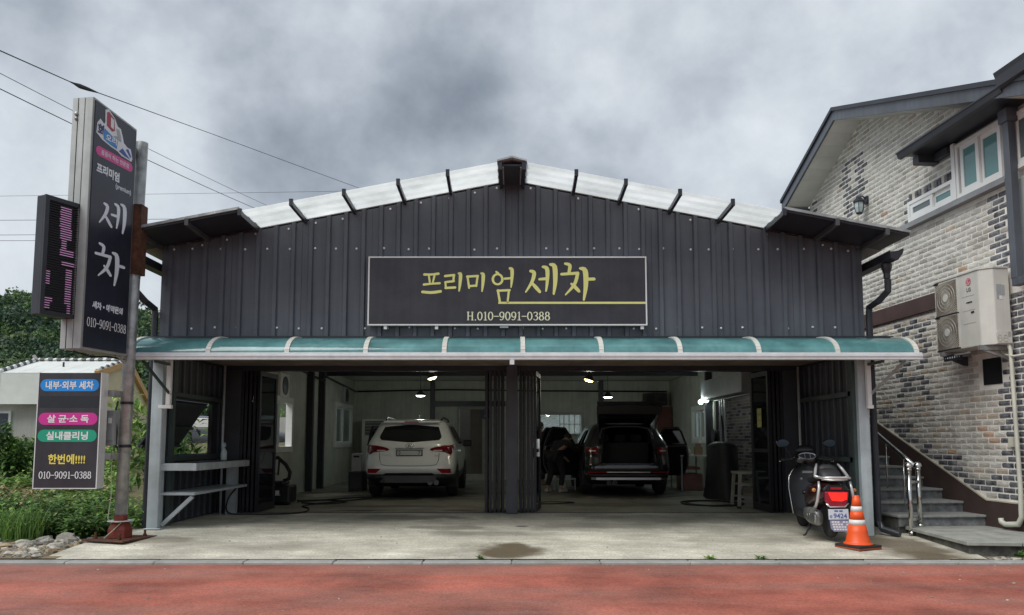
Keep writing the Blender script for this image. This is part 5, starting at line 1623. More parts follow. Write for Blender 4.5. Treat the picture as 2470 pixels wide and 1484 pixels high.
for k in range(6):
    a = 2 * PI * k / 6
    f.tube([(c.x + 0.063 * math.cos(a), c.y + 0.063 * math.sin(a), 5.33), (c.x + 0.088 * math.cos(a), c.y + 0.088 * math.sin(a), 5.42), (c.x + 0.086 * math.cos(a), c.y + 0.086 * math.sin(a), 5.51)], 0.006, 4)
build(f, 'cage_bar', M_TRIM, lamp)
f = MB()
f.tube([al(-0.05, -0.30, 2.52), al(-0.10, -0.38, 2.53), al(-0.09, -0.42, 2.40), al(-0.085, -0.43, 1.5), al(-0.085, -0.445, 0.55), al(-0.085, -0.44, 0.20), al(-0.09, -0.38, 0.10), al(-0.12, -0.18, 0.075), al(-0.12, -0.10, 0.10), al(-0.12, -0.09, 0.15)], [0.022, 0.022, 0.026, 0.026, 0.030, 0.036, 0.038, 0.036, 0.036, 0.034], 10)
dp = solo(f, 'drain_pipe', mat('cream_pvc_pipe', (0.52, 0.52, 0.45), 0.45, var=0.08, scale=4), 'cream plastic pipe down the brick corner bending at the landing', 'pipe', smooth=True)
f = MB(); f.obox(al(-0.045, -0.28, 1.17), HX * 0.022, HS * 0.04, (0, 0, 0.065)); solo(f, 'outlet_box', mat('ivory_plastic', (0.55, 0.54, 0.46), 0.5), 'small ivory outlet box on the dark brick corner beside the cream pipe', 'outlet box', bevel=0.005)
f = MB(); f.tube([al(-0.06, -0.10, 2.50), al(-0.10, -0.25, 2.36), al(-0.10, -0.50, 2.30), al(-0.08, -0.9, 2.31)], 0.014, 7); solo(f, 'refrigerant_line', mat('cream_pvc_pipe', (0.52, 0.52, 0.45), 0.45), 'thin cream hose looping out under the outdoor air conditioner', 'hose', smooth=True)

# ------------------------------------------------ outside stair
st = thing('outdoor_stair', 'grey granite stair climbing along the brick wall from a low landing', 'stair', (6.0, 10.3, -0.15))
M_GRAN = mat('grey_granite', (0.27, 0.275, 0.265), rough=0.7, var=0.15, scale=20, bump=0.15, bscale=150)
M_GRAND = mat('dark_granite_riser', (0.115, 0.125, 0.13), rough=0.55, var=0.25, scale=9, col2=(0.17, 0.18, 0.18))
M_STAIN = mat('stained_concrete', (0.085, 0.085, 0.078), rough=0.85, var=0.4, scale=6, bump=0.3)
for i in range(11):
    s = 0.35 + 0.475 * i
    zt = 0.155 + 0.155 * i
    wd = 1.28 if i < 2 else (1.12 if i < 4 else 1.04)
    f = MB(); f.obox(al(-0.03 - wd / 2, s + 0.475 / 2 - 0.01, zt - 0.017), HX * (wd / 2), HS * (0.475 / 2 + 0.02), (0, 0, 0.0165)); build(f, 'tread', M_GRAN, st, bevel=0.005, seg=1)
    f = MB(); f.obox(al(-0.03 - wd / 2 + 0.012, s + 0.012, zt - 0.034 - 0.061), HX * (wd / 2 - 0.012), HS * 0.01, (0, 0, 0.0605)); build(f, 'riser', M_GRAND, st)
f = MB()
f.prism([(0.38, -0.12)] + [q for i in range(11) for q in ((0.375 + 0.475 * i, 0.115 + 0.155 * i), (0.375 + 0.475 * (i + 1) - 0.001, 0.118 + 0.155 * i))] + [(5.6, 1.4), (1.4, -0.12)], lambda a, b, d: al(d, a, b), -0.05, -1.04)
f.obox(al(-1.16, 0.85, 0.0), HX * 0.12, HS * 0.46, (0, 0, 0.115))
build(f, 'stair_body', M_STAIN, st)
M_LAND = mat('landing_slab', (0.30, 0.305, 0.28), rough=0.8, var=0.15, scale=5, bump=0.25, bscale=80)
def slab(name, pts, z0, z1, m):
    f = MB(); f.prism(pts, lambda a, b, d: (a, b, d), z0, z1); return build(f, name, m, st, bevel=0.006, seg=1)
slab('landing_slab', [(5.50, 10.98), (5.47, 10.66), (5.37, 9.22), (5.97, 9.14), (6.12, 10.96)], -0.045, 0.0, M_LAND)
slab('landing_slab', [(6.128, 10.96), (5.978, 9.135), (7.4, 9.02), (7.4, 10.5), (6.66, 10.95)], -0.045, 0.001, M_LAND)
slab('landing_base', [(5.54, 10.98), (5.42, 9.27), (5.97, 9.19), (7.38, 9.07), (7.38, 10.6), (6.6, 10.98)], -0.32, -0.046, M_STAIN)

rail = thing('stair_handrail', 'stainless steel handrail with twin ball-topped posts at the foot of the stair', 'handrail', (5.5, 10.75, -0.05))
M_SST = mat('stainless_steel', (0.62, 0.62, 0.60), rough=0.18, metal=1.0, var=0.08)
P1, P2 = Vector((5.475, 10.70, 0)), Vector((5.68, 10.85, 0))
for p, zb in ((P1, -0.085), (P2, 0.002)):
    f = MB(); f.tube([(p.x, p.y, zb), (p.x, p.y, 0.80)], 0.031, 14); o = build(f, 'post', M_SST, rail, smooth=True)
    f = MB(); f.lathe([(0.045, zb), (0.045, zb + 0.02), (0.034, zb + 0.035)], (p.x, p.y, 0), 14); build(f, 'foot_ring', M_SST, o, smooth=False)
    f = MB(); f.blob((p.x, p.y, 0.845), 0.052, 0.052, 0.050, 14, 9); f.lathe([(0.036, 0.785), (0.040, 0.80), (0.028, 0.815)], (p.x, p.y, 0), 12); build(f, 'ball_cap', M_CHROME, o, smooth=True)
for z in (0.11, 0.62):
    f = MB(); f.tube([(P1.x, P1.y, z), (P2.x, P2.y, z)], 0.024, 10); build(f, 'cross_bar', M_SST, rail, smooth=True)
hr = lambda t: (5.68 - 0.12 * t, 10.85 + 0.95 * t, 0.80 + 0.52 * t)
f = MB(); f.tube([hr(0), hr(0.5), hr(1), hr(2), hr(3)], 0.030, 12); build(f, 'rail', M_SST, rail, smooth=True)
for t in (0.36, 0.78, 1.2, 1.6, 2.0, 2.4):
    p = hr(t); f = MB(); f.tube([(p[0] + 0.02, p[1], max(0.02, p[2] - 0.72)), (p[0] + 0.02, p[1], p[2] - 0.02)], 0.011, 8); build(f, 'baluster', M_SST, rail, smooth=True)

# ================================================================== VEHICLES
FR = [-1, -0.84, -0.6, -0.3, 0, 0.3, 0.6, 0.84, 1]
FSD = [0, 0.08, 0.16, 0.26, 0.36, 0.44, 0.46, 0.56, 0.66, 0.68, 0.8, 0.9, 1]
NC = 4


class Shell:
    """car body as stacked plan outlines: (z, rear y, front y, half width, rear corner radius, front corner radius)"""
    def __init__(s, lv):
        s.lv = lv

    def at(s, z):
        lv = s.lv
        if z <= lv[0][0]:
            return lv[0]
        for a, b in zip(lv[:-1], lv[1:]):
            if z <= b[0]:
                t = (z - a[0]) / (b[0] - a[0])
                return tuple(p + (q - p) * t for p, q in zip(a, b))
        return lv[-1]

    def outline(s, l):
        z, yr, yf, w, rr, rf = l
        pts = [((w - rr) * f, yr, z) for f in FR]
        for k in range(1, NC):
            a = R(-90 + 90 * k / NC); pts.append((w - rr + rr * math.cos(a), yr + rr + rr * math.sin(a), z))
        pts += [(w, yr + rr + (yf - rf - yr - rr) * f, z) for f in FSD]
        for k in range(1, NC):
            a = R(90 * k / NC); pts.append((w - rf + rf * math.cos(a), yf - rf + rf * math.sin(a), z))
        pts += [((w - rf) * f, yf, z) for f in (1, 0.5, 0, -0.5, -1)]
        for k in range(1, NC):
            a = R(90 + 90 * k / NC); pts.append((-(w - rf) + rf * math.cos(a), yf - rf + rf * math.sin(a), z))
        pts += [(-w, yr + rr + (yf - rf - yr - rr) * f, z) for f in reversed(FSD)]
        for k in range(1, NC):
            a = R(180 + 90 * k / NC); pts.append((-(w - rr) + rr * math.cos(a), yr + rr + rr * math.sin(a), z))
        return pts

    def mesh(s, mb, skip=None, cap=True):
        rows = [s.outline(l) for l in s.lv]
        n = len(rows[0])
        fs = []
        for j in range(len(rows) - 1):
            for i in range(n):
                if skip and skip(i, j, n):
                    continue
                fs.append((j * n + i, j * n + (i + 1) % n, (j + 1) * n + (i + 1) % n, (j + 1) * n + i))
        if cap:
            fs.append(tuple((len(rows) - 1) * n + i for i in range(n)))
            fs.append(tuple(range(n - 1, -1, -1)))
        mb.add([p for r_ in rows for p in r_], fs)

    def rear(s, x, z, off=0.004):
        _, yr, yf, w, rr, rf = s.at(z)
        d = abs(x) - (w - rr)
        y = yr if d <= 0 else yr + rr - math.sqrt(max(0, rr * rr - min(d, rr * 0.995) ** 2))
        return (x, y - off, z)

    def side(s, y, z, sg, off=0.004):
        _, yr, yf, w, rr, rf = s.at(z)
        x = w
        if y < yr + rr:
            d = min(yr + rr - y, rr * 0.99); x = w - rr + math.sqrt(rr * rr - d * d)
        elif y > yf - rf:
            d = min(y - (yf - rf), rf * 0.99); x = w - rf + math.sqrt(rf * rf - d * d)
        return (sg * (x + off), y, z)

    @staticmethod
    def spans(poly, nz):
        z0, z1 = min(p[1] for p in poly), max(p[1] for p in poly)
        out = []
        for k in range(nz + 1):
            z = z0 + (z1 - z0) * (0.002 + 0.996 * k / nz)
            xs = []
            for a, b in zip(poly, poly[1:] + poly[:1]):
                if (a[1] - z) * (b[1] - z) <= 0 and abs(a[1] - b[1]) > 1e-9:
                    xs.append(a[0] + (b[0] - a[0]) * (z - a[1]) / (b[1] - a[1]))
            out.append((z, min(xs), max(xs)))
        return out

    def patch(s, fn, poly, nz=6, nx=10):
        sp = s.spans(poly, nz)
        m = MB()
        vs = [fn(a + (b - a) * i / nx, z) for z, a, b in sp for i in range(nx + 1)]
        m.add(vs, [(j * (nx + 1) + i, j * (nx + 1) + i + 1, (j + 1) * (nx + 1) + i + 1, (j + 1) * (nx + 1) + i) for j in range(nz) for i in range(nx)])
        return m


M_PAINTW = mat('white_car_paint', (0.80, 0.83, 0.82), rough=0.25, var=0.03, coat=0.6)
M_PAINTB = mat('black_car_paint', (0.012, 0.013, 0.018), rough=0.22, var=0.1, coat=0.8)
M_CGL = mat('tinted_car_glass', (0.008, 0.009, 0.012), rough=0.06, var=0.05, spec=0.6)
M_LIGHT = mat('dark_red_tail_lens', (0.17, 0.006, 0.012), rough=0.15, var=0.15, scale=9, coat=0.7)
M_REFL = mat('red_reflector', (0.36, 0.01, 0.02), rough=0.2, var=0.1)
M_SKID = mat('grey_skid_plate', (0.13, 0.135, 0.14), rough=0.5, var=0.1)
M_ALLOY = mat('alloy_rim', (0.42, 0.43, 0.44), rough=0.3, metal=0.9, var=0.08)


def car_wheel(parent, x, y, r=0.36, w=0.225):
    sg = 1 if x > 0 else -1
    f = MB(); f.lathe([(r - 0.09, -w / 2), (r - 0.03, -w / 2), (r - 0.003, -w / 2 + 0.03), (r, 0), (r - 0.003, w / 2 - 0.03), (r - 0.03, w / 2), (r - 0.09, w / 2)], (x, y, r), 28, 'x')
    o = build(f, 'wheel', M_RUBBER, parent, local=True, smooth=False)
    f = MB(); f.lathe([(r - 0.091, -w / 2 + 0.01), (r - 0.085, w / 2 - 0.012), (r - 0.115, w / 2 - 0.012), (r - 0.125, w / 2 - 0.06)], (x, y, r), 24, 'x')
    rr = r - 0.10
    for k in range(5):
        a = 2 * PI * k / 5 + 0.3
        for da in (-0.13, 0.13):
            f.bar((x + sg * (w / 2 - 0.022), y + 0.04 * math.cos(a), r + 0.04 * math.sin(a)), (x + sg * (w / 2 - 0.02), y + rr * math.cos(a + da), r + rr * math.sin(a + da)), 0.028, 0.035, up=(1, 0, 0))
    f.lathe([(0.055, -0.01), (0.05, 0.012)], (x + sg * (w / 2 - 0.02), y, r), 12, 'x')
    build(f, 'rim', M_ALLOY, o, local=True)


LV = [(0.46, 0.09, 4.60, 0.90, 0.24, 0.5), (0.53, 0.02, 4.66, 0.925, 0.24, 0.5), (0.62, 0.0, 4.69, 0.935, 0.24, 0.5), (0.72, 0.02, 4.69, 0.94, 0.26, 0.5), (0.84, 0.075, 4.66, 0.94, 0.28, 0.5),
      (0.95, 0.095, 4.55, 0.935, 0.28, 0.5), (1.03, 0.11, 4.25, 0.93, 0.28, 0.5), (1.09, 0.125, 3.62, 0.92, 0.27, 0.45), (1.16, 0.16, 3.45, 0.90, 0.26, 0.4), (1.25, 0.24, 3.26, 0.865, 0.25, 0.35),
      (1.38, 0.36, 3.0, 0.805, 0.24, 0.3), (1.50, 0.47, 2.75, 0.75, 0.22, 0.3), (1.57, 0.53, 2.55, 0.715, 0.2, 0.3), (1.62, 0.62, 2.35, 0.66, 0.2, 0.3), (1.655, 0.80, 2.10, 0.55, 0.2, 0.3), (1.67, 1.05, 1.85, 0.38, 0.15, 0.2)]
LOWER = [(0.23, 0.42, 4.35, 0.76, 0.2, 0.4), (0.29, 0.20, 4.52, 0.84, 0.22, 0.45), (0.40, 0.07, 4.60, 0.915, 0.24, 0.5), (0.50, 0.045, 4.62, 0.918, 0.24, 0.5)]


def suv_common(t, sh, low, paint):
    f = MB(); low.mesh(f); build(f, 'lower_cladding', M_BLKPL, t, local=True, smooth=True)
    for x in (-0.815, 0.815):
        for y in (1.0, 3.70):
            f = MB()
            sg = 1 if x > 0 else -1
            f.prism([(y + 0.43 * math.cos(R(a)), 0.36 + 0.43 * math.sin(R(a))) for a in range(-20, 201, 20)], lambda a, b, d: (d, a, b), sg * 0.70, sg * 0.9415); build(f, 'wheel_arch', M_BLKPL, t, local=True)
            car_wheel(t, sg * 0.836, y)


wsuv = thing('white_suv', 'white estate style SUV parked nose-in in the left bay with dark rear glass', 'car', (-2.14, 16.05, 0.0), 0.0)
sh, lw = Shell(LV), Shell(LOWER)
f = MB(); sh.mesh(f); build(f, 'body', M_PAINTW, wsuv, local=True, smooth=True)
suv_common(wsuv, sh, lw, M_PAINTW)
f = sh.patch(lambda x, z: sh.rear(x, z, 0.006), [(-0.66, 1.27), (-0.60, 1.20), (-0.3, 1.165), (0, 1.16), (0.3, 1.165), (0.60, 1.20), (0.66, 1.27), (0.57, 1.50), (0.3, 1.535), (0, 1.54), (-0.3, 1.535), (-0.57, 1.50)], 8, 14)
build(f, 'rear_window', M_CGL, wsuv, local=True, smooth=True)
for sg in (-1, 1):
    f = sh.patch(lambda x, z: sh.rear(x * sg, z, 0.012), [(0.40, 1.0), (0.48, 1.055), (0.66, 1.09), (0.915, 1.125), (0.915, 0.99), (0.86, 0.90), (0.80, 0.925), (0.72, 0.965), (0.50, 0.975)], 8, 12)
    o = build(f, 'tail_light', M_LIGHT, wsuv, local=True, smooth=True)
    f = sh.patch(lambda x, z: sh.rear(x * sg, z, 0.016), [(0.50, 0.985), (0.68, 0.985), (0.68, 1.0), (0.50, 1.0)], 2, 4); build(f, 'reversing_lens', M_WHITE, o, local=True)
    f = sh.patch(lambda x, z: sh.rear(x * sg, z, 0.008), [(0.58, 0.615), (0.86, 0.615), (0.875, 0.525), (0.68, 0.525)], 4, 8); build(f, 'reflector', M_REFL, wsuv, local=True)
    f = sh.patch(lambda y, z: sh.side(y, z, sg, 0.006), [(0.95, 1.24), (1.2, 1.16), (1.75, 1.13), (1.75, 1.52), (1.3, 1.52), (1.0, 1.42)], 6, 6); build(f, 'side_window', M_CGL, wsuv, local=True)
    f = sh.patch(lambda y, z: sh.side(y, z, sg, 0.006), [(1.85, 1.13), (3.2, 1.13), (2.85, 1.40), (2.5, 1.53), (1.85, 1.53)], 6, 10); build(f, 'side_window', M_CGL, wsuv, local=True)
    f = MB(); f.tube([(sg * 0.60, 0.8, 1.65), (sg * 0.62, 1.0, 1.70), (sg * 0.62, 2.2, 1.69), (sg * 0.62, 2.4, 1.63)], 0.02, 6); build(f, 'roof_rail', M_BLKPL, wsuv, local=True)
f = sh.patch(lambda x, z: sh.rear(x, z, 0.010), [(-0.70, 0.40), (-0.48, 0.525), (0.48, 0.525), (0.70, 0.40)], 4, 10); build(f, 'bumper_insert', M_BLKPL, wsuv, local=True)
f = MB()
sp = [(-0.62, 0.36, 0.06), (-0.52, 0.455, 0.03), (0.52, 0.455, 0.03), (0.62, 0.36, 0.06)]
f.grid(lambda x, k: (x, 0.0 + 0.05 * (0.46 - (0.47 - 0.10 * k)) / 0.1 + (0.10 if abs(x) > 0.55 else 0), 0.475 - 0.15 * k), [-0.62, -0.5, -0.2, 0.2, 0.5, 0.62], [0, 0.5, 1]); build(f, 'skid_plate', M_SKID, wsuv, local=True)
f = MB(); f.box((-0.60, 0.39, 1.575), (0.60, 0.62, 1.615)); build(f, 'spoiler', M_PAINTW, wsuv, local=True, bevel=0.012)
f = MB(); f.box((-0.15, 0.384, 1.582), (0.15, 0.389, 1.606)); build(f, 'brake_light', M_REFL, wsuv, local=True)
f = MB(); f.prism([(0.72, 1.66), (0.90, 1.66), (0.86, 1.70), (0.80, 1.75)], lambda a, b, d: (d, a, b), -0.012 + 0.12, 0.012 + 0.12); build(f, 'antenna_fin', M_PAINTW, wsuv, local=True)
f = MB(); f.box((-0.275, 0.072, 0.875), (0.275, 0.09, 1.005)); o = build(f, 'licence_plate', M_BLKPL, wsuv, local=True)
f = MB(); f.box((-0.252, 0.068, 0.894), (0.252, 0.0715, 0.987)); build(f, 'plate_face', mat('grey_white_plate', (0.52, 0.54, 0.52), 0.5, var=0.05), o, local=True)
for ch, x_ in (('0', -0.205), ('7', 0.205)):
    put_text('plate_digit', ch, 0.1, (-2.14 + x_, 16.05 + 0.0665, 0.94), X1, Z1, M_TRIM, o, 0.002, width=0.042, height=0.078)
f = MB(); f.tube([(0.0 + 0.085 * math.cos(2 * PI * k / 24), sh.rear(0, 1.085)[1] - 0.006, 1.09 + 0.043 * math.sin(2 * PI * k / 24)) for k in range(24)], 0.008, 6, closed=True)
yy = sh.rear(0, 1.085)[1] - 0.006
f.tube([(-0.035, yy, 1.062), (-0.015, yy, 1.12)], 0.010, 6); f.tube([(0.015, yy, 1.06), (0.035, yy, 1.118)], 0.010, 6); f.tube([(-0.022, yy, 1.088), (0.022, yy, 1.092)], 0.009, 6)
build(f, 'emblem', M_CHROME, wsuv, local=True, smooth=True)
f = MB()
for k in range(7):
    f.box((-0.57 + 0.028 * k, 0.068, 0.905), (-0.55 + 0.028 * k, 0.074, 0.925))
build(f, 'model_badge', M_ALLOY, wsuv, local=True)
f = MB(); f.box((0.52, 0.066, 0.90), (0.61, 0.074, 0.905)); f.box((0.53, 0.066, 0.875), (0.61, 0.074, 0.89)); build(f, 'trim_badge', M_ALLOY, wsuv, local=True)
f = MB()       # shut line of the tailgate
pth = [(-0.62, 0.95), (-0.615, 0.80), (-0.57, 0.70), (-0.45, 0.675), (0, 0.67), (0.45, 0.675), (0.57, 0.70), (0.615, 0.80), (0.62, 0.95)]
f.tube([sh.rear(x, z, 0.001) for x, z in pth], 0.006, 5); build(f, 'tailgate_seam', M_TRIM, wsuv, local=True)
f = MB(); f.box((-0.30, 0.085, 1.035), (0.30, 0.105, 1.042)); build(f, 'tailgate_seam', M_TRIM, wsuv, local=True)
for x_ in (0.50, 0.63):
    f = MB(); f.lathe([(0.05, 0.0), (0.055, -0.16), (0.04, -0.16)], (x_ - 0.06, 0.20, 0.33), 12, 'y'); build(f, 'exhaust_tip', M_SKID, wsuv, local=True)
for sg in (-1, 1):
    f = MB(); f.box((sg * 0.93, 3.05, 1.06), (sg * 1.14, 3.14, 1.22)); build(f, 'door_mirror', M_BLKPL if sg > 0 else M_PAINTW, wsuv, local=True, bevel=0.03)
    f = MB(); f.box((sg * 0.938, 1.62, 0.96), (sg * 0.962, 1.82, 0.99)); build(f, 'door_handle', M_CHROME, wsuv, local=True)
f = sh.patch(lambda x, z: (x, Shell(LV).at(z)[2] + 0.006, z), [(-0.62, 1.14), (0.62, 1.14), (0.5, 1.5), (-0.5, 1.5)], 5, 6); build(f, 'windscreen', M_CGL, wsuv, local=True)


def car_door(t, paint, sg, yh, L, ang, belt=1.08, top=1.52, name='door'):
    """open door: lower panel, window frame, dark pane"""
    hx = sg * 0.90
    d = Vector((sg * math.sin(R(ang)), -math.cos(R(ang)), 0))
    n = Vector((d.y, -d.x, 0))
    P = lambda a, b, w: Vector((hx, yh, 0)) + d * a + n * w + Vector((0, 0, b))
    f = MB(); f.prism([(0.02, 0.36), (L - 0.12, 0.36), (L, 0.62), (L + 0.02, 0.85), (L - 0.02, belt), (0.02, belt - 0.04)], P, -0.05, 0.05); o = build(f, name, paint, t, local=True, bevel=0.02)
    f = MB(); q = [(0.05, belt - 0.04), (L - 0.03, belt), (L - 0.16, top - 0.10), (L - 0.24, top), (0.35, top - 0.02)]
    for a, b in zip(q[1:], q[2:] + q[:1]):
        f.bar(P(a[0], a[1], 0), P(b[0], b[1], 0), 0.05, 0.045)
    build(f, 'window_frame', M_BLKPL, o, local=True)
    f = MB(); f.prism([(0.09, belt - 0.03), (L - 0.05, belt), (L - 0.18, top - 0.1), (L - 0.25, top - 0.02), (0.36, top - 0.04)], P, -0.004, 0.004); build(f, 'pane', M_CGL, o, local=True)
    return o


car_door(wsuv, M_PAINTW, -1, 3.15, 1.05, 20)

# dark SUV with its tailgate and doors open
bsuv = thing('black_suv', 'black SUV in the right bay with raised tailgate and open doors', 'car', (2.52, 16.75, 0.0), 0.0)
kz_ = 0.965
LVB = [(z * kz_, yr * 0.9, yf, w, rr, rf) for z, yr, yf, w, rr, rf in LV]
shb = Shell(LVB)
def skipb(i, j, n):
    nr = len(FR)
    if 1 <= i <= nr - 3 and 3 <= j <= 11:
        return True                           # boot opening
    base = nr - 1 + NC
    k = i - base
    base2 = base + len(FSD) - 1 + 2 * NC + 4
    k2 = (len(FSD) - 2) - (i - base2)
    for kk in (k, k2):
        if 8 <= j <= 10 and kk in (2, 3, 4, 6, 7):
            return True                       # side windows
    return False
f = MB(); shb.mesh(f, skipb); build(f, 'body', M_PAINTB, bsuv, local=True, smooth=True)
suv_common(bsuv, shb, Shell(LOWER), M_PAINTB)
M_TRIMIN = mat('dark_car_interior', (0.022, 0.022, 0.024), 0.8, var=0.1)
f = MB(); f.box((-0.62, 0.12, 0.62), (0.62, 1.30, 0.66)); build(f, 'boot_floor', M_TRIMIN, bsuv, local=True)
f = MB(); f.box((-0.66, 1.25, 0.66), (0.66, 1.38, 1.16)); build(f, 'rear_seat', M_TRIMIN, bsuv, local=True, bevel=0.04)
for x_ in (-0.38, 0, 0.38):
    f = MB(); f.box((x_ - 0.12, 1.27, 1.17), (x_ + 0.12, 1.36, 1.34)); build(f, 'headrest', M_TRIMIN, bsuv, local=True, bevel=0.03)
for x_ in (-0.40, 0.40):
    f = MB(); f.box((x_ - 0.24, 2.25, 0.5), (x_ + 0.24, 2.38, 1.18)); f.box((x_ - 0.13, 2.28, 1.2), (x_ + 0.13, 2.36, 1.38)); build(f, 'front_seat', M_TRIMIN, bsuv, local=True, bevel=0.04)
f = MB(); pr = [shb.rear(x, z, 0.010) for x, z in [(-0.60, 0.72), (-0.58, 1.30), (-0.52, 1.46), (-0.3, 1.505), (0, 1.51), (0.3, 1.505), (0.52, 1.46), (0.58, 1.30), (0.60, 0.72)]]
f.tube(pr, 0.018, 6); build(f, 'opening_seal', mat('worn_rubber_seal', (0.06, 0.06, 0.062), 0.35), bsuv, local=True, smooth=True)
f = MB(); f.box((-0.60, 0.03, 0.655), (0.60, 0.16, 0.70)); build(f, 'loading_sill', mat('satin_sill', (0.16, 0.17, 0.19), 0.35, metal=0.5), bsuv, local=True)
# raised tailgate
def gate(u_, v_):
    """u_ across -1..1, v_ from hinge (0) to tip (1)"""
    w = 0.60 + 0.12 * v_ - 0.06 * max(0, v_ - 0.8) * 5 * 0.3
    y = 0.56 - 0.92 * v_ ** 0.9
    z = 1.63 + 0.42 * v_ - 0.30 * max(0, v_ - 0.70) ** 1.5 + 0.03 * (1 - u_ * u_)
    return (u_ * w, y, z)
us = [-1, -0.9, -0.5, 0, 0.5, 0.9, 1]; vs_ = [0, 0.15, 0.3, 0.45, 0.6, 0.75, 0.88, 1.0]
f = MB(); f.grid(lambda a, b: gate(a, b), us, vs_); f.grid(lambda a, b: (gate(a, b)[0], gate(a, b)[1] + 0.03, gate(a, b)[2] - 0.07), us, vs_)
f.grid(lambda a, k: tuple(p + q * k for p, q in zip(gate(a, 1.0), (0, 0.03, -0.07))), us, [0, 1])
for e_ in (-1, 1):
    f.grid(lambda b, k: tuple(p + q * k for p, q in zip(gate(e_, b), (0, 0.03, -0.07))), vs_, [0, 1])
o = build(f, 'tailgate', M_PAINTB, bsuv, local=True, smooth=False)
f = MB(); f.grid(lambda a, k: (a * 0.70, 0.56 - 0.92 * (0.99) - 0.0 + 0.14 * k, 2.03 - 0.26 * k + 0.0), [-1, 0, 1], [0, 1]); 
f.grid(lambda a, k: (a * 0.70, 0.56 - 0.92 * (0.99) + 0.03 + 0.14 * k, 2.03 - 0.26 * k - 0.01), [-1, 0, 1], [0, 1]); build(f, 'gate_lip', M_TRIMIN, o, local=True)
f = MB(); f.grid(lambda a, k: (0.0 + 0.30 * a + 0.2, -0.05 + 0.30 * k, 1.83 - 0.09 * k), [-1, 1], [0, 1]); build(f, 'gate_glass', M_CGL, o, local=True)
for sg in (-1, 1):
    f = MB(); f.tube([(sg * 0.60, 0.30, 1.30), (sg * 0.66, -0.12, 1.80)], 0.012, 6); build(f, 'gas_strut', M_TRIM, bsuv, local=True)
    f = shb.patch(lambda x, z: shb.rear(x * sg, z, 0.010), [(0.66, 1.06), (0.91, 1.09), (0.91, 0.93), (0.64, 0.90)], 5, 6); o = build(f, 'tail_light', M_LIGHT, bsuv, local=True)
    f = shb.patch(lambda x, z: shb.rear(x * sg, z, 0.014), [(0.70, 0.965), (0.84, 0.965), (0.84, 0.985), (0.70, 0.985)], 2, 4); build(f, 'reversing_lens', M_WHITE, o, local=True)
    f = shb.patch(lambda x, z: shb.rear(x * sg, z, 0.022), [(0.48, 0.505), (0.88, 0.50), (0.88, 0.525), (0.48, 0.525)], 2, 8); build(f, 'reflector', mat('bright_red_reflector', (0.60, 0.01, 0.02), 0.25), bsuv, local=True)
    car_door(bsuv, M_PAINTB, sg, 2.28, 0.92, 68 if sg < 0 else 62)
    f = MB(); f.box((sg * 0.93, 3.05, 1.02), (sg * 1.12, 3.14, 1.18)); build(f, 'door_mirror', M_PAINTB, bsuv, local=True, bevel=0.03)
    f = MB(); f.prism([(0.98, 1.13), (3.2, 1.10), (2.6, 1.50), (1.3, 1.50)], lambda a, b, d: (d, a, b), sg * 0.64, sg * 0.645); build(f, 'side_window', glass('smoked_car_pane', (0.35, 0.37, 0.37), clear=0.8), bsuv, local=True)
car_door(bsuv, M_PAINTB, -1, 3.30, 1.05, 66)
f = MB(); f.tube([shb.rear(x, 0.515, 0.024) for x in (-0.47, -0.2, 0, 0.2, 0.47)], 0.013, 6); build(f, 'chrome_strip', M_WHITE, bsuv, local=True, smooth=True)  # white colour stands for the bright reflection on the chrome
f = MB(); f.grid(lambda x, k: (x, 0.02 + (0.06 if abs(x) > 0.7 else 0), 0.40 - 0.05 * k), [-0.80, -0.7, 0, 0.7, 0.80], [0, 1]); build(f, 'skid_plate', M_ALLOY, bsuv, local=True)
for x_ in (-0.42, -0.29):
    f = MB(); f.lathe([(0.045, 0.0), (0.048, -0.14), (0.040, -0.142), (0.036, -0.02)], (x_, 0.17, 0.285), 14, 'y'); build(f, 'exhaust_tip', M_SKID, bsuv, local=True)

# parked car at the back of the weedy lot
pcar = thing('grey_car', 'dark grey saloon car parked on the weedy lot behind the sign pole', 'car', (-12.1, 26.2, 0.62), R(-88))
LVG = [(z * 0.85, yr * 0.6 + (0.35 if z > 1.12 else 0), yf - (0.25 if z > 1.12 else 0), w * 0.96, rr, rf) for z, yr, yf, w, rr, rf in LV]
shg = Shell(LVG)
M_GREYC = mat('dark_grey_car_paint', (0.055, 0.058, 0.072), 0.25, var=0.05, coat=0.6)
f = MB(); shg.mesh(f); build(f, 'body', M_GREYC, pcar, local=True, smooth=True)
suv_common(pcar, shg, Shell(LOWER), M_GREYC)
for sg in (-1, 1):
    f = shg.patch(lambda y, z: shg.side(y, z, sg, 0.006), [(1.2, 0.98), (3.1, 0.96), (2.6, 1.28), (1.6, 1.28)], 5, 10); build(f, 'side_window', M_CGL, pcar, local=True)

# ------------------------------------------------ scooter
sco = thing('scooter', 'black and maroon scooter with chrome rails and red tail light under the awning end', 'scooter', (4.17, 10.22, -0.075), R(-6))
M_SBLK = mat('gloss_black_scooter_paint', (0.010, 0.010, 0.012), 0.2, var=0.1, coat=0.6)
M_SATIN = mat('satin_silver_trim', (0.62, 0.62, 0.62), 0.3, metal=0.6, var=0.05)
M_MAR = mat('dark_maroon_paint', (0.035, 0.006, 0.008), 0.2, var=0.1, coat=0.6)
M_GREY = mat('charcoal_leg_shield', (0.028, 0.030, 0.034), 0.4, var=0.2)
M_SEAT = mat('black_seat_vinyl', (0.018, 0.018, 0.02), 0.55, var=0.15)


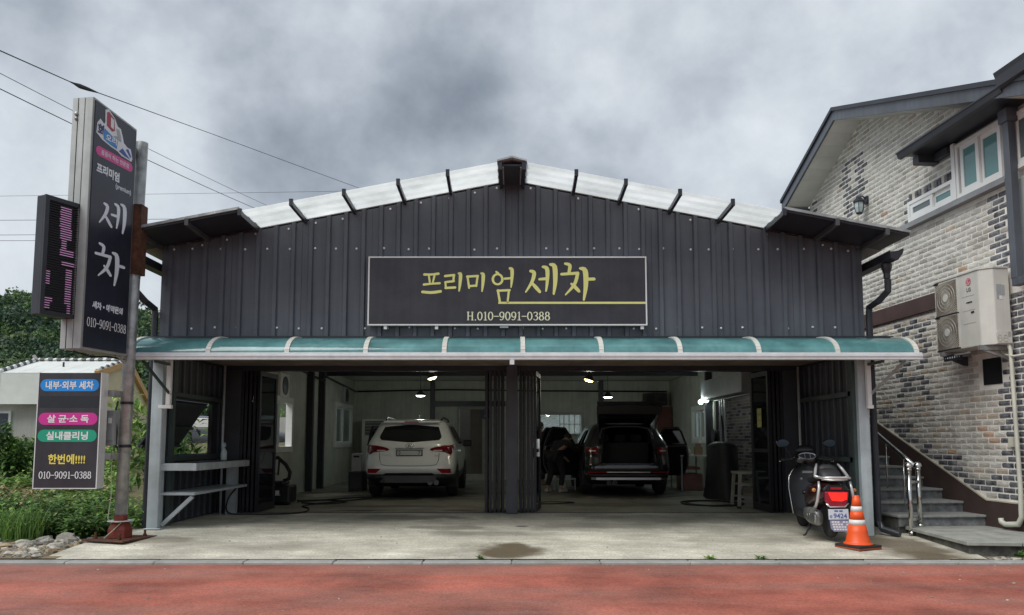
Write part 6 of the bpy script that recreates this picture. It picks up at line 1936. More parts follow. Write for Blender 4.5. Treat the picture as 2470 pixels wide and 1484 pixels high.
def loft(mb, secs, n=14, close=True):
    """sections (y, z centre, half width, half height, squareness) along y"""
    vs = []
    for (y, zc, a, b, e) in secs:
        for k in range(n):
            t = 2 * PI * k / n
            c, s_ = math.cos(t), math.sin(t)
            vs.append((a * math.copysign(abs(c) ** e, c), y, zc + b * math.copysign(abs(s_) ** e, s_)))
    fs = [(j * n + k, j * n + (k + 1) % n, (j + 1) * n + (k + 1) % n, (j + 1) * n + k) for j in range(len(secs) - 1) for k in range(n)]
    fs.append(tuple(range(n - 1, -1, -1))); fs.append(tuple((len(secs) - 1) * n + k for k in range(n)))
    mb.add(vs, fs)


for y in (0.0, 1.32):
    f = MB(); f.lathe([(0.15, -0.05), (0.215, -0.05), (0.235, -0.025), (0.24, 0), (0.235, 0.025), (0.215, 0.05), (0.15, 0.05)], (0, y, 0.24), 26, 'x'); o = build(f, 'wheel', M_RUBBER, sco, local=True, smooth=True)
    f = MB(); f.lathe([(0.155, -0.03), (0.155, 0.03), (0.04, 0.045), (0.04, -0.045)], (0, y, 0.24), 18, 'x'); build(f, 'rim', M_ALLOY, o, local=True)
f = MB(); loft(f, [(-0.30, 0.63, 0.10, 0.05, 0.8), (-0.24, 0.62, 0.155, 0.10, 0.7), (-0.05, 0.60, 0.185, 0.13, 0.7), (0.25, 0.56, 0.19, 0.16, 0.7), (0.55, 0.50, 0.17, 0.18, 0.7), (0.66, 0.45, 0.14, 0.16, 0.7)]); build(f, 'rear_body', M_MAR, sco, local=True, smooth=True)
f = MB(); loft(f, [(-0.16, 0.76, 0.10, 0.035, 0.7), (-0.10, 0.80, 0.13, 0.07, 0.7), (0.05, 0.83, 0.145, 0.09, 0.7), (0.14, 0.79, 0.15, 0.07, 0.7), (0.35, 0.745, 0.14, 0.06, 0.7), (0.58, 0.72, 0.11, 0.05, 0.7), (0.66, 0.70, 0.07, 0.03, 0.8)]); build(f, 'seat', M_SEAT, sco, local=True, smooth=True)
f = MB(); loft(f, [(0.0, 0.865, 0.105, 0.02, 0.7), (0.03, 0.87, 0.115, 0.075, 0.7), (0.08, 0.88, 0.11, 0.075, 0.7), (0.11, 0.87, 0.09, 0.05, 0.7)]); build(f, 'backrest', M_SEAT, sco, local=True, smooth=True)
# chrome rails
for sg in (-1, 1):
    f = MB(); f.tube([(sg * 0.135, 0.04, 0.955), (sg * 0.165, -0.02, 0.90), (sg * 0.205, -0.12, 0.80), (sg * 0.15, -0.18, 0.79)], [0.012, 0.02, 0.02, 0.014], 8); build(f, 'grab_rail', M_SATIN, sco, local=True, smooth=True)
f = MB(); f.tube([(-0.19, -0.10, 0.785), (-0.17, -0.32, 0.79), (-0.10, -0.37, 0.795), (0.10, -0.37, 0.795), (0.17, -0.32, 0.79), (0.19, -0.10, 0.785)], 0.016, 8); f.tube([(-0.16, -0.25, 0.765), (0.16, -0.25, 0.765)], 0.012, 6); f.box((-0.10, -0.33, 0.752), (0.10, -0.12, 0.762)); build(f, 'carrier', M_SATIN, sco, local=True, smooth=True)
for sg in (-1, 1):
    f = MB(); f.tube([(sg * 0.195, -0.24, 0.74), (sg * 0.20, -0.27, 0.66), (sg * 0.225, -0.27, 0.50), (sg * 0.235, -0.22, 0.42), (sg * 0.21, -0.05, 0.40)], [0.014, 0.019, 0.020, 0.020, 0.014], 8); build(f, 'side_guard', M_SATIN, sco, local=True, smooth=True)
    f = MB(); f.tube([(sg * 0.15, -0.15, 0.63), (sg * 0.24, -0.18, 0.63)], 0.010, 6); f.tube([(sg * 0.225, -0.185, 0.63), (sg * 0.275, -0.19, 0.63)], 0.028, 10); o = build(f, 'turn_signal', M_BLKPL, sco, local=True)
    f = MB(); f.lathe([(0.026, 0), (0.024, -0.02), (0.008, -0.028)], (sg * 0.25, -0.205, 0.63), 10, 'y'); build(f, 'amber_lens', mat('amber_lens', (0.50, 0.21, 0.06), 0.3), o, local=True)
# tail light: lit lens in a red housing, reflector, chrome lip
f = MB(); f.prism([(-0.145, 0.615), (0.145, 0.615), (0.135, 0.50), (0.10, 0.43), (-0.10, 0.43), (-0.135, 0.50)], lambda a, b, d: (a, -0.28 - d + (b - 0.43) * 0.12 * -1, b), -0.05, 0.03); o = build(f, 'tail_light', mat('raspberry_lens', (0.34, 0.015, 0.04), 0.15, var=0.1, coat=0.6), sco, local=True, bevel=0.01)
f = MB(); f.prism([(-0.11, 0.605), (0.125, 0.605), (0.12, 0.52), (0.06, 0.495), (-0.06, 0.50)], lambda a, b, d: (a, -0.30 - d + (b - 0.43) * 0.12 * -1, b), 0.0, 0.020); build(f, 'lit_lens', mat('lit_red_lens', (0.70, 0.015, 0.012), 0.2, var=0.2, scale=14, emit=(1.0, 0.03, 0.02), estr=0.55), o, local=True)
f = MB(); f.tube([(-0.14, -0.31, 0.47), (-0.09, -0.33, 0.425), (0.09, -0.33, 0.425), (0.14, -0.31, 0.47)], 0.011, 6); build(f, 'chrome_lip', M_CHROME, o, local=True, smooth=True)
f = MB(); f.box((-0.075, -0.335, 0.645), (0.055, -0.31, 0.672)); build(f, 'reflector', M_REFL, sco, local=True)
f = MB(); f.prism([(-0.17, 0.625), (0.17, 0.625), (0.12, 0.70), (-0.12, 0.70)], lambda a, b, d: (a, -0.26 - d, b), -0.1, 0.045); build(f, 'tail_panel', M_SBLK, sco, local=True, bevel=0.015)
f = MB(); f.prism([(-0.12, 0.425), (0.12, 0.425), (0.13, 0.25), (0.10, 0.10), (-0.06, 0.10), (-0.10, 0.25)], lambda a, b, d: (a, -0.29 + (0.42 - b) * 0.12 - d, b), 0.0, 0.012); build(f, 'mudguard', M_BLKPL, sco, local=True)
c6, s6 = math.cos(R(-6)), math.sin(R(-6))
def sw(x, y, z):
    return Vector((4.17 + x * c6 - y * s6, 10.22 + x * s6 + y * c6, -0.075 + z))
SXA = Vector((c6, s6, 0))
f = MB(); f.prism([(-0.115, 0.395), (0.13, 0.40), (0.135, 0.27), (-0.11, 0.265)], lambda a, b, d: (a, -0.325 - d, b), 0, 0.006); o = build(f, 'licence_plate', mat('pale_blue_white_plate', (0.60, 0.66, 0.74), 0.4, var=0.03), sco, local=True)
M_BLUEP = mat('blue_plate_print', (0.08, 0.14, 0.36), 0.5)
put_text('plate_number', '9424', 0.05, sw(0.030, -0.333, 0.313), SXA, Z1, M_BLUEP, o, 0.001, width=0.165, height=0.062)
f = MB(); f.box((-0.04, -0.3335, 0.364), (0.005, -0.3325, 0.384)); f.box((0.02, -0.3335, 0.364), (0.06, -0.3325, 0.384)); f.tube([(-0.083 + 0.012 * math.cos(t), -0.333, 0.305 + 0.014 * math.sin(t)) for t in [2 * PI * k / 8 for k in range(8)]], 0.004, 4, closed=True); build(f, 'plate_region', M_BLUEP, o, local=True)
f = MB(); f.prism([(-0.10, 0.26), (0.135, 0.262), (0.15, 0.15), (0.12, 0.115), (-0.05, 0.115), (-0.085, 0.15)], lambda a, b, d: (a, -0.318 - d, b), 0, 0.004); o = build(f, 'notice_plate', mat('blue_notice_plate', (0.25, 0.30, 0.46), 0.5), sco, local=True)
f = MB()
for r_ in range(4):
    for k in range(6):
        if (r_ * 6 + k) % 7 == 3: continue
        f.box((-0.075 + 0.034 * k + 0.008 * r_, -0.3255, 0.225 - 0.031 * r_), (-0.075 + 0.034 * k + 0.008 * r_ + 0.026, -0.3225, 0.225 - 0.031 * r_ + 0.022))
build(f, 'notice_print', M_PRINT, o, local=True)
# engine, muffler, floor, leg shield, steering
f = MB(); loft(f, [(-0.12, 0.26, 0.05, 0.085, 0.7), (-0.06, 0.26, 0.06, 0.10, 0.7), (0.25, 0.27, 0.06, 0.11, 0.7), (0.45, 0.28, 0.05, 0.08, 0.7)])
f.v = [(x - 0.17, y, z) for x, y, z in f.v]; build(f, 'engine_case', mat('cast_aluminium', (0.25, 0.255, 0.25), 0.45, metal=0.6, var=0.25, scale=15), sco, local=True, smooth=True)
for k in range(4):
    f = MB(); f.lathe([(0.07 - 0.012 * k, 0), (0.07 - 0.012 * k, -0.02)], (-0.22, -0.10 + 0.11 * k, 0.26), 14, 'x'); build(f, 'engine_cover', M_ALLOY, sco, local=True)
f = MB(); loft(f, [(-0.36, 0.27, 0.05, 0.05, 1), (-0.35, 0.27, 0.065, 0.065, 1), (0.05, 0.26, 0.065, 0.065, 1), (0.25, 0.24, 0.03, 0.03, 1)], 16); f.v = [(x + 0.20, y, z) for x, y, z in f.v]; o = build(f, 'muffler', mat('sooty_steel', (0.05, 0.048, 0.045), 0.5, metal=0.5, var=0.3), sco, local=True, smooth=True)
f = MB(); f.lathe([(0.026, 0), (0.026, -0.012)], (0.20, -0.362, 0.27), 12, 'y'); build(f, 'muffler_pipe', M_BLKPL, o, local=True)
f = MB(); f.box((-0.20, 0.55, 0.20), (0.20, 1.0, 0.29)); build(f, 'floorboard', M_GREY, sco, local=True, bevel=0.02)
f = MB(); prof = [(0.92, 0.22, 0.22), (0.98, 0.40, 0.235), (1.02, 0.58, 0.25), (1.06, 0.74, 0.235), (1.10, 0.84, 0.17), (1.12, 0.90, 0.09)]
for off in (0.0, 0.10):
    f.grid(lambda u_, j: (u_ * prof[int(j)][2], prof[int(j)][0] + off + 0.07 * (1 - u_ * u_), prof[int(j)][1]), [-1, -0.8, -0.4, 0, 0.4, 0.8, 1], list(range(6)))
build(f, 'leg_shield', M_GREY, sco, local=True, smooth=True)
for sg in (-1, 1):
    f = MB(); f.tube([(sg * p[2], p[0] + 0.05, p[1]) for p in prof], 0.012, 6); build(f, 'shield_edge', M_SST if sg < 0 else M_TRIM, sco, local=True, smooth=True)
f = MB(); f.box((-0.07, 0.995, 0.80), (0.07, 1.015, 0.83)); f.lathe([(0.016, 0), (0.016, -0.03)], (-0.09, 1.02, 0.72), 10, 'y'); build(f, 'glovebox', mat('grey_key_plate', (0.28, 0.28, 0.27), 0.4), sco, local=True)
f = MB(); f.lathe([(0.012, 0.0), (0.055, 0.0), (0.055, 0.05)], (0, 1.32, 0.24), 10, 'x'); f.tube([(-0.08, 1.32, 0.24), (-0.08, 1.18, 0.70)], 0.022, 8); f.tube([(0.08, 1.32, 0.24), (0.08, 1.18, 0.70)], 0.022, 8); build(f, 'fork', M_SBLK, sco, local=True)
f = MB(); loft(f, [(1.05, 0.52, 0.06, 0.03, 0.8), (1.2, 0.53, 0.08, 0.04, 0.8), (1.4, 0.52, 0.085, 0.05, 0.8), (1.58, 0.42, 0.06, 0.05, 0.8)]); build(f, 'front_fender', M_SBLK, sco, local=True, smooth=True)
f = MB(); loft(f, [(0.98, 0.98, 0.12, 0.05, 0.8), (1.04, 1.0, 0.17, 0.08, 0.8), (1.16, 1.0, 0.16, 0.10, 0.8), (1.26, 0.98, 0.08, 0.07, 0.8)]); build(f, 'steering_cowl', M_SBLK, sco, local=True, smooth=True)
f = MB(); f.tube([(0.12 * math.cos(2 * PI * k / 24), 0.985 + 0.03 * math.sin(2 * PI * k / 24), 1.045 + 0.042 * math.sin(2 * PI * k / 24)) for k in range(24)], 0.008, 5, closed=True)
for xx in (-0.035, 0.04):
    f.tube([(xx, 0.96, 1.01), (xx + 0.005, 1.01, 1.08)], 0.007, 5)
o = build(f, 'instrument_ring', mat('silver_bezel', (0.40, 0.42, 0.42), 0.3, metal=0.7), sco, local=True)
f = MB(); f.prism([(0.115 * math.cos(2 * PI * k / 20), 0.038 * math.sin(2 * PI * k / 20)) for k in range(20)], lambda a, b, d: (a, 0.985 + b * 0.7 - d, 1.045 + b), 0.0, 0.004); build(f, 'instrument_face', M_TRIM, o, local=True)
f = MB(); loft(f, [(1.06, 1.12, 0.14, 0.02, 0.8), (1.10, 1.14, 0.13, 0.06, 0.8), (1.18, 1.14, 0.10, 0.06, 0.8)]); build(f, 'visor', M_BLKPL, sco, local=True, smooth=True)
f = MB(); f.tube([(-0.36, 0.98, 0.99), (-0.2, 1.07, 1.0), (0.2, 1.07, 1.0), (0.36, 0.98, 0.99)], 0.015, 8); build(f, 'handlebar', M_SBLK, sco, local=True, smooth=True)
for sg in (-1, 1):
    f = MB(); f.tube([(sg * 0.36, 0.975, 0.99), (sg * 0.25, 1.035, 0.997)], 0.020, 8); build(f, 'grip', M_RUBBER, sco, local=True)
    f = MB(); f.tube([(sg * 0.37, 1.04, 0.97), (sg * 0.22, 1.10, 0.995)], 0.007, 5); f.blob((sg * 0.375, 1.04, 0.97), 0.014, 0.014, 0.014, 6, 5); build(f, 'brake_lever', M_CHROME, sco, local=True)
    f = MB(); f.tube([(sg * 0.20, 1.06, 1.01), (sg * 0.24, 1.04, 1.10), (sg * 0.30, 1.03, 1.18)], 0.007, 6); o = build(f, 'mirror', M_BLKPL, sco, local=True)
    f = MB(); f.blob((sg * 0.33, 1.03, 1.23), 0.095, 0.028, 0.062, 12, 8); build(f, 'mirror_shell', M_SBLK, o, local=True, smooth=True)
    f = MB(); f.prism([(0.085 * math.cos(2 * PI * k / 16), 0.053 * math.sin(2 * PI * k / 16)) for k in range(16)], lambda a, b, d: (sg * 0.33 + a, 1.004 - d, 1.23 + b), 0, 0.003); build(f, 'mirror_glass', mat('mirror_glass', (0.035, 0.045, 0.06), 0.08, metal=1.0, var=0.02), o, local=True)
f = MB(); f.tube([(-0.12, 0.35, 0.20), (-0.26, 0.22, 0.012), (-0.30, 0.16, 0.012)], 0.012, 6); build(f, 'side_stand', M_TRIM, sco, local=True)

# ------------------------------------------------ traffic cone
cx_, cy_ = 4.275, 9.66
cz = forecourt_z(cx_, cy_) + 0.002
cone = thing('traffic_cone', 'orange traffic cone with two white bands on a black square base', 'traffic cone', (cx_, cy_, cz), R(24))
M_ORG = mat('orange_pvc', (0.76, 0.088, 0.012), 0.45, var=0.06, scale=5)
M_BAND = mat('reflective_white_band', (0.72, 0.71, 0.70), 0.4, var=0.05)
f = MB(); f.box((-0.192, -0.192, 0.022), (0.192, 0.192, 0.05)); build(f, 'base', M_RUBBER, cone, local=True, bevel=0.012)
f = MB(); f.box((-0.188, -0.188, 0.0), (0.188, 0.188, 0.0219)); build(f, 'base_edge', mat('dirty_orange_rubber', (0.26, 0.06, 0.025), 0.7), cone, local=True)
H_ = 0.645
rc = lambda z: 0.140 + (0.037 - 0.140) * (z - 0.07) / (H_ - 0.07)
f = MB(); f.lathe([(0.172, 0.0505), (0.172, 0.06), (0.155, 0.068), (0.142, 0.085)] + [(rc(z), z) for z in (0.2, 0.29)], (0, 0, 0), 28)
f.lathe([(rc(0.35) , 0.35), (rc(0.455), 0.455)], (0, 0, 0), 28); f.lathe([(rc(0.512), 0.512), (rc(0.61), 0.61), (0.040, 0.612), (0.037, 0.64), (0.031, 0.645)], (0, 0, 0), 28)
build(f, 'cone_body', M_ORG, cone, local=True, smooth=False)
for z0, z1 in ((0.29, 0.35), (0.455, 0.512)):
    f = MB(); f.lathe([(rc(z0) + 0.001, z0), (rc(z1) + 0.001, z1)], (0, 0, 0), 28); build(f, 'reflective_band', M_BAND, cone, local=True)
for o in [o for o in cone.children if o.name.startswith(('cone_body', 'reflective'))]:
    o.data.polygons.foreach_set("use_smooth", [len(p.vertices) == 4 for p in o.data.polygons])

# ------------------------------------------------ the two people behind the open car doors
def skinned(name, joints, bones, m, parent, sub=2):
    me = bpy.data.meshes.new(name)
    keys = list(joints)
    me.from_pydata([joints[k][:3] for k in keys], [(keys.index(a), keys.index(b)) for a, b in bones], [])
    o = bpy.data.objects.new(name, me)
    COL.objects.link(o)
    sk = o.modifiers.new("skin", 'SKIN')
    for k, v in zip(keys, me.skin_vertices[0].data):
        rr = joints[k][3]
        v.radius = (rr, rr) if not isinstance(rr, tuple) else rr
    me.skin_vertices[0].data[0].use_root = True
    ss = o.modifiers.new("subd", 'SUBSURF'); ss.levels = sub; ss.render_levels = sub
    dg = bpy.context.evaluated_depsgraph_get()
    new = bpy.data.meshes.new_from_object(o.evaluated_get(dg))
    bpy.data.objects.remove(o)
    new.materials.clear(); new.materials.append(m)
    new.polygons.foreach_set("use_smooth", [True] * len(new.polygons))
    n_ = bpy.data.objects.new(name, new)
    COL.objects.link(n_)
    n_.parent = parent
    return n_


M_SKIN = mat('skin', (0.34, 0.20, 0.145), 0.5, var=0.08)
M_HAIR = mat('black_hair', (0.012, 0.010, 0.010), 0.6)


def person(loc, rz, label, J, top_col, leg_col, shoe_col, short=False):
    p = thing('person', label, 'person', loc, rz)
    B = [('hip', 'waist'), ('waist', 'chest'), ('chest', 'neck'), ('neck', 'head'), ('head', 'crown'), ('chest', 'shl'), ('shl', 'ell'), ('ell', 'wrl'), ('chest', 'shr'), ('shr', 'elr'), ('elr', 'wrr'),
         ('hip', 'hpl'), ('hpl', 'knl'), ('knl', 'anl'), ('anl', 'tol'), ('hip', 'hpr'), ('hpr', 'knr'), ('knr', 'anr'), ('anr', 'tor')]
    for s_ in 'lr':
        w, e = Vector(J['wr' + s_][:3]), Vector(J['el' + s_][:3])
        d = (w - e).normalized()
        side = d.cross(Vector((0, 1, 0.2))).normalized()
        J['pm' + s_] = (*(w + d * 0.05), 0.030); B.append(('wr' + s_, 'pm' + s_))
        for i, (o_, l_) in enumerate(((-0.027, 0.06), (-0.009, 0.075), (0.009, 0.07), (0.027, 0.055))):
            b0 = w + d * 0.085 + side * o_
            J['f%d%s' % (i, s_)] = (*b0, 0.009); J['g%d%s' % (i, s_)] = (*(b0 + d * l_ + Vector((0, 0.012, -0.012))), 0.0075)
            B += [('pm' + s_, 'f%d%s' % (i, s_)), ('f%d%s' % (i, s_), 'g%d%s' % (i, s_))]
        J['t' + s_] = (*(w + d * 0.055 + side * 0.05), 0.009); B.append(('wr' + s_, 't' + s_))
    skinned('body', J, B, M_SKIN, p, 1)
    grow = lambda k, q: (J[k][0], J[k][1], J[k][2], (J[k][3] if not isinstance(J[k][3], tuple) else J[k][3][0]) + q)
    T = {k: grow(k, 0.02) for k in ('waist', 'hip', 'chest', 'shl', 'shr')}
    T['neckb'] = tuple(J['chest'][i] + (J['neck'][i] - J['chest'][i]) * 0.55 for i in range(3)) + (0.075,)
    for s_ in 'lr':
        a, b = J['sh' + s_], J['el' + s_]
        T['sl' + s_] = tuple(a[i] + (b[i] - a[i]) * (0.6 if short else 1.0) for i in range(3)) + (0.058,)
        if not short:
            T['cu' + s_] = tuple(b[i] + (J['wr' + s_][i] - b[i]) * 0.9 for i in range(3)) + (0.045,)
    TB = [('hip', 'waist'), ('waist', 'chest'), ('chest', 'neckb'), ('chest', 'shl'), ('chest', 'shr'), ('shl', 'sll'), ('shr', 'slr')] + ([] if short else [('sll', 'cul'), ('slr', 'cur')])
    skinned('shirt', {k: T[k] for k in ['hip'] + [k for k in T if k != 'hip']}, TB, top_col, p, 1)
    G = {k: grow(k, 0.018) for k in ('hip', 'hpl', 'hpr', 'knl', 'knr')}
    for s_ in 'lr':
        a, b = J['kn' + s_], J['an' + s_]
        G['hm' + s_] = tuple(a[i] + (b[i] - a[i]) * 0.88 for i in range(3)) + (0.062,)
    skinned('trousers', G, [('hip', 'hpl'), ('hip', 'hpr'), ('hpl', 'knl'), ('hpr', 'knr'), ('knl', 'hml'), ('knr', 'hmr')], leg_col, p, 1)
    h = Vector(J['head'][:3]); c = Vector(J['crown'][:3]); up = (c - h).normalized()
    f = MB(); hc = h + up * 0.045
    f.blob(hc + Vector((0, -0.018, 0.012)), 0.094, 0.105, 0.10, 14, 9, 0.04); build(f, 'hair', M_HAIR, p, local=True, smooth=True)
    f = MB()
    for sg in (-1, 1):
        f.blob(h + Vector((sg * 0.032, 0.088, 0.012)), 0.012, 0.008, 0.008, 7, 5); f.blob(h + Vector((sg * 0.086, 0.0, 0.0)), 0.014, 0.026, 0.032, 7, 5)
    f.blob(h + Vector((0, 0.102, -0.018)), 0.014, 0.018, 0.026, 7, 5); f.blob(h + Vector((0, 0.085, -0.06)), 0.026, 0.010, 0.008, 7, 5)
    build(f, 'face', M_SKIN, p, local=True, smooth=True)
    for s_ in 'lr':
        a, t_ = Vector(J['an' + s_][:3]), Vector(J['to' + s_][:3])
        f = MB(); m_ = (a + t_) / 2; d = (t_ - a); d.z = 0; d.normalize()
        f.obox((m_.x, m_.y, 0.045), d * 0.135, Vector((-d.y, d.x, 0)) * 0.045, (0, 0, 0.043)); build(f, 'shoe', shoe_col, p, local=True, bevel=0.03)
    return p


JA = {'hip': (0, 0, 0.93, 0.13), 'waist': (0, 0, 1.08, 0.125), 'chest': (0, 0.01, 1.30, 0.145), 'neck': (0, 0.02, 1.45, 0.055), 'head': (0, 0.04, 1.56, 0.088), 'crown': (0, 0.035, 1.63, 0.075),
      'shl': (-0.18, 0, 1.38, 0.06), 'ell': (-0.25, 0.02, 1.12, 0.045), 'wrl': (-0.20, 0.20, 0.96, 0.032), 'shr': (0.18, 0, 1.38, 0.06), 'elr': (0.26, 0.06, 1.14, 0.045), 'wrr': (0.22, 0.28, 1.10, 0.032),
      'hpl': (-0.095, 0, 0.88, 0.09), 'knl': (-0.11, 0.02, 0.49, 0.062), 'anl': (-0.12, -0.02, 0.09, 0.042), 'tol': (-0.15, 0.13, 0.04, 0.035), 'hpr': (0.095, 0, 0.88, 0.09), 'knr': (0.10, 0.05, 0.49, 0.062), 'anr': (0.11, 0.03, 0.09, 0.042), 'tor': (0.14, 0.18, 0.04, 0.035)}
person((0.74, 20.9, 0.0), R(-60), 'person in a red shirt standing behind the open door of the black SUV', JA, mat('red_shirt_cloth', (0.36, 0.025, 0.03), 0.8, var=0.1), mat('black_cloth', (0.014, 0.014, 0.017), 0.85), mat('tan_leather', (0.30, 0.19, 0.14), 0.6))
JB = {'hip': (0, -0.06, 0.90, 0.13), 'waist': (0, 0.05, 1.02, 0.125), 'chest': (0, 0.26, 1.14, 0.14), 'neck': (0, 0.40, 1.20, 0.055), 'head': (0, 0.50, 1.24, 0.088), 'crown': (0, 0.55, 1.29, 0.075),
      'shl': (-0.18, 0.30, 1.14, 0.06), 'ell': (-0.22, 0.42, 0.90, 0.045), 'wrl': (-0.16, 0.60, 0.78, 0.032), 'shr': (0.18, 0.30, 1.14, 0.06), 'elr': (0.24, 0.48, 0.98, 0.045), 'wrr': (0.20, 0.70, 1.0, 0.032),
      'hpl': (-0.10, -0.05, 0.86, 0.09), 'knl': (-0.14, 0.02, 0.48, 0.062), 'anl': (-0.20, -0.08, 0.09, 0.042), 'tol': (-0.23, 0.06, 0.04, 0.035), 'hpr': (0.10, -0.05, 0.86, 0.09), 'knr': (0.12, 0.10, 0.48, 0.062), 'anr': (0.12, 0.02, 0.09, 0.042), 'tor': (0.14, 0.17, 0.04, 0.035)}
person((1.02, 18.0, 0.0), R(-38), 'person in black clothes and white shoes bending beside the black SUV', JB, mat('black_cloth', (0.014, 0.014, 0.017), 0.85), mat('black_cloth', (0.014, 0.014, 0.017), 0.85), mat('white_shoe', (0.36, 0.35, 0.33), 0.6))

# ================================================================== THINGS IN AND AROUND THE BAYS
# hanging lamps, all lit
def lamp_light(x, y, z, watts, col):
    ld = bpy.data.lights.new('lamp_light', 'POINT'); ld.energy = watts; ld.color = col; ld.shadow_soft_size = 0.08
    lo = bpy.data.objects.new('lamp_light', ld); COL.objects.link(lo); lo.location = (x, y, z)


def bay_lamp(x, y, z, r, warm, label):
    """bell shade on a hanger; the warm pair is tipped a little towards the road"""
    t = thing('pendant_lamp', label, 'lamp', (x, y, z), 0, 'lamps over the bays')
    tip = R(16 if warm else 0) * (1 if x < 0 else -1)
    def tl(m_):
        m_.v = [(x + (p[0] - x) * math.cos(tip) - (p[2] - z) * math.sin(tip), p[1], z + (p[0] - x) * math.sin(tip) + (p[2] - z) * math.cos(tip)) for p in m_.v]
        return m_
    f = MB(); f.tube([(x, y, z + 0.10), (x, y, 3.05)], 0.008, 6); build(f, 'hanger', M_TRIM, t)
    f = MB(); f.lathe([(0.03, z + 0.16), (0.05, z + 0.13), (0.06, z + 0.09), (r, z + 0.02), (r + 0.005, z), (r - 0.01, z + 0.005)], (x, y, 0), 18); build(tl(f), 'shade', M_TRIM, t)
    f = MB(); f.lathe([(r * 0.6, z - 0.028), (r * 0.92, z - 0.004)], (x, y, 0), 18); build(tl(f), 'bulb_disc', emat('warm_lamp_light' if warm else 'cool_lamp_light', (1.0, 0.88, 0.45) if warm else (0.9, 1.0, 0.98), 4.0), t)
    lamp_light(x, y, z - 0.08, 7.0, (1.0, 0.95, 0.78) if warm else (0.90, 1.0, 0.93))


bay_lamp(-1.56, 15.0, 2.42, 0.10, True, 'yellowish lamp hanging over the front of the left bay')
bay_lamp(-2.38, 20.0, 2.37, 0.135, False, 'white lamp hanging over the middle of the left bay')
bay_lamp(1.52, 15.2, 2.39, 0.10, True, 'yellowish lamp hanging over the front of the right bay')
bay_lamp(2.56, 20.5, 2.36, 0.135, False, 'white lamp hanging above the raised tailgate')
fl = thing('flood_lamp', 'pair of bright white spot heads on the right inner wall', 'lamp', (4.78, 19.1, 2.1))
for y, z in ((19.3, 2.16), (18.75, 2.18)):
    f = MB(); f.tube([(4.89, y, z), (4.76, y, z)], 0.012, 6); f.lathe([(0.04, 0.0), (0.075, -0.09)], (4.72, y + 0.02, z), 14, 'y'); o = build(f, 'head', M_TRIM, fl)
    f = MB(); f.lathe([(0.066, -0.092), (0.066, -0.10)], (4.72, y + 0.02, z), 14, 'y'); build(f, 'lens', emat('cold_flood_light', (0.80, 1.0, 0.93), 2.2), o)
lamp_light(4.55, 18.6, 2.16, 5.0, (0.85, 1.0, 0.93))

# steel work table along the left porch wall
wt = thing('work_table', 'grey steel work table with a lower shelf built along the left porch wall', 'table', (-4.66, 11.8, 0))
f = MB(); f.box((-4.86, 10.70, 0.775), (-4.36, 12.86, 0.875)); build(f, 'tabletop', M_STEEL, wt, bevel=0.006, seg=1)
f = MB(); f.box((-4.80, 10.85, 0.8751), (-4.42, 12.7, 0.885)); build(f, 'rubber_mat', M_RUBBER, wt)
f = MB(); f.box((-4.86, 10.72, 0.44), (-4.38, 12.84, 0.475)); build(f, 'shelf', M_STEEL, wt)
f = MB(); f.box((-4.68, 12.70, 0.0), (-4.53, 12.84, 0.774)); build(f, 'leg', M_STEEL, wt)
f = MB(); f.bar((-4.83, 10.76, 0.03), (-4.42, 10.76, 0.42), 0.05, 0.05, up=(0, 1, 0)); build(f, 'brace', M_STEEL, wt)
f = MB(); f.lathe([(0.04, 0.0), (0.046, 0.02), (0.046, 0.13), (0.03, 0.17), (0.016, 0.19), (0.016, 0.21)], (0, 0, 0), 14)
sb = thing('spray_bottle', 'clear spray bottle standing on the black table mat', 'bottle', (-4.47, 12.0, 0.886))
build(f, 'bottle', mat('cloudy_plastic', (0.36, 0.42, 0.44), 0.25, var=0.05), sb, local=True, smooth=True)
f = MB(); f.box((-0.02, -0.05, 0.21), (0.02, 0.03, 0.245)); f.box((-0.012, -0.08, 0.245), (0.012, 0.04, 0.275)); f.bar((0, -0.045, 0.24), (0, -0.06, 0.18), 0.012, 0.012); build(f, 'trigger', mat('pale_blue_plastic', (0.40, 0.50, 0.60), 0.4), sb, local=True, bevel=0.004, seg=1)
# extractor with its hose
vac = thing('vacuum_extractor', 'black wet vacuum machine with a thick arched hose beside the left wall', 'vacuum', (-4.36, 14.7, 0))
f = MB(); f.box((-4.58, 14.45, 0.03), (-4.14, 14.95, 0.36)); build(f, 'tank', M_BLKPL, vac, bevel=0.03)
f = MB(); f.box((-4.54, 14.5, 0.361), (-4.26, 14.9, 0.44)); build(f, 'lid', M_TRIM, vac, bevel=0.03)
f = MB(); f.tube([(-4.50, 14.6, 0.44), (-4.60, 14.6, 0.62), (-4.58, 14.6, 0.82), (-4.42, 14.6, 0.88), (-4.26, 14.6, 0.74), (-4.18, 14.6, 0.60), (-4.20, 14.6, 0.48), (-4.30, 14.6, 0.44)], 0.036, 9); build(f, 'hose', M_RUBBER, vac, smooth=True)
f = MB(); f.tube([(-4.52, 14.58, 0.80), (-4.50, 14.58, 0.6), (-4.40, 14.58, 0.55), (-4.38, 14.58, 0.85)], 0.02, 7); build(f, 'lance', M_TRIM, vac, smooth=True)
f = MB(); f.box((-4.40, 14.444, 0.20), (-4.33, 14.449, 0.27)); f.box((-4.42, 14.444, 0.18), (-4.31, 14.449, 0.195)); build(f, 'badge', M_WHITE, vac)
for x_ in (-4.55, -4.17):
    f = MB(); f.lathe([(0.05, -0.02), (0.05, 0.02)], (x_, 14.52, 0.05), 12, 'x'); build(f, 'wheel', M_RUBBER, vac)
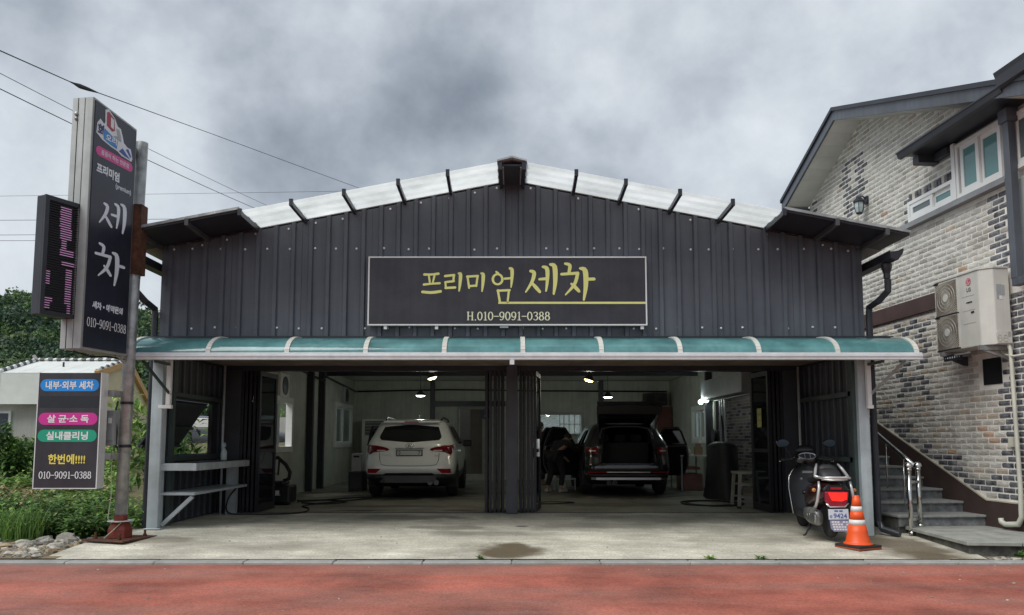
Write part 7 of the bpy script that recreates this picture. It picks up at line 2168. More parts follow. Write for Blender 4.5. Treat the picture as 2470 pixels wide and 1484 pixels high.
def floor_hose(pts, r, label, name='hose'):
    f = MB()
    q = []
    for i in range(len(pts) - 1):
        p0 = pts[max(0, i - 1)]; p1 = pts[i]; p2 = pts[i + 1]; p3 = pts[min(len(pts) - 1, i + 2)]
        for t in (0, 0.2, 0.4, 0.6, 0.8):
            q.append(tuple(0.5 * (2 * p1[k] + (p2[k] - p0[k]) * t + (2 * p0[k] - 5 * p1[k] + 4 * p2[k] - p3[k]) * t * t + (3 * p1[k] - p0[k] - 3 * p2[k] + p3[k]) * t ** 3) for k in range(3)))
    q.append(pts[-1])
    f.tube(q, r, 7)
    return solo(f, name, M_RUBBER, label, name, smooth=True)
floor_hose([(-4.50, 12.7, 0.43), (-4.62, 12.66, 0.25), (-4.60, 12.62, 0.03), (-4.2, 12.55, 0.014), (-3.7, 12.6, 0.014), (-3.45, 12.95, 0.014), (-3.55, 13.6, 0.014), (-3.80, 14.2, 0.014), (-3.4, 15.2, 0.014), (-2.9, 16.0, 0.014), (-3.2, 16.2, 0.014), (-4.0, 15.3, 0.014), (-4.1, 14.9, 0.03)], 0.013, 'long black hose snaking from the work table across the left bay floor')
floor_hose([(-4.0, 14.8, 0.016), (-3.5, 14.6, 0.016), (-3.2, 15.1, 0.016), (-3.7, 15.5, 0.016), (-4.2, 15.2, 0.03)], 0.014, 'short loop of black hose beside the wet vacuum')
coil = []
for k in range(64):
    a = 2 * PI * k / 21
    coil.append((3.72 + (0.52 + 0.05 * math.sin(a * 0.37)) * math.cos(a) + 0.10 * math.sin(a * 0.21), 14.75 + (0.62 + 0.06 * math.cos(a * 0.5)) * math.sin(a), 0.016 + 0.006 * (k % 3)))
floor_hose(coil[::3], 0.014, 'coil of black hose on the floor beside the wooden stool')
floor_hose([(0.42, 14.6, 0.012), (0.9, 14.7, 0.012), (1.2, 15.0, 0.012), (0.8, 15.1, 0.012), (0.45, 15.0, 0.012)], 0.010, 'thin black cable on the floor right of the centre doors', 'cable')
floor_hose([(4.76, 17.9, 1.55), (4.74, 17.7, 1.2), (4.70, 17.3, 0.8), (4.55, 16.8, 0.3), (4.3, 16.0, 0.016), (4.1, 15.4, 0.016)], 0.012, 'hose hanging from the reel down the right inner wall')
# stool
sto = thing('wooden_stool', 'pale wooden stool with square legs in front of the right folding doors', 'stool', (4.22, 13.95, 0))
M_WOOD = mat('greyed_pale_wood', (0.26, 0.25, 0.21), 0.65, var=0.15, scale=6, streak=0.08)
f = MB(); f.box((4.00, 13.72, 0.60), (4.44, 14.18, 0.645)); build(f, 'seat', M_WOOD, sto, bevel=0.008, seg=1)
lg = {}
for sx in (-1, 1):
    for sy in (-1, 1):
        f = MB(); f.bar((4.22 + sx * 0.175, 13.95 + sy * 0.185, 0.599), (4.22 + sx * 0.215, 13.95 + sy * 0.225, 0.001), 0.05, 0.05, up=(0, 1, 0)); o = build(f, 'leg', M_WOOD, sto)
        f = MB(); f.box((4.22 + sx * 0.215 - 0.03, 13.95 + sy * 0.225 - 0.03, 0.0), (4.22 + sx * 0.215 + 0.03, 13.95 + sy * 0.225 + 0.03, 0.04)); build(f, 'foot_cap', M_RUBBER, o)
for z, k in ((0.18, 0.205), (0.40, 0.19)):
    for sy in (-1, 1):
        f = MB(); f.box((4.22 - k, 13.95 + sy * (k + 0.005) - 0.012, z), (4.22 + k, 13.95 + sy * (k + 0.005) + 0.012, z + 0.03)); build(f, 'rung', M_WOOD, sto)
# floor-standing air conditioner, bin on its stand, heap under the shutter, table, wall speaker and so on
fs_ = thing('standing_air_conditioner', 'tall cream air conditioner with a dark louvred grille behind the white SUV', 'air conditioner', (-4.05, 23.3, 0))
f = MB(); f.box((-4.50, 23.1, 0.0), (-3.60, 23.5, 1.85)); build(f, 'cabinet', M_AC, fs_, bevel=0.02)
f = MB(); f.box((-4.40, 23.085, 1.36), (-3.70, 23.099, 1.78)); o = build(f, 'grille', M_BLKPL, fs_)
for k in range(9):
    f = MB(); f.box((-4.39, 23.06, 1.385 + 0.044 * k), (-3.71, 23.0849, 1.397 + 0.044 * k)); build(f, 'louvre', M_AC, o)
bn = thing('litter_bin', 'white litter bin with a dark slot standing on a black box by the left wall', 'bin', (-3.72, 18.6, 0.46))
f = MB(); f.box((-3.82, 18.4, 0.461), (-3.58, 18.8, 0.90)); build(f, 'case', mat('off_white_bin', (0.52, 0.53, 0.51), 0.5), bn, bevel=0.02)
f = MB(); f.box((-3.77, 18.39, 0.80), (-3.63, 18.399, 0.845)); build(f, 'slot', M_BLKPL, bn)
f = MB(); f.box((-3.86, 18.3, 0.0), (-3.52, 18.9, 0.46)); f.box((-3.84, 18.28, 0.05), (-3.54, 18.30, 0.41)); f.box((-3.83, 18.270, 0.40), (-3.55, 18.29, 0.44)); solo(f, 'storage_crate', M_BLKPL, 'black crate under the white litter bin', 'crate', bevel=0.01)
mc = thing('covered_machine', 'dark covered machine standing inside the right shutter opening', 'machine', (4.45, 16.3, 0))
f = MB()
f.grid(lambda a, b: (4.42 + 0.38 * math.cos(a) * (1.0 - 0.35 * b) + 0.03 * math.sin(5 * a + 3 * b), 16.3 + 0.75 * math.sin(a) * (1.0 - 0.25 * b) + 0.04 * math.sin(4 * a), 1.10 * b + 0.05 * math.sin(2 * a) * b), [2 * PI * k / 18 for k in range(19)], [0, 0.3, 0.6, 0.85, 0.95, 1.0]); f.blob((4.42, 16.3, 1.08), 0.25, 0.55, 0.10, 10, 6, 0.1); build(f, 'cover', mat('black_tarpaulin', (0.013, 0.014, 0.018), 0.6, var=0.2), mc, smooth=True)
f = MB(); f.tube([(4.62, 16.9, 1.0), (4.68, 17.1, 1.45), (4.64, 17.05, 1.75)], [0.02, 0.028, 0.018], 7); build(f, 'handle', M_TRIM, mc)
tb = thing('side_table', 'narrow table with thin pale legs against the right inner wall', 'table', (4.4, 19.2, 0))
f = MB(); f.box((4.05, 18.6, 0.82), (4.75, 19.9, 0.85)); build(f, 'tabletop', M_WHITE, tb)
for x_, y_ in ((4.08, 18.63), (4.72, 18.63), (4.08, 19.87), (4.72, 19.87)):
    f = MB(); f.box((x_ - 0.018, y_ - 0.018, 0), (x_ + 0.018, y_ + 0.018, 0.819)); build(f, 'leg', M_STEEL, tb)
f = MB(); f.lathe([(0.10, 0.851), (0.12, 0.90), (0.12, 0.97), (0.11, 0.975)], (4.28, 19.0, 0), 14); f.lathe([(0.085, 0.976), (0.09, 1.06)], (4.28, 19.0, 0), 14); solo(f, 'product_tub', mat('pale_tub_plastic', (0.45, 0.44, 0.38), 0.5), 'pale tub on the narrow table right of the black SUV', 'tub')
f = MB(); f.box((4.46, 18.8, 0.851), (4.64, 19.0, 1.05)); f.box((4.50, 18.82, 1.051), (4.60, 18.98, 1.12)); solo(f, 'cardboard_box', mat('cardboard', (0.27, 0.19, 0.12), 0.85), 'small brown box on the narrow table by the right wall', 'box', bevel=0.004)
f = MB(); f.box((4.15, 18.7, 0.50), (4.55, 19.5, 0.56)); f.box((4.13, 18.72, 0.001), (4.60, 19.5, 0.40)); solo(f, 'pink_storage_box', mat('dusty_rose_plastic', (0.26, 0.12, 0.12), 0.6, var=0.15), 'dusty pink storage box on the floor under the narrow table', 'box', bevel=0.02)
sp_ = thing('wall_speaker', 'black loudspeaker hung high in the back right corner', 'speaker', (4.42, 23.5, 2.35))
f = MB(); f.box((4.05, 23.4, 2.28), (4.72, 23.85, 2.64)); build(f, 'cabinet', M_BLKPL, sp_, bevel=0.01)
f = MB(); f.lathe([(0.14, 0), (0.14, -0.01), (0.05, -0.02)], (4.22, 23.398, 2.46), 16, 'y'); f.lathe([(0.09, 0), (0.09, -0.01)], (4.54, 23.398, 2.46), 16, 'y'); build(f, 'driver', M_RUBBER, sp_)
rb_ = thing('red_cabinet', 'dull red cabinet mounted below the black loudspeaker', 'cabinet', (4.55, 23.6, 1.4))
f = MB(); f.box((4.42, 23.4, 1.5), (4.88, 23.85, 2.24)); build(f, 'case', mat('dull_red_paint', (0.14, 0.045, 0.035), 0.6, var=0.2), rb_, bevel=0.01)
f = MB(); f.box((4.45, 23.385, 1.53), (4.85, 23.399, 2.21)); build(f, 'door', mat('dull_red_paint', (0.14, 0.045, 0.035), 0.6), rb_, bevel=0.006)
bk = thing('bucket', 'pale grey bucket on the floor beside the bending person', 'bucket', (1.20, 18.5, 0))
f = MB(); f.lathe([(0.085, 0.0), (0.115, 0.20), (0.12, 0.205), (0.108, 0.205), (0.08, 0.02)], (1.20, 18.5, 0), 18); build(f, 'pail', mat('pale_grey_plastic', (0.42, 0.45, 0.45), 0.5), bk, smooth=False)
f = MB(); f.tube([(1.20 + 0.118 * math.cos(a), 18.47, 0.20 + 0.09 * math.sin(a)) for a in [PI * k / 10 for k in range(11)]], 0.005, 5); build(f, 'bail', M_STEEL, bk)
cr = thing('wash_caddy', 'low stool with cloths and bottles behind the pale bucket', 'caddy', (1.22, 18.9, 0))
f = MB(); f.box((1.02, 18.75, 0.26), (1.55, 19.1, 0.29)); build(f, 'top', M_STEEL, cr)
for x_, y_ in ((1.04, 18.77), (1.53, 18.77), (1.04, 19.08), (1.53, 19.08)):
    f = MB(); f.box((x_ - 0.012, y_ - 0.012, 0), (x_ + 0.012, y_ + 0.012, 0.26)); build(f, 'leg', M_STEEL, cr)
f = MB(); f.blob((1.18, 18.9, 0.34), 0.12, 0.10, 0.06, 10, 6, 0.2); build(f, 'cloth', mat('grey_cloth', (0.20, 0.19, 0.17), 0.9), cr, smooth=True)
hr_ = thing('hose_reel', 'round hose reel on the right inner wall beside the shutter opening', 'hose reel', (4.80, 18.2, 1.4))
f = MB(); f.lathe([(0.17, 0.0), (0.17, -0.02), (0.09, -0.03), (0.09, -0.10), (0.17, -0.11), (0.17, -0.13)], (4.89, 18.3, 1.30), 18, 'x'); build(f, 'drum', M_TRIM, hr_)
f = MB(); f.tube([(4.83, 18.3 + 0.12 * math.cos(2 * PI * k / 18), 1.30 + 0.12 * math.sin(2 * PI * k / 18)) for k in range(18)], 0.03, 7, closed=True); build(f, 'wound_hose', M_RUBBER, hr_)

# ================================================================== BACKGROUND BUILDINGS
M_WROOF = mat('white_roof_panel', (0.66, 0.68, 0.66), 0.5, var=0.06, scale=1.5)
M_WWALL = mat('stained_pale_wall', (0.40, 0.39, 0.37), 0.8, var=0.10, scale=1.2, streak=0.06)
M_TILE = mat('slate_grey_ridge_tile', (0.09, 0.095, 0.105), 0.6, var=0.2, rnd_var=0.15)
wh = thing('white_house', 'low house with white roof, tiled ridge and cream gable edged in orange', 'house', (-14.5, 24.0, 0.7))
GY = 22.0
GX1_ = -11.92
f = MB(); f.box((-21.4, GY + 0.35, 0.3), (GX1_ - 0.13, 25.3, 2.24)); build(f, 'wall', M_WWALL, wh)
f = MB(); f.box((-15.6, GY + 0.30, 1.30), (-14.52, GY + 0.349, 2.05)); o = build(f, 'window', M_WHITE, wh)
f = MB(); f.box((-15.5, GY + 0.27, 1.36), (-14.60, GY + 0.299, 1.99)); build(f, 'pane', mat('dark_blue_pane', (0.015, 0.018, 0.05), 0.1), o)
zr, ze, zf = 3.66, 3.13, 2.24
GX0, GX1, RY, BYK = -14.75, -11.92, 23.75, 25.4          # gable ends, ridge line, back eave
for i in range(7):
    x0, x1 = -21.5 + 1.367 * i, -21.5 + 1.367 * (i + 1) - 0.01
    f = MB(); f.box((x0, GY - 0.02, zf), (x1, GY + 0.02, ze)); build(f, 'eave_panel', M_WROOF, wh)
for i in range(5):
    x0, x1 = GX0 + (GX1 - GX0) * i / 5 + 0.004, GX0 + (GX1 - GX0) * (i + 1) / 5 - 0.004
    f = MB(); f.add([(x0, GY, ze + 0.01), (x1, GY, ze + 0.01), (x1, RY, zr), (x0, RY, zr), (x1, BYK, 2.36), (x0, BYK, 2.36)], [(0, 1, 2, 3), (3, 2, 4, 5)]); build(f, 'roof_panel', M_WROOF, wh)
M_CREAM = mat('cream_render', (0.66, 0.57, 0.38), 0.8, var=0.06)
M_ORV = mat('orange_brown_verge', (0.56, 0.34, 0.14), 0.7, var=0.1)
f = MB(); f.prism([(GY + 0.36, 0.4), (BYK - 0.1, 0.4), (BYK - 0.1, 2.30), (RY, zr - 0.06), (GY + 0.36, ze)], lambda a, b, d: (d, a, b), GX1 - 0.12, GX1 - 0.04); build(f, 'gable_wall', M_CREAM, wh)
for p0, p1 in (((GX1 + 0.02, GY - 0.05, ze - 0.02), (GX1 + 0.02, RY, zr - 0.05)), ((GX1 + 0.02, RY + 0.001, zr - 0.05), (GX1 + 0.02, BYK + 0.1, 2.22))):
    f = MB(); f.bar(p0, p1, 0.12, 0.17); build(f, 'verge', M_ORV, wh)
def tiles(p0, p1, n, r, m2=M_WROOF):
    p0, p1 = Vector(p0), Vector(p1)
    for i in range(n):
        a, b = p0 + (p1 - p0) * (i / n), p0 + (p1 - p0) * ((i + 0.92) / n)
        f = MB(); f.tube([a + Vector((0, 0, 0.03)), b + Vector((0, 0, 0.05))], [r, r * 1.15], 7); build(f, 'ridge_tile', M_TILE if i % 2 else m2, wh)
tiles((GX0, RY, zr), (GX1, RY, zr), 22, 0.055)
tiles((GX0, GY, ze), (GX0, RY, zr), 12, 0.06)
tiles((GX1, GY, ze + 0.04), (GX1, RY, zr), 12, 0.06)
tiles((GX1 + 0.02, RY, zr), (GX1 + 0.02, BYK, 2.34), 13, 0.05, mat('buff_tile', (0.55, 0.45, 0.28), 0.8))
f = MB(); f.tube([(GX0 + 0.02, RY - 0.05, zr), (GX0 - 0.06, RY - 0.08, zr + 0.18)], [0.07, 0.045], 6); build(f, 'ridge_finial', M_WWALL, wh)
f = MB(); f.box((-12.78, RY + 0.1, zr), (-12.68, RY + 0.2, zr + 0.22)); build(f, 'vent_pipe', M_WHITE, wh)
f = MB(); f.box((-13.42, RY - 0.9, zr - 0.32), (-13.38, RY - 0.86, zr - 0.12)); build(f, 'roof_hook', M_TRIM, wh)

# ================================================================== PLANTS
M_LF = [leafmat('leaf_green_mid', (0.115, 0.215, 0.050)), leafmat('leaf_green_dark', (0.058, 0.120, 0.036)), leafmat('leaf_green_light', (0.20, 0.33, 0.075)), leafmat('leaf_yellow_green', (0.31, 0.37, 0.12)), leafmat('dead_stalk_straw', (0.34, 0.27, 0.16))]
M_BARK = mat('grey_brown_bark', (0.085, 0.065, 0.045), 0.9, var=0.3, scale=9, bump=0.5)


def leafq(mb, p, d, n, l, w, droop=0.25):
    """one pointed leaf of two folded quads"""
    p, d = Vector(p), Vector(d).normalized()
    s_ = d.cross(Vector(n))
    if s_.length < 1e-4:
        s_ = d.orthogonal()
    s_.normalize()
    u = s_.cross(d)
    a, b, c = p, p + d * (l * 0.5) + u * (l * 0.06), p + d * l - u * (l * droop)
    mb.add([a, b + s_ * w / 2, c, b - s_ * w / 2, b + u * (-w * 0.12)], [(0, 1, 4), (1, 2, 4), (2, 3, 4), (3, 0, 4)])


def rdir(rg, zmin=-0.4):
    a = rg.uniform(0, 2 * PI); z = rg.uniform(zmin, 1)
    r_ = math.sqrt(max(0, 1 - z * z))
    return Vector((r_ * math.cos(a), r_ * math.sin(a), z))


def shrub(name, label, cat, base, blobs, n, ls, mix, seed, group=None, stem_h=0.5):
    """stems with leaf clusters filling several uneven lobes"""
    rg = random.Random(seed)
    t = thing(name, label, cat, base, 0, group)
    f = MB()
    for (c, r_) in blobs:
        f.tube([(base[0] + rg.uniform(-0.08, 0.08), base[1] + rg.uniform(-0.08, 0.08), base[2] - 0.05), ((base[0] + c[0]) / 2 + rg.uniform(-0.1, 0.1), (base[1] + c[1]) / 2, (base[2] + c[2]) / 2), c], [0.03, 0.02, 0.008], 6)
    build(f, 'stem', M_BARK, t, smooth=True)
    f = MB()
    tot = sum(b[1] ** 2 for b in blobs)
    for (c, r_) in blobs:
        k = int(n * r_ * r_ / tot)
        for i in range(k):
            d = rdir(rg, -0.8)
            q = Vector(c) + d * r_ * (rg.uniform(0.35, 1.0) ** 0.6) * rg.uniform(0.75, 1.15)
            q.z = max(q.z, base[2] + 0.02)
            f.cur = rg.choices(range(len(mix)), [m_[1] for m_ in mix])[0]
            leafq(f, q, (d + rdir(rg, -0.9) * 0.8), (rg.uniform(-0.4, 0.4), rg.uniform(-0.4, 0.4), 1), ls * rg.uniform(0.7, 1.3), ls * rg.uniform(0.35, 0.55))
    build(f, 'foliage', [m_[0] for m_ in mix], t, fixn=False)
    return t


G, D, LG, Y, ST = M_LF
# tall weeds on the bank behind the stones
rg = random.Random(5)
f = MB()
def weed_stalk(mb, x, y, z, h, nl, ls, lean, rg, mats_w):
    ax = Vector((rg.uniform(-1, 1) * lean, rg.uniform(-1, 1) * lean, 1)).normalized()
    for i in range(nl):
        t = (i + rg.random()) / nl
        mb.cur = rg.choices(range(5), mats_w)[0]
        a = rg.uniform(0, 2 * PI)
        d = Vector((math.cos(a), math.sin(a), rg.uniform(-0.1, 0.7)))
        leafq(mb, Vector((x, y, z)) + ax * (h * t), d, (0, 0, 1), ls * rg.uniform(0.6, 1.3) * (1.1 - 0.4 * t), ls * rg.uniform(0.25, 0.42))
for i in range(900):
    x = rg.uniform(-8.6, -5.15); y = rg.uniform(10.25, 11.6) + max(0, (-5.7 - x)) * 0.05
    if x > -5.45: y = rg.uniform(10.45, 12.8)
    z = bank_z(x, y) - 0.02
    front = y < 10.7
    weed_stalk(f, x, y, z, rg.uniform(0.25, 0.52) * (0.75 if front else 1.0), 13, 0.15, 0.25, rg, [5, 6, 1.4, 0.3, 0.1])
for i in range(260):
    x = rg.uniform(-5.3, -5.06); y = rg.uniform(10.9, 14.0)
    weed_stalk(f, x, y, bank_z(x, y), rg.uniform(0.3, 0.75), 12, 0.13, 0.25, rg, [5, 4, 2, 0.6, 0])
o = build(f, 'weeds', [G, D, LG, Y, ST], None, fixn=False); tag(o, 'dense green weeds along the bank below the service board', 'weeds', kind='stuff')
f = MB()
rg = random.Random(9)
for i in range(1500):
    y = 11.4 + 11.0 * rg.random() ** 1.2
    x = rg.uniform(-0.735 * y - 0.6, max(-0.50 * y, -0.56 * y))
    if x > -5.3: continue
    brown = (x / y) > -0.70 and (x / y) < -0.60 and y < 14.5
    weed_stalk(f, x, y, bank_z(x, y) - 0.02, rg.uniform(0.12, 0.36) * (0.6 if brown else 1), 9, 0.14 + 0.004 * y, 0.4, rg, [1, 0.6, 1, 1.0, 5] if brown else [5, 2, 5, 2.2, 0.5])
o = build(f, 'meadow_weeds', [G, D, LG, Y, ST], None, fixn=False); tag(o, 'bright mixed weeds and dry stalks covering the lot behind', 'weeds', kind='stuff')
# long arching grass clump before the weeds
gc = thing('grass_clump', 'clump of long arching grass in front of the weeds below the service board', 'grass', (-6.4, 10.2, -0.12))
f = MB(); rg = random.Random(3)
for i in range(150):
    a = rg.uniform(0, 2 * PI); l = rg.uniform(0.35, 0.65); b0 = Vector((-6.4 + rg.uniform(-0.28, 0.28), 10.2 + rg.uniform(-0.1, 0.12), -0.12))
    d = Vector((math.cos(a), 0.6 * math.sin(a), 0))
    sd = Vector((-d.y, d.x, 0)).normalized() * 0.006
    k = rg.uniform(0.25, 0.75)
    pts = [b0 + d * (l * k * t * t) + Vector((0, 0, l * (t - 0.45 * t * t * k))) for t in (0, 0.35, 0.7, 1.0)]
    f.cur = rg.choice([0, 0, 1, 2])
    f.add([pts[0] - sd, pts[0] + sd, pts[1] + sd, pts[1] - sd, pts[2] + sd * 0.8, pts[2] - sd * 0.8, pts[3]], [(0, 1, 2, 3), (3, 2, 4, 5), (5, 4, 6)])
build(f, 'blade', [G, D, LG], gc, fixn=False)
shrub('leafy_bush', 'dark leafy bush at the far left edge in front of the white house', 'bush', (-10.3, 16.0, 0.35), [((-10.5, 16.0, 0.95), 0.36), ((-10.05, 15.9, 0.85), 0.28), ((-10.6, 15.8, 1.30), 0.26), ((-9.75, 16.1, 1.12), 0.16), ((-10.2, 15.8, 0.68), 0.30)], 900, 0.17, [(G, 3), (D, 6), (LG, 0.6)], 21)
shrub('persimmon_sapling', 'young tree with yellow-green leaves behind the sign pole', 'tree', (-8.6, 17.2, 0.5), [((-8.85, 17.2, 1.75), 0.40), ((-8.25, 17.1, 1.55), 0.42), ((-8.0, 17.2, 1.15), 0.40), ((-8.6, 17.2, 2.05), 0.28), ((-7.75, 17.4, 1.75), 0.30), ((-8.9, 17.2, 1.3), 0.28)], 430, 0.22, [(LG, 4), (Y, 3), (G, 1.2)], 22)
shrub('hatch_shrub', 'leafy shrub growing outside the propped hatch', 'bush', (-6.15, 13.2, 0.1), [((-6.0, 12.9, 0.8), 0.5), ((-6.2, 13.5, 1.1), 0.55), ((-5.8, 13.2, 1.5), 0.40), ((-5.7, 13.6, 0.7), 0.5)], 900, 0.16, [(G, 5), (D, 3), (LG, 2)], 23, 'shrubs along the left wall')
shrub('window_shrub', 'leafy shrub seen through the nearer left bay window', 'bush', (-6.3, 17.3, 0.2), [((-6.1, 17.0, 1.2), 0.6), ((-6.2, 17.8, 1.5), 0.65), ((-5.9, 17.4, 2.0), 0.5), ((-6.4, 18.4, 1.8), 0.6), ((-6.8, 18.2, 2.3), 0.5)], 1500, 0.17, [(G, 5), (D, 2), (LG, 3)], 24, 'shrubs along the left wall')
shrub('far_window_shrub', 'leafy shrub outside the farther left bay window', 'bush', (-8.6, 27.5, 0.6), [((-8.4, 27.5, 1.4), 0.8), ((-9.2, 27.9, 1.6), 0.8)], 700, 0.2, [(G, 5), (D, 2), (LG, 2)], 25, 'shrubs along the left wall')
f = MB(); f.box((-9.5, 26.4, 0.5), (-7.4, 26.5, 2.0)); solo(f, 'garden_wall', M_WWALL, 'pale garden wall seen through the farther left bay window', 'wall')
dn_ = thing('dandelion', 'small weed with one yellow flower at the foot of the landing slab', 'plant', (5.95, 9.02, -0.16))
f = MB(); rg = random.Random(31)
for i in range(70):
    a = rg.uniform(0, 2 * PI); leafq(f, (5.95 + rg.uniform(-0.15, 0.15), 9.03 + rg.uniform(-0.03, 0.03), -0.15), (math.cos(a), 0.5 * math.sin(a) - 0.2, rg.uniform(0.2, 1.1)), (0, 0, 1), rg.uniform(0.06, 0.13), 0.03)
build(f, 'leaf_rosette', G, dn_, fixn=False)
f = MB(); f.tube([(5.93, 9.0, -0.15), (5.92, 8.97, -0.07)], 0.003, 5); f.blob((5.92, 8.965, -0.06), 0.022, 0.022, 0.014, 8, 5); build(f, 'flower', mat('dandelion_yellow', (0.75, 0.52, 0.03), 0.6), dn_)
for i, (x, y, s_, lab) in enumerate(((-6.42, 9.06, 1.5, 'low green weed tuft by the kerb left of the concrete'), (2.25, 8.945, 0.36, 'tiny weed sprouting in the kerb joint in front of the right bay'), (2.85, 8.945, 0.30, 'tiniest weed in the kerb joint towards the scooter'), (-7.3, 9.15, 1.2, 'weed tuft at the left frame edge beside the stones'), (-0.35, 8.945, 0.24, 'speck of weed in the kerb joint near the middle stain'))):
    t = thing('weed_tuft', lab, 'weed', (x, y, -0.16), 0, 'small weeds along the kerb')
    f = MB(); rg = random.Random(40 + i)
    for k in range(int(60 * s_) + 8):
        a = rg.uniform(0, 2 * PI); leafq(f, (x + rg.uniform(-0.12, 0.12) * s_, y + rg.uniform(-0.03, 0.04), -0.155), (math.cos(a), 0.5 * math.sin(a), rg.uniform(0.1, 1.0)), (0, 0, 1), rg.uniform(0.05, 0.11) * (0.6 + 0.4 * s_), 0.028)
    build(f, 'leaf_cluster', [G, LG][i % 2], t, fixn=False)

# rubble: the larger stones singly, the small ones as one spread
M_ST = [mat('pale_limestone', (0.48, 0.45, 0.39), 0.9, var=0.18, scale=9, bump=0.5, rnd_var=0.15), mat('grey_field_stone', (0.27, 0.255, 0.225), 0.9, var=0.22, scale=8, bump=0.6, rnd_var=0.15), mat('tan_stone', (0.34, 0.265, 0.17), 0.9, var=0.25, scale=8, bump=0.6, rnd_var=0.15)]
rg = random.Random(12)
protos = []
for k in range(9):                                      # rough broken stones: jittered, with a few flat faces
    f = MB(); f.blob((0, 0, 0), 1, 1, 1, 8, 5, 0.24, rg)
    cuts_ = [rdir(rg, -1) for _ in range(5)]
    vv = []
    for p in f.v:
        p = Vector(p)
        for c_ in cuts_:
            e_ = p.dot(c_) - 0.62
            if e_ > 0: p -= c_ * e_
        vv.append(tuple(p))
    me = bpy.data.meshes.new('stone'); me.from_pydata(vv, [], f.f); me.materials.append(M_ST[k % 3]); protos.append(me)
soil = lambda y: -0.150 + 0.028 * (y - 8.93)
big = [(-7.3, 10.08, .20, .12, .085, 1, 'flat grey stone at the left frame edge behind the thin black board'), (-6.92, 9.98, .21, .13, .10, 2, 'tan boulder, widest of the stones below the weeds'), (-6.05, 10.12, .14, .09, .07, 1, 'rounded grey stone at the foot of the weeds left of the pole'),
       (-5.76, 10.08, .17, .10, .10, 4, 'upright grey block of rubble next to the red pole foot'), (-5.66, 10.14, .055, .055, .05, 0, 'small pale stone perched on the rubble next to the red pole foot'), (-5.93, 9.96, .13, .08, .07, 7, 'grey stone in front of the rounded one left of the pole'),
       (-6.62, 9.62, .12, .06, .035, 3, 'pale flat stone lying alone in front of the grass clump'), (-7.0, 9.42, .15, .07, .04, 2, 'tan flat stone at the left front of the rubble'), (-6.28, 9.72, .13, .07, .04, 5, 'tan flat stone midway between grass clump and pole'), (-5.78, 9.46, .085, .045, .03, 0, 'white pebble nearest the edge of the concrete'), (-5.62, 9.56, .075, .045, .03, 3, 'second white pebble beside the concrete edge')]
for (x, y, sx, sy, sz, k, lab) in big:
    o = bpy.data.objects.new('stone', protos[k % 9]); COL.objects.link(o)
    o.location = (x, y, soil(y) + sz * 0.35); o.scale = (sx, sy, sz); o.rotation_euler = (rg.uniform(-0.2, 0.2), rg.uniform(-0.2, 0.2), rg.uniform(-0.4, 0.4))
    tag(o, lab, 'stone', 'stones left of the concrete')
f = MB()
def chip(x, y, z, a, b, c, k):
    ca, sa = math.cos(rg.uniform(0, 6)), 0
    ang_ = rg.uniform(0, 6); ca, sa = math.cos(ang_), math.sin(ang_)
    me = protos[k % 9]
    f.cur = k % 3
    f.add([(x + v.co.x * a * ca - v.co.y * b * sa, y + v.co.x * a * sa + v.co.y * b * ca, z + v.co.z * c) for v in me.vertices], [tuple(p.vertices) for p in me.polygons])
for i in range(620):
    x = -7.9 + 2.65 * rg.random(); y = 8.98 + 1.35 * rg.random()
    if x > -5.46: continue
    r_ = 0.014 + 0.075 * rg.random() ** 2.6
    chip(x, y, soil(y) + r_ * 0.15, r_ * rg.uniform(1.0, 1.7), r_, r_ * rg.uniform(0.4, 0.7), rg.choice([0, 1, 4, 7, 2, 5, 3, 6]))
for i in range(150):
    x = 5.5 + 2.2 * rg.random(); y = 8.95 + 0.16 * rg.random()
    r_ = rg.uniform(0.012, 0.035)
    chip(x, y, -0.170 + r_ * 0.2, r_ * 1.5, r_, r_ * 0.6, rg.choice([0, 3, 2, 1]))
for i in range(170):                                     # grit that has rolled onto the road
    x = rg.uniform(-7, 7); y = 8.74 - 3.2 * rg.random() ** 2.2
    r_ = 0.004 + 0.011 * rg.random() ** 3
    chip(x, y, ZR + r_ * 0.2, r_ * 1.4, r_, r_ * 0.7, rg.choice([0, 1, 4, 2]))
for i in range(120):
    x = rg.uniform(-5.2, 5.2); y = rg.uniform(8.98, 11.5)
    r_ = 0.004 + 0.008 * rg.random() ** 3
    chip(x, y, forecourt_z(x, y) + r_ * 0.2, r_ * 1.4, r_, r_ * 0.7, rg.choice([0, 1, 4, 2]))
o = build(f, 'gravel', M_ST, None, fixn=False); tag(o, 'loose gravel and small stones at the edges of the concrete', 'gravel', kind='stuff')
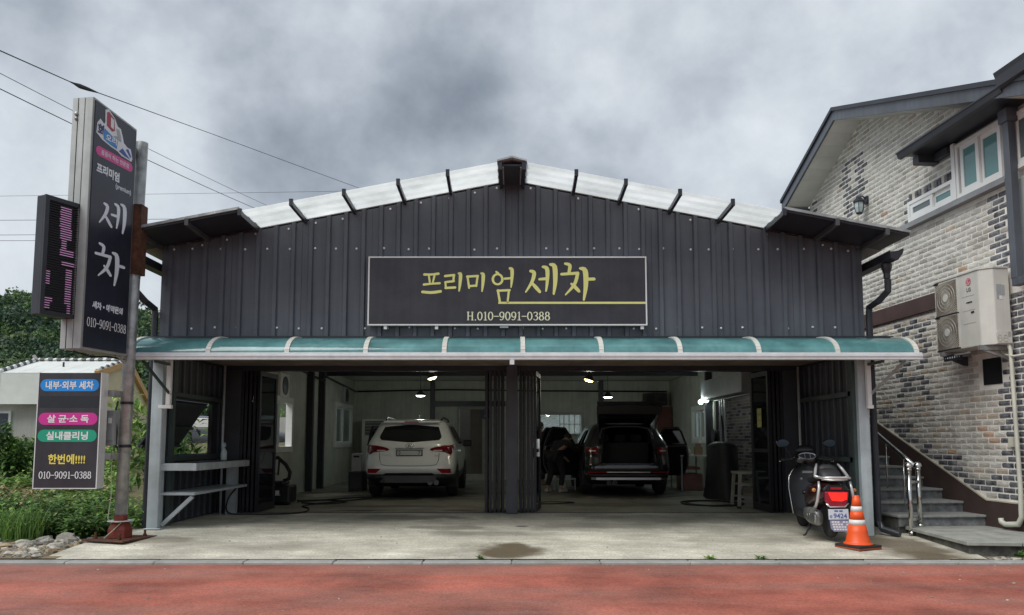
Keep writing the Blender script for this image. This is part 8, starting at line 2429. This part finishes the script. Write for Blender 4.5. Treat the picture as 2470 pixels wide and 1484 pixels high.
f = MB(); f.obox((-7.28, 9.86, -0.03), (0.33, 0.05, 0.02), (-0.02, 0.10, 0), (0, 0, 0.012)); solo(f, 'broken_board', mat('black_white_board', (0.03, 0.03, 0.032), 0.6), 'thin black board lying on the stones at the left frame edge', 'board')
f = MB(); f.obox((-7.25, 9.72, -0.05), (0.22, 0.03, 0.03), (-0.02, 0.09, 0), (0, 0, 0.014)); solo(f, 'broken_tile', M_WHITE, 'broken white slab piece lying below the thin black board', 'slab')

# distant wood: one mass of crowns on the hill
f = MB(); rg = random.Random(77)
crowns = []
for i in range(900):
    y = rg.uniform(46, 92); x = -rg.uniform(0.40, 0.76) * y
    crowns.append((x, y, hill_z(x, y) + rg.uniform(0.6, 2.2), rg.uniform(1.0, 2.1)))
for (x, y, z, r_) in crowns[:520]:
    tone = rg.choices([0, 1, 2, 3], [4, 5, 2.4, 0.8])[0]
    for k in range(700):
        d = rdir(rg, -0.35)
        lump = 1 + 0.20 * math.sin(6 * d.x + 4 * d.z + x) + 0.12 * math.sin(9 * d.y - 7 * d.z + y)
        q = Vector((x + d.x * r_ * lump, y + d.y * r_ * lump, z + d.z * r_ * 0.85 * lump)) + rdir(rg, -1) * 0.15
        f.cur = tone if rg.random() < 0.72 else rg.choice([0, 1, 2])
        l = rg.uniform(0.10, 0.23)
        t1 = (rdir(rg, -1) + Vector((0, 0, 0.1))).normalized(); t2 = t1.cross(d + rdir(rg, -1) * 0.5)
        if t2.length < 1e-3: continue
        t2 = t2.normalized() * l * 0.6; t1 = t1 * l
        f.add([q - t1, q + t2, q + t1, q - t2], [(0, 1, 2, 3)])
o = build(f, 'distant_wood', [leafmat('wood_green_mid', (0.046, 0.090, 0.042)), leafmat('wood_green_dark', (0.024, 0.054, 0.034)), leafmat('wood_green_light', (0.090, 0.155, 0.050)), leafmat('wood_green_pale', (0.14, 0.19, 0.075))], None, fixn=False)  # greens dulled and bluer: distance haze put into the leaf colours
tag(o, 'dense green wood covering the hill behind the houses', 'wood', kind='stuff')
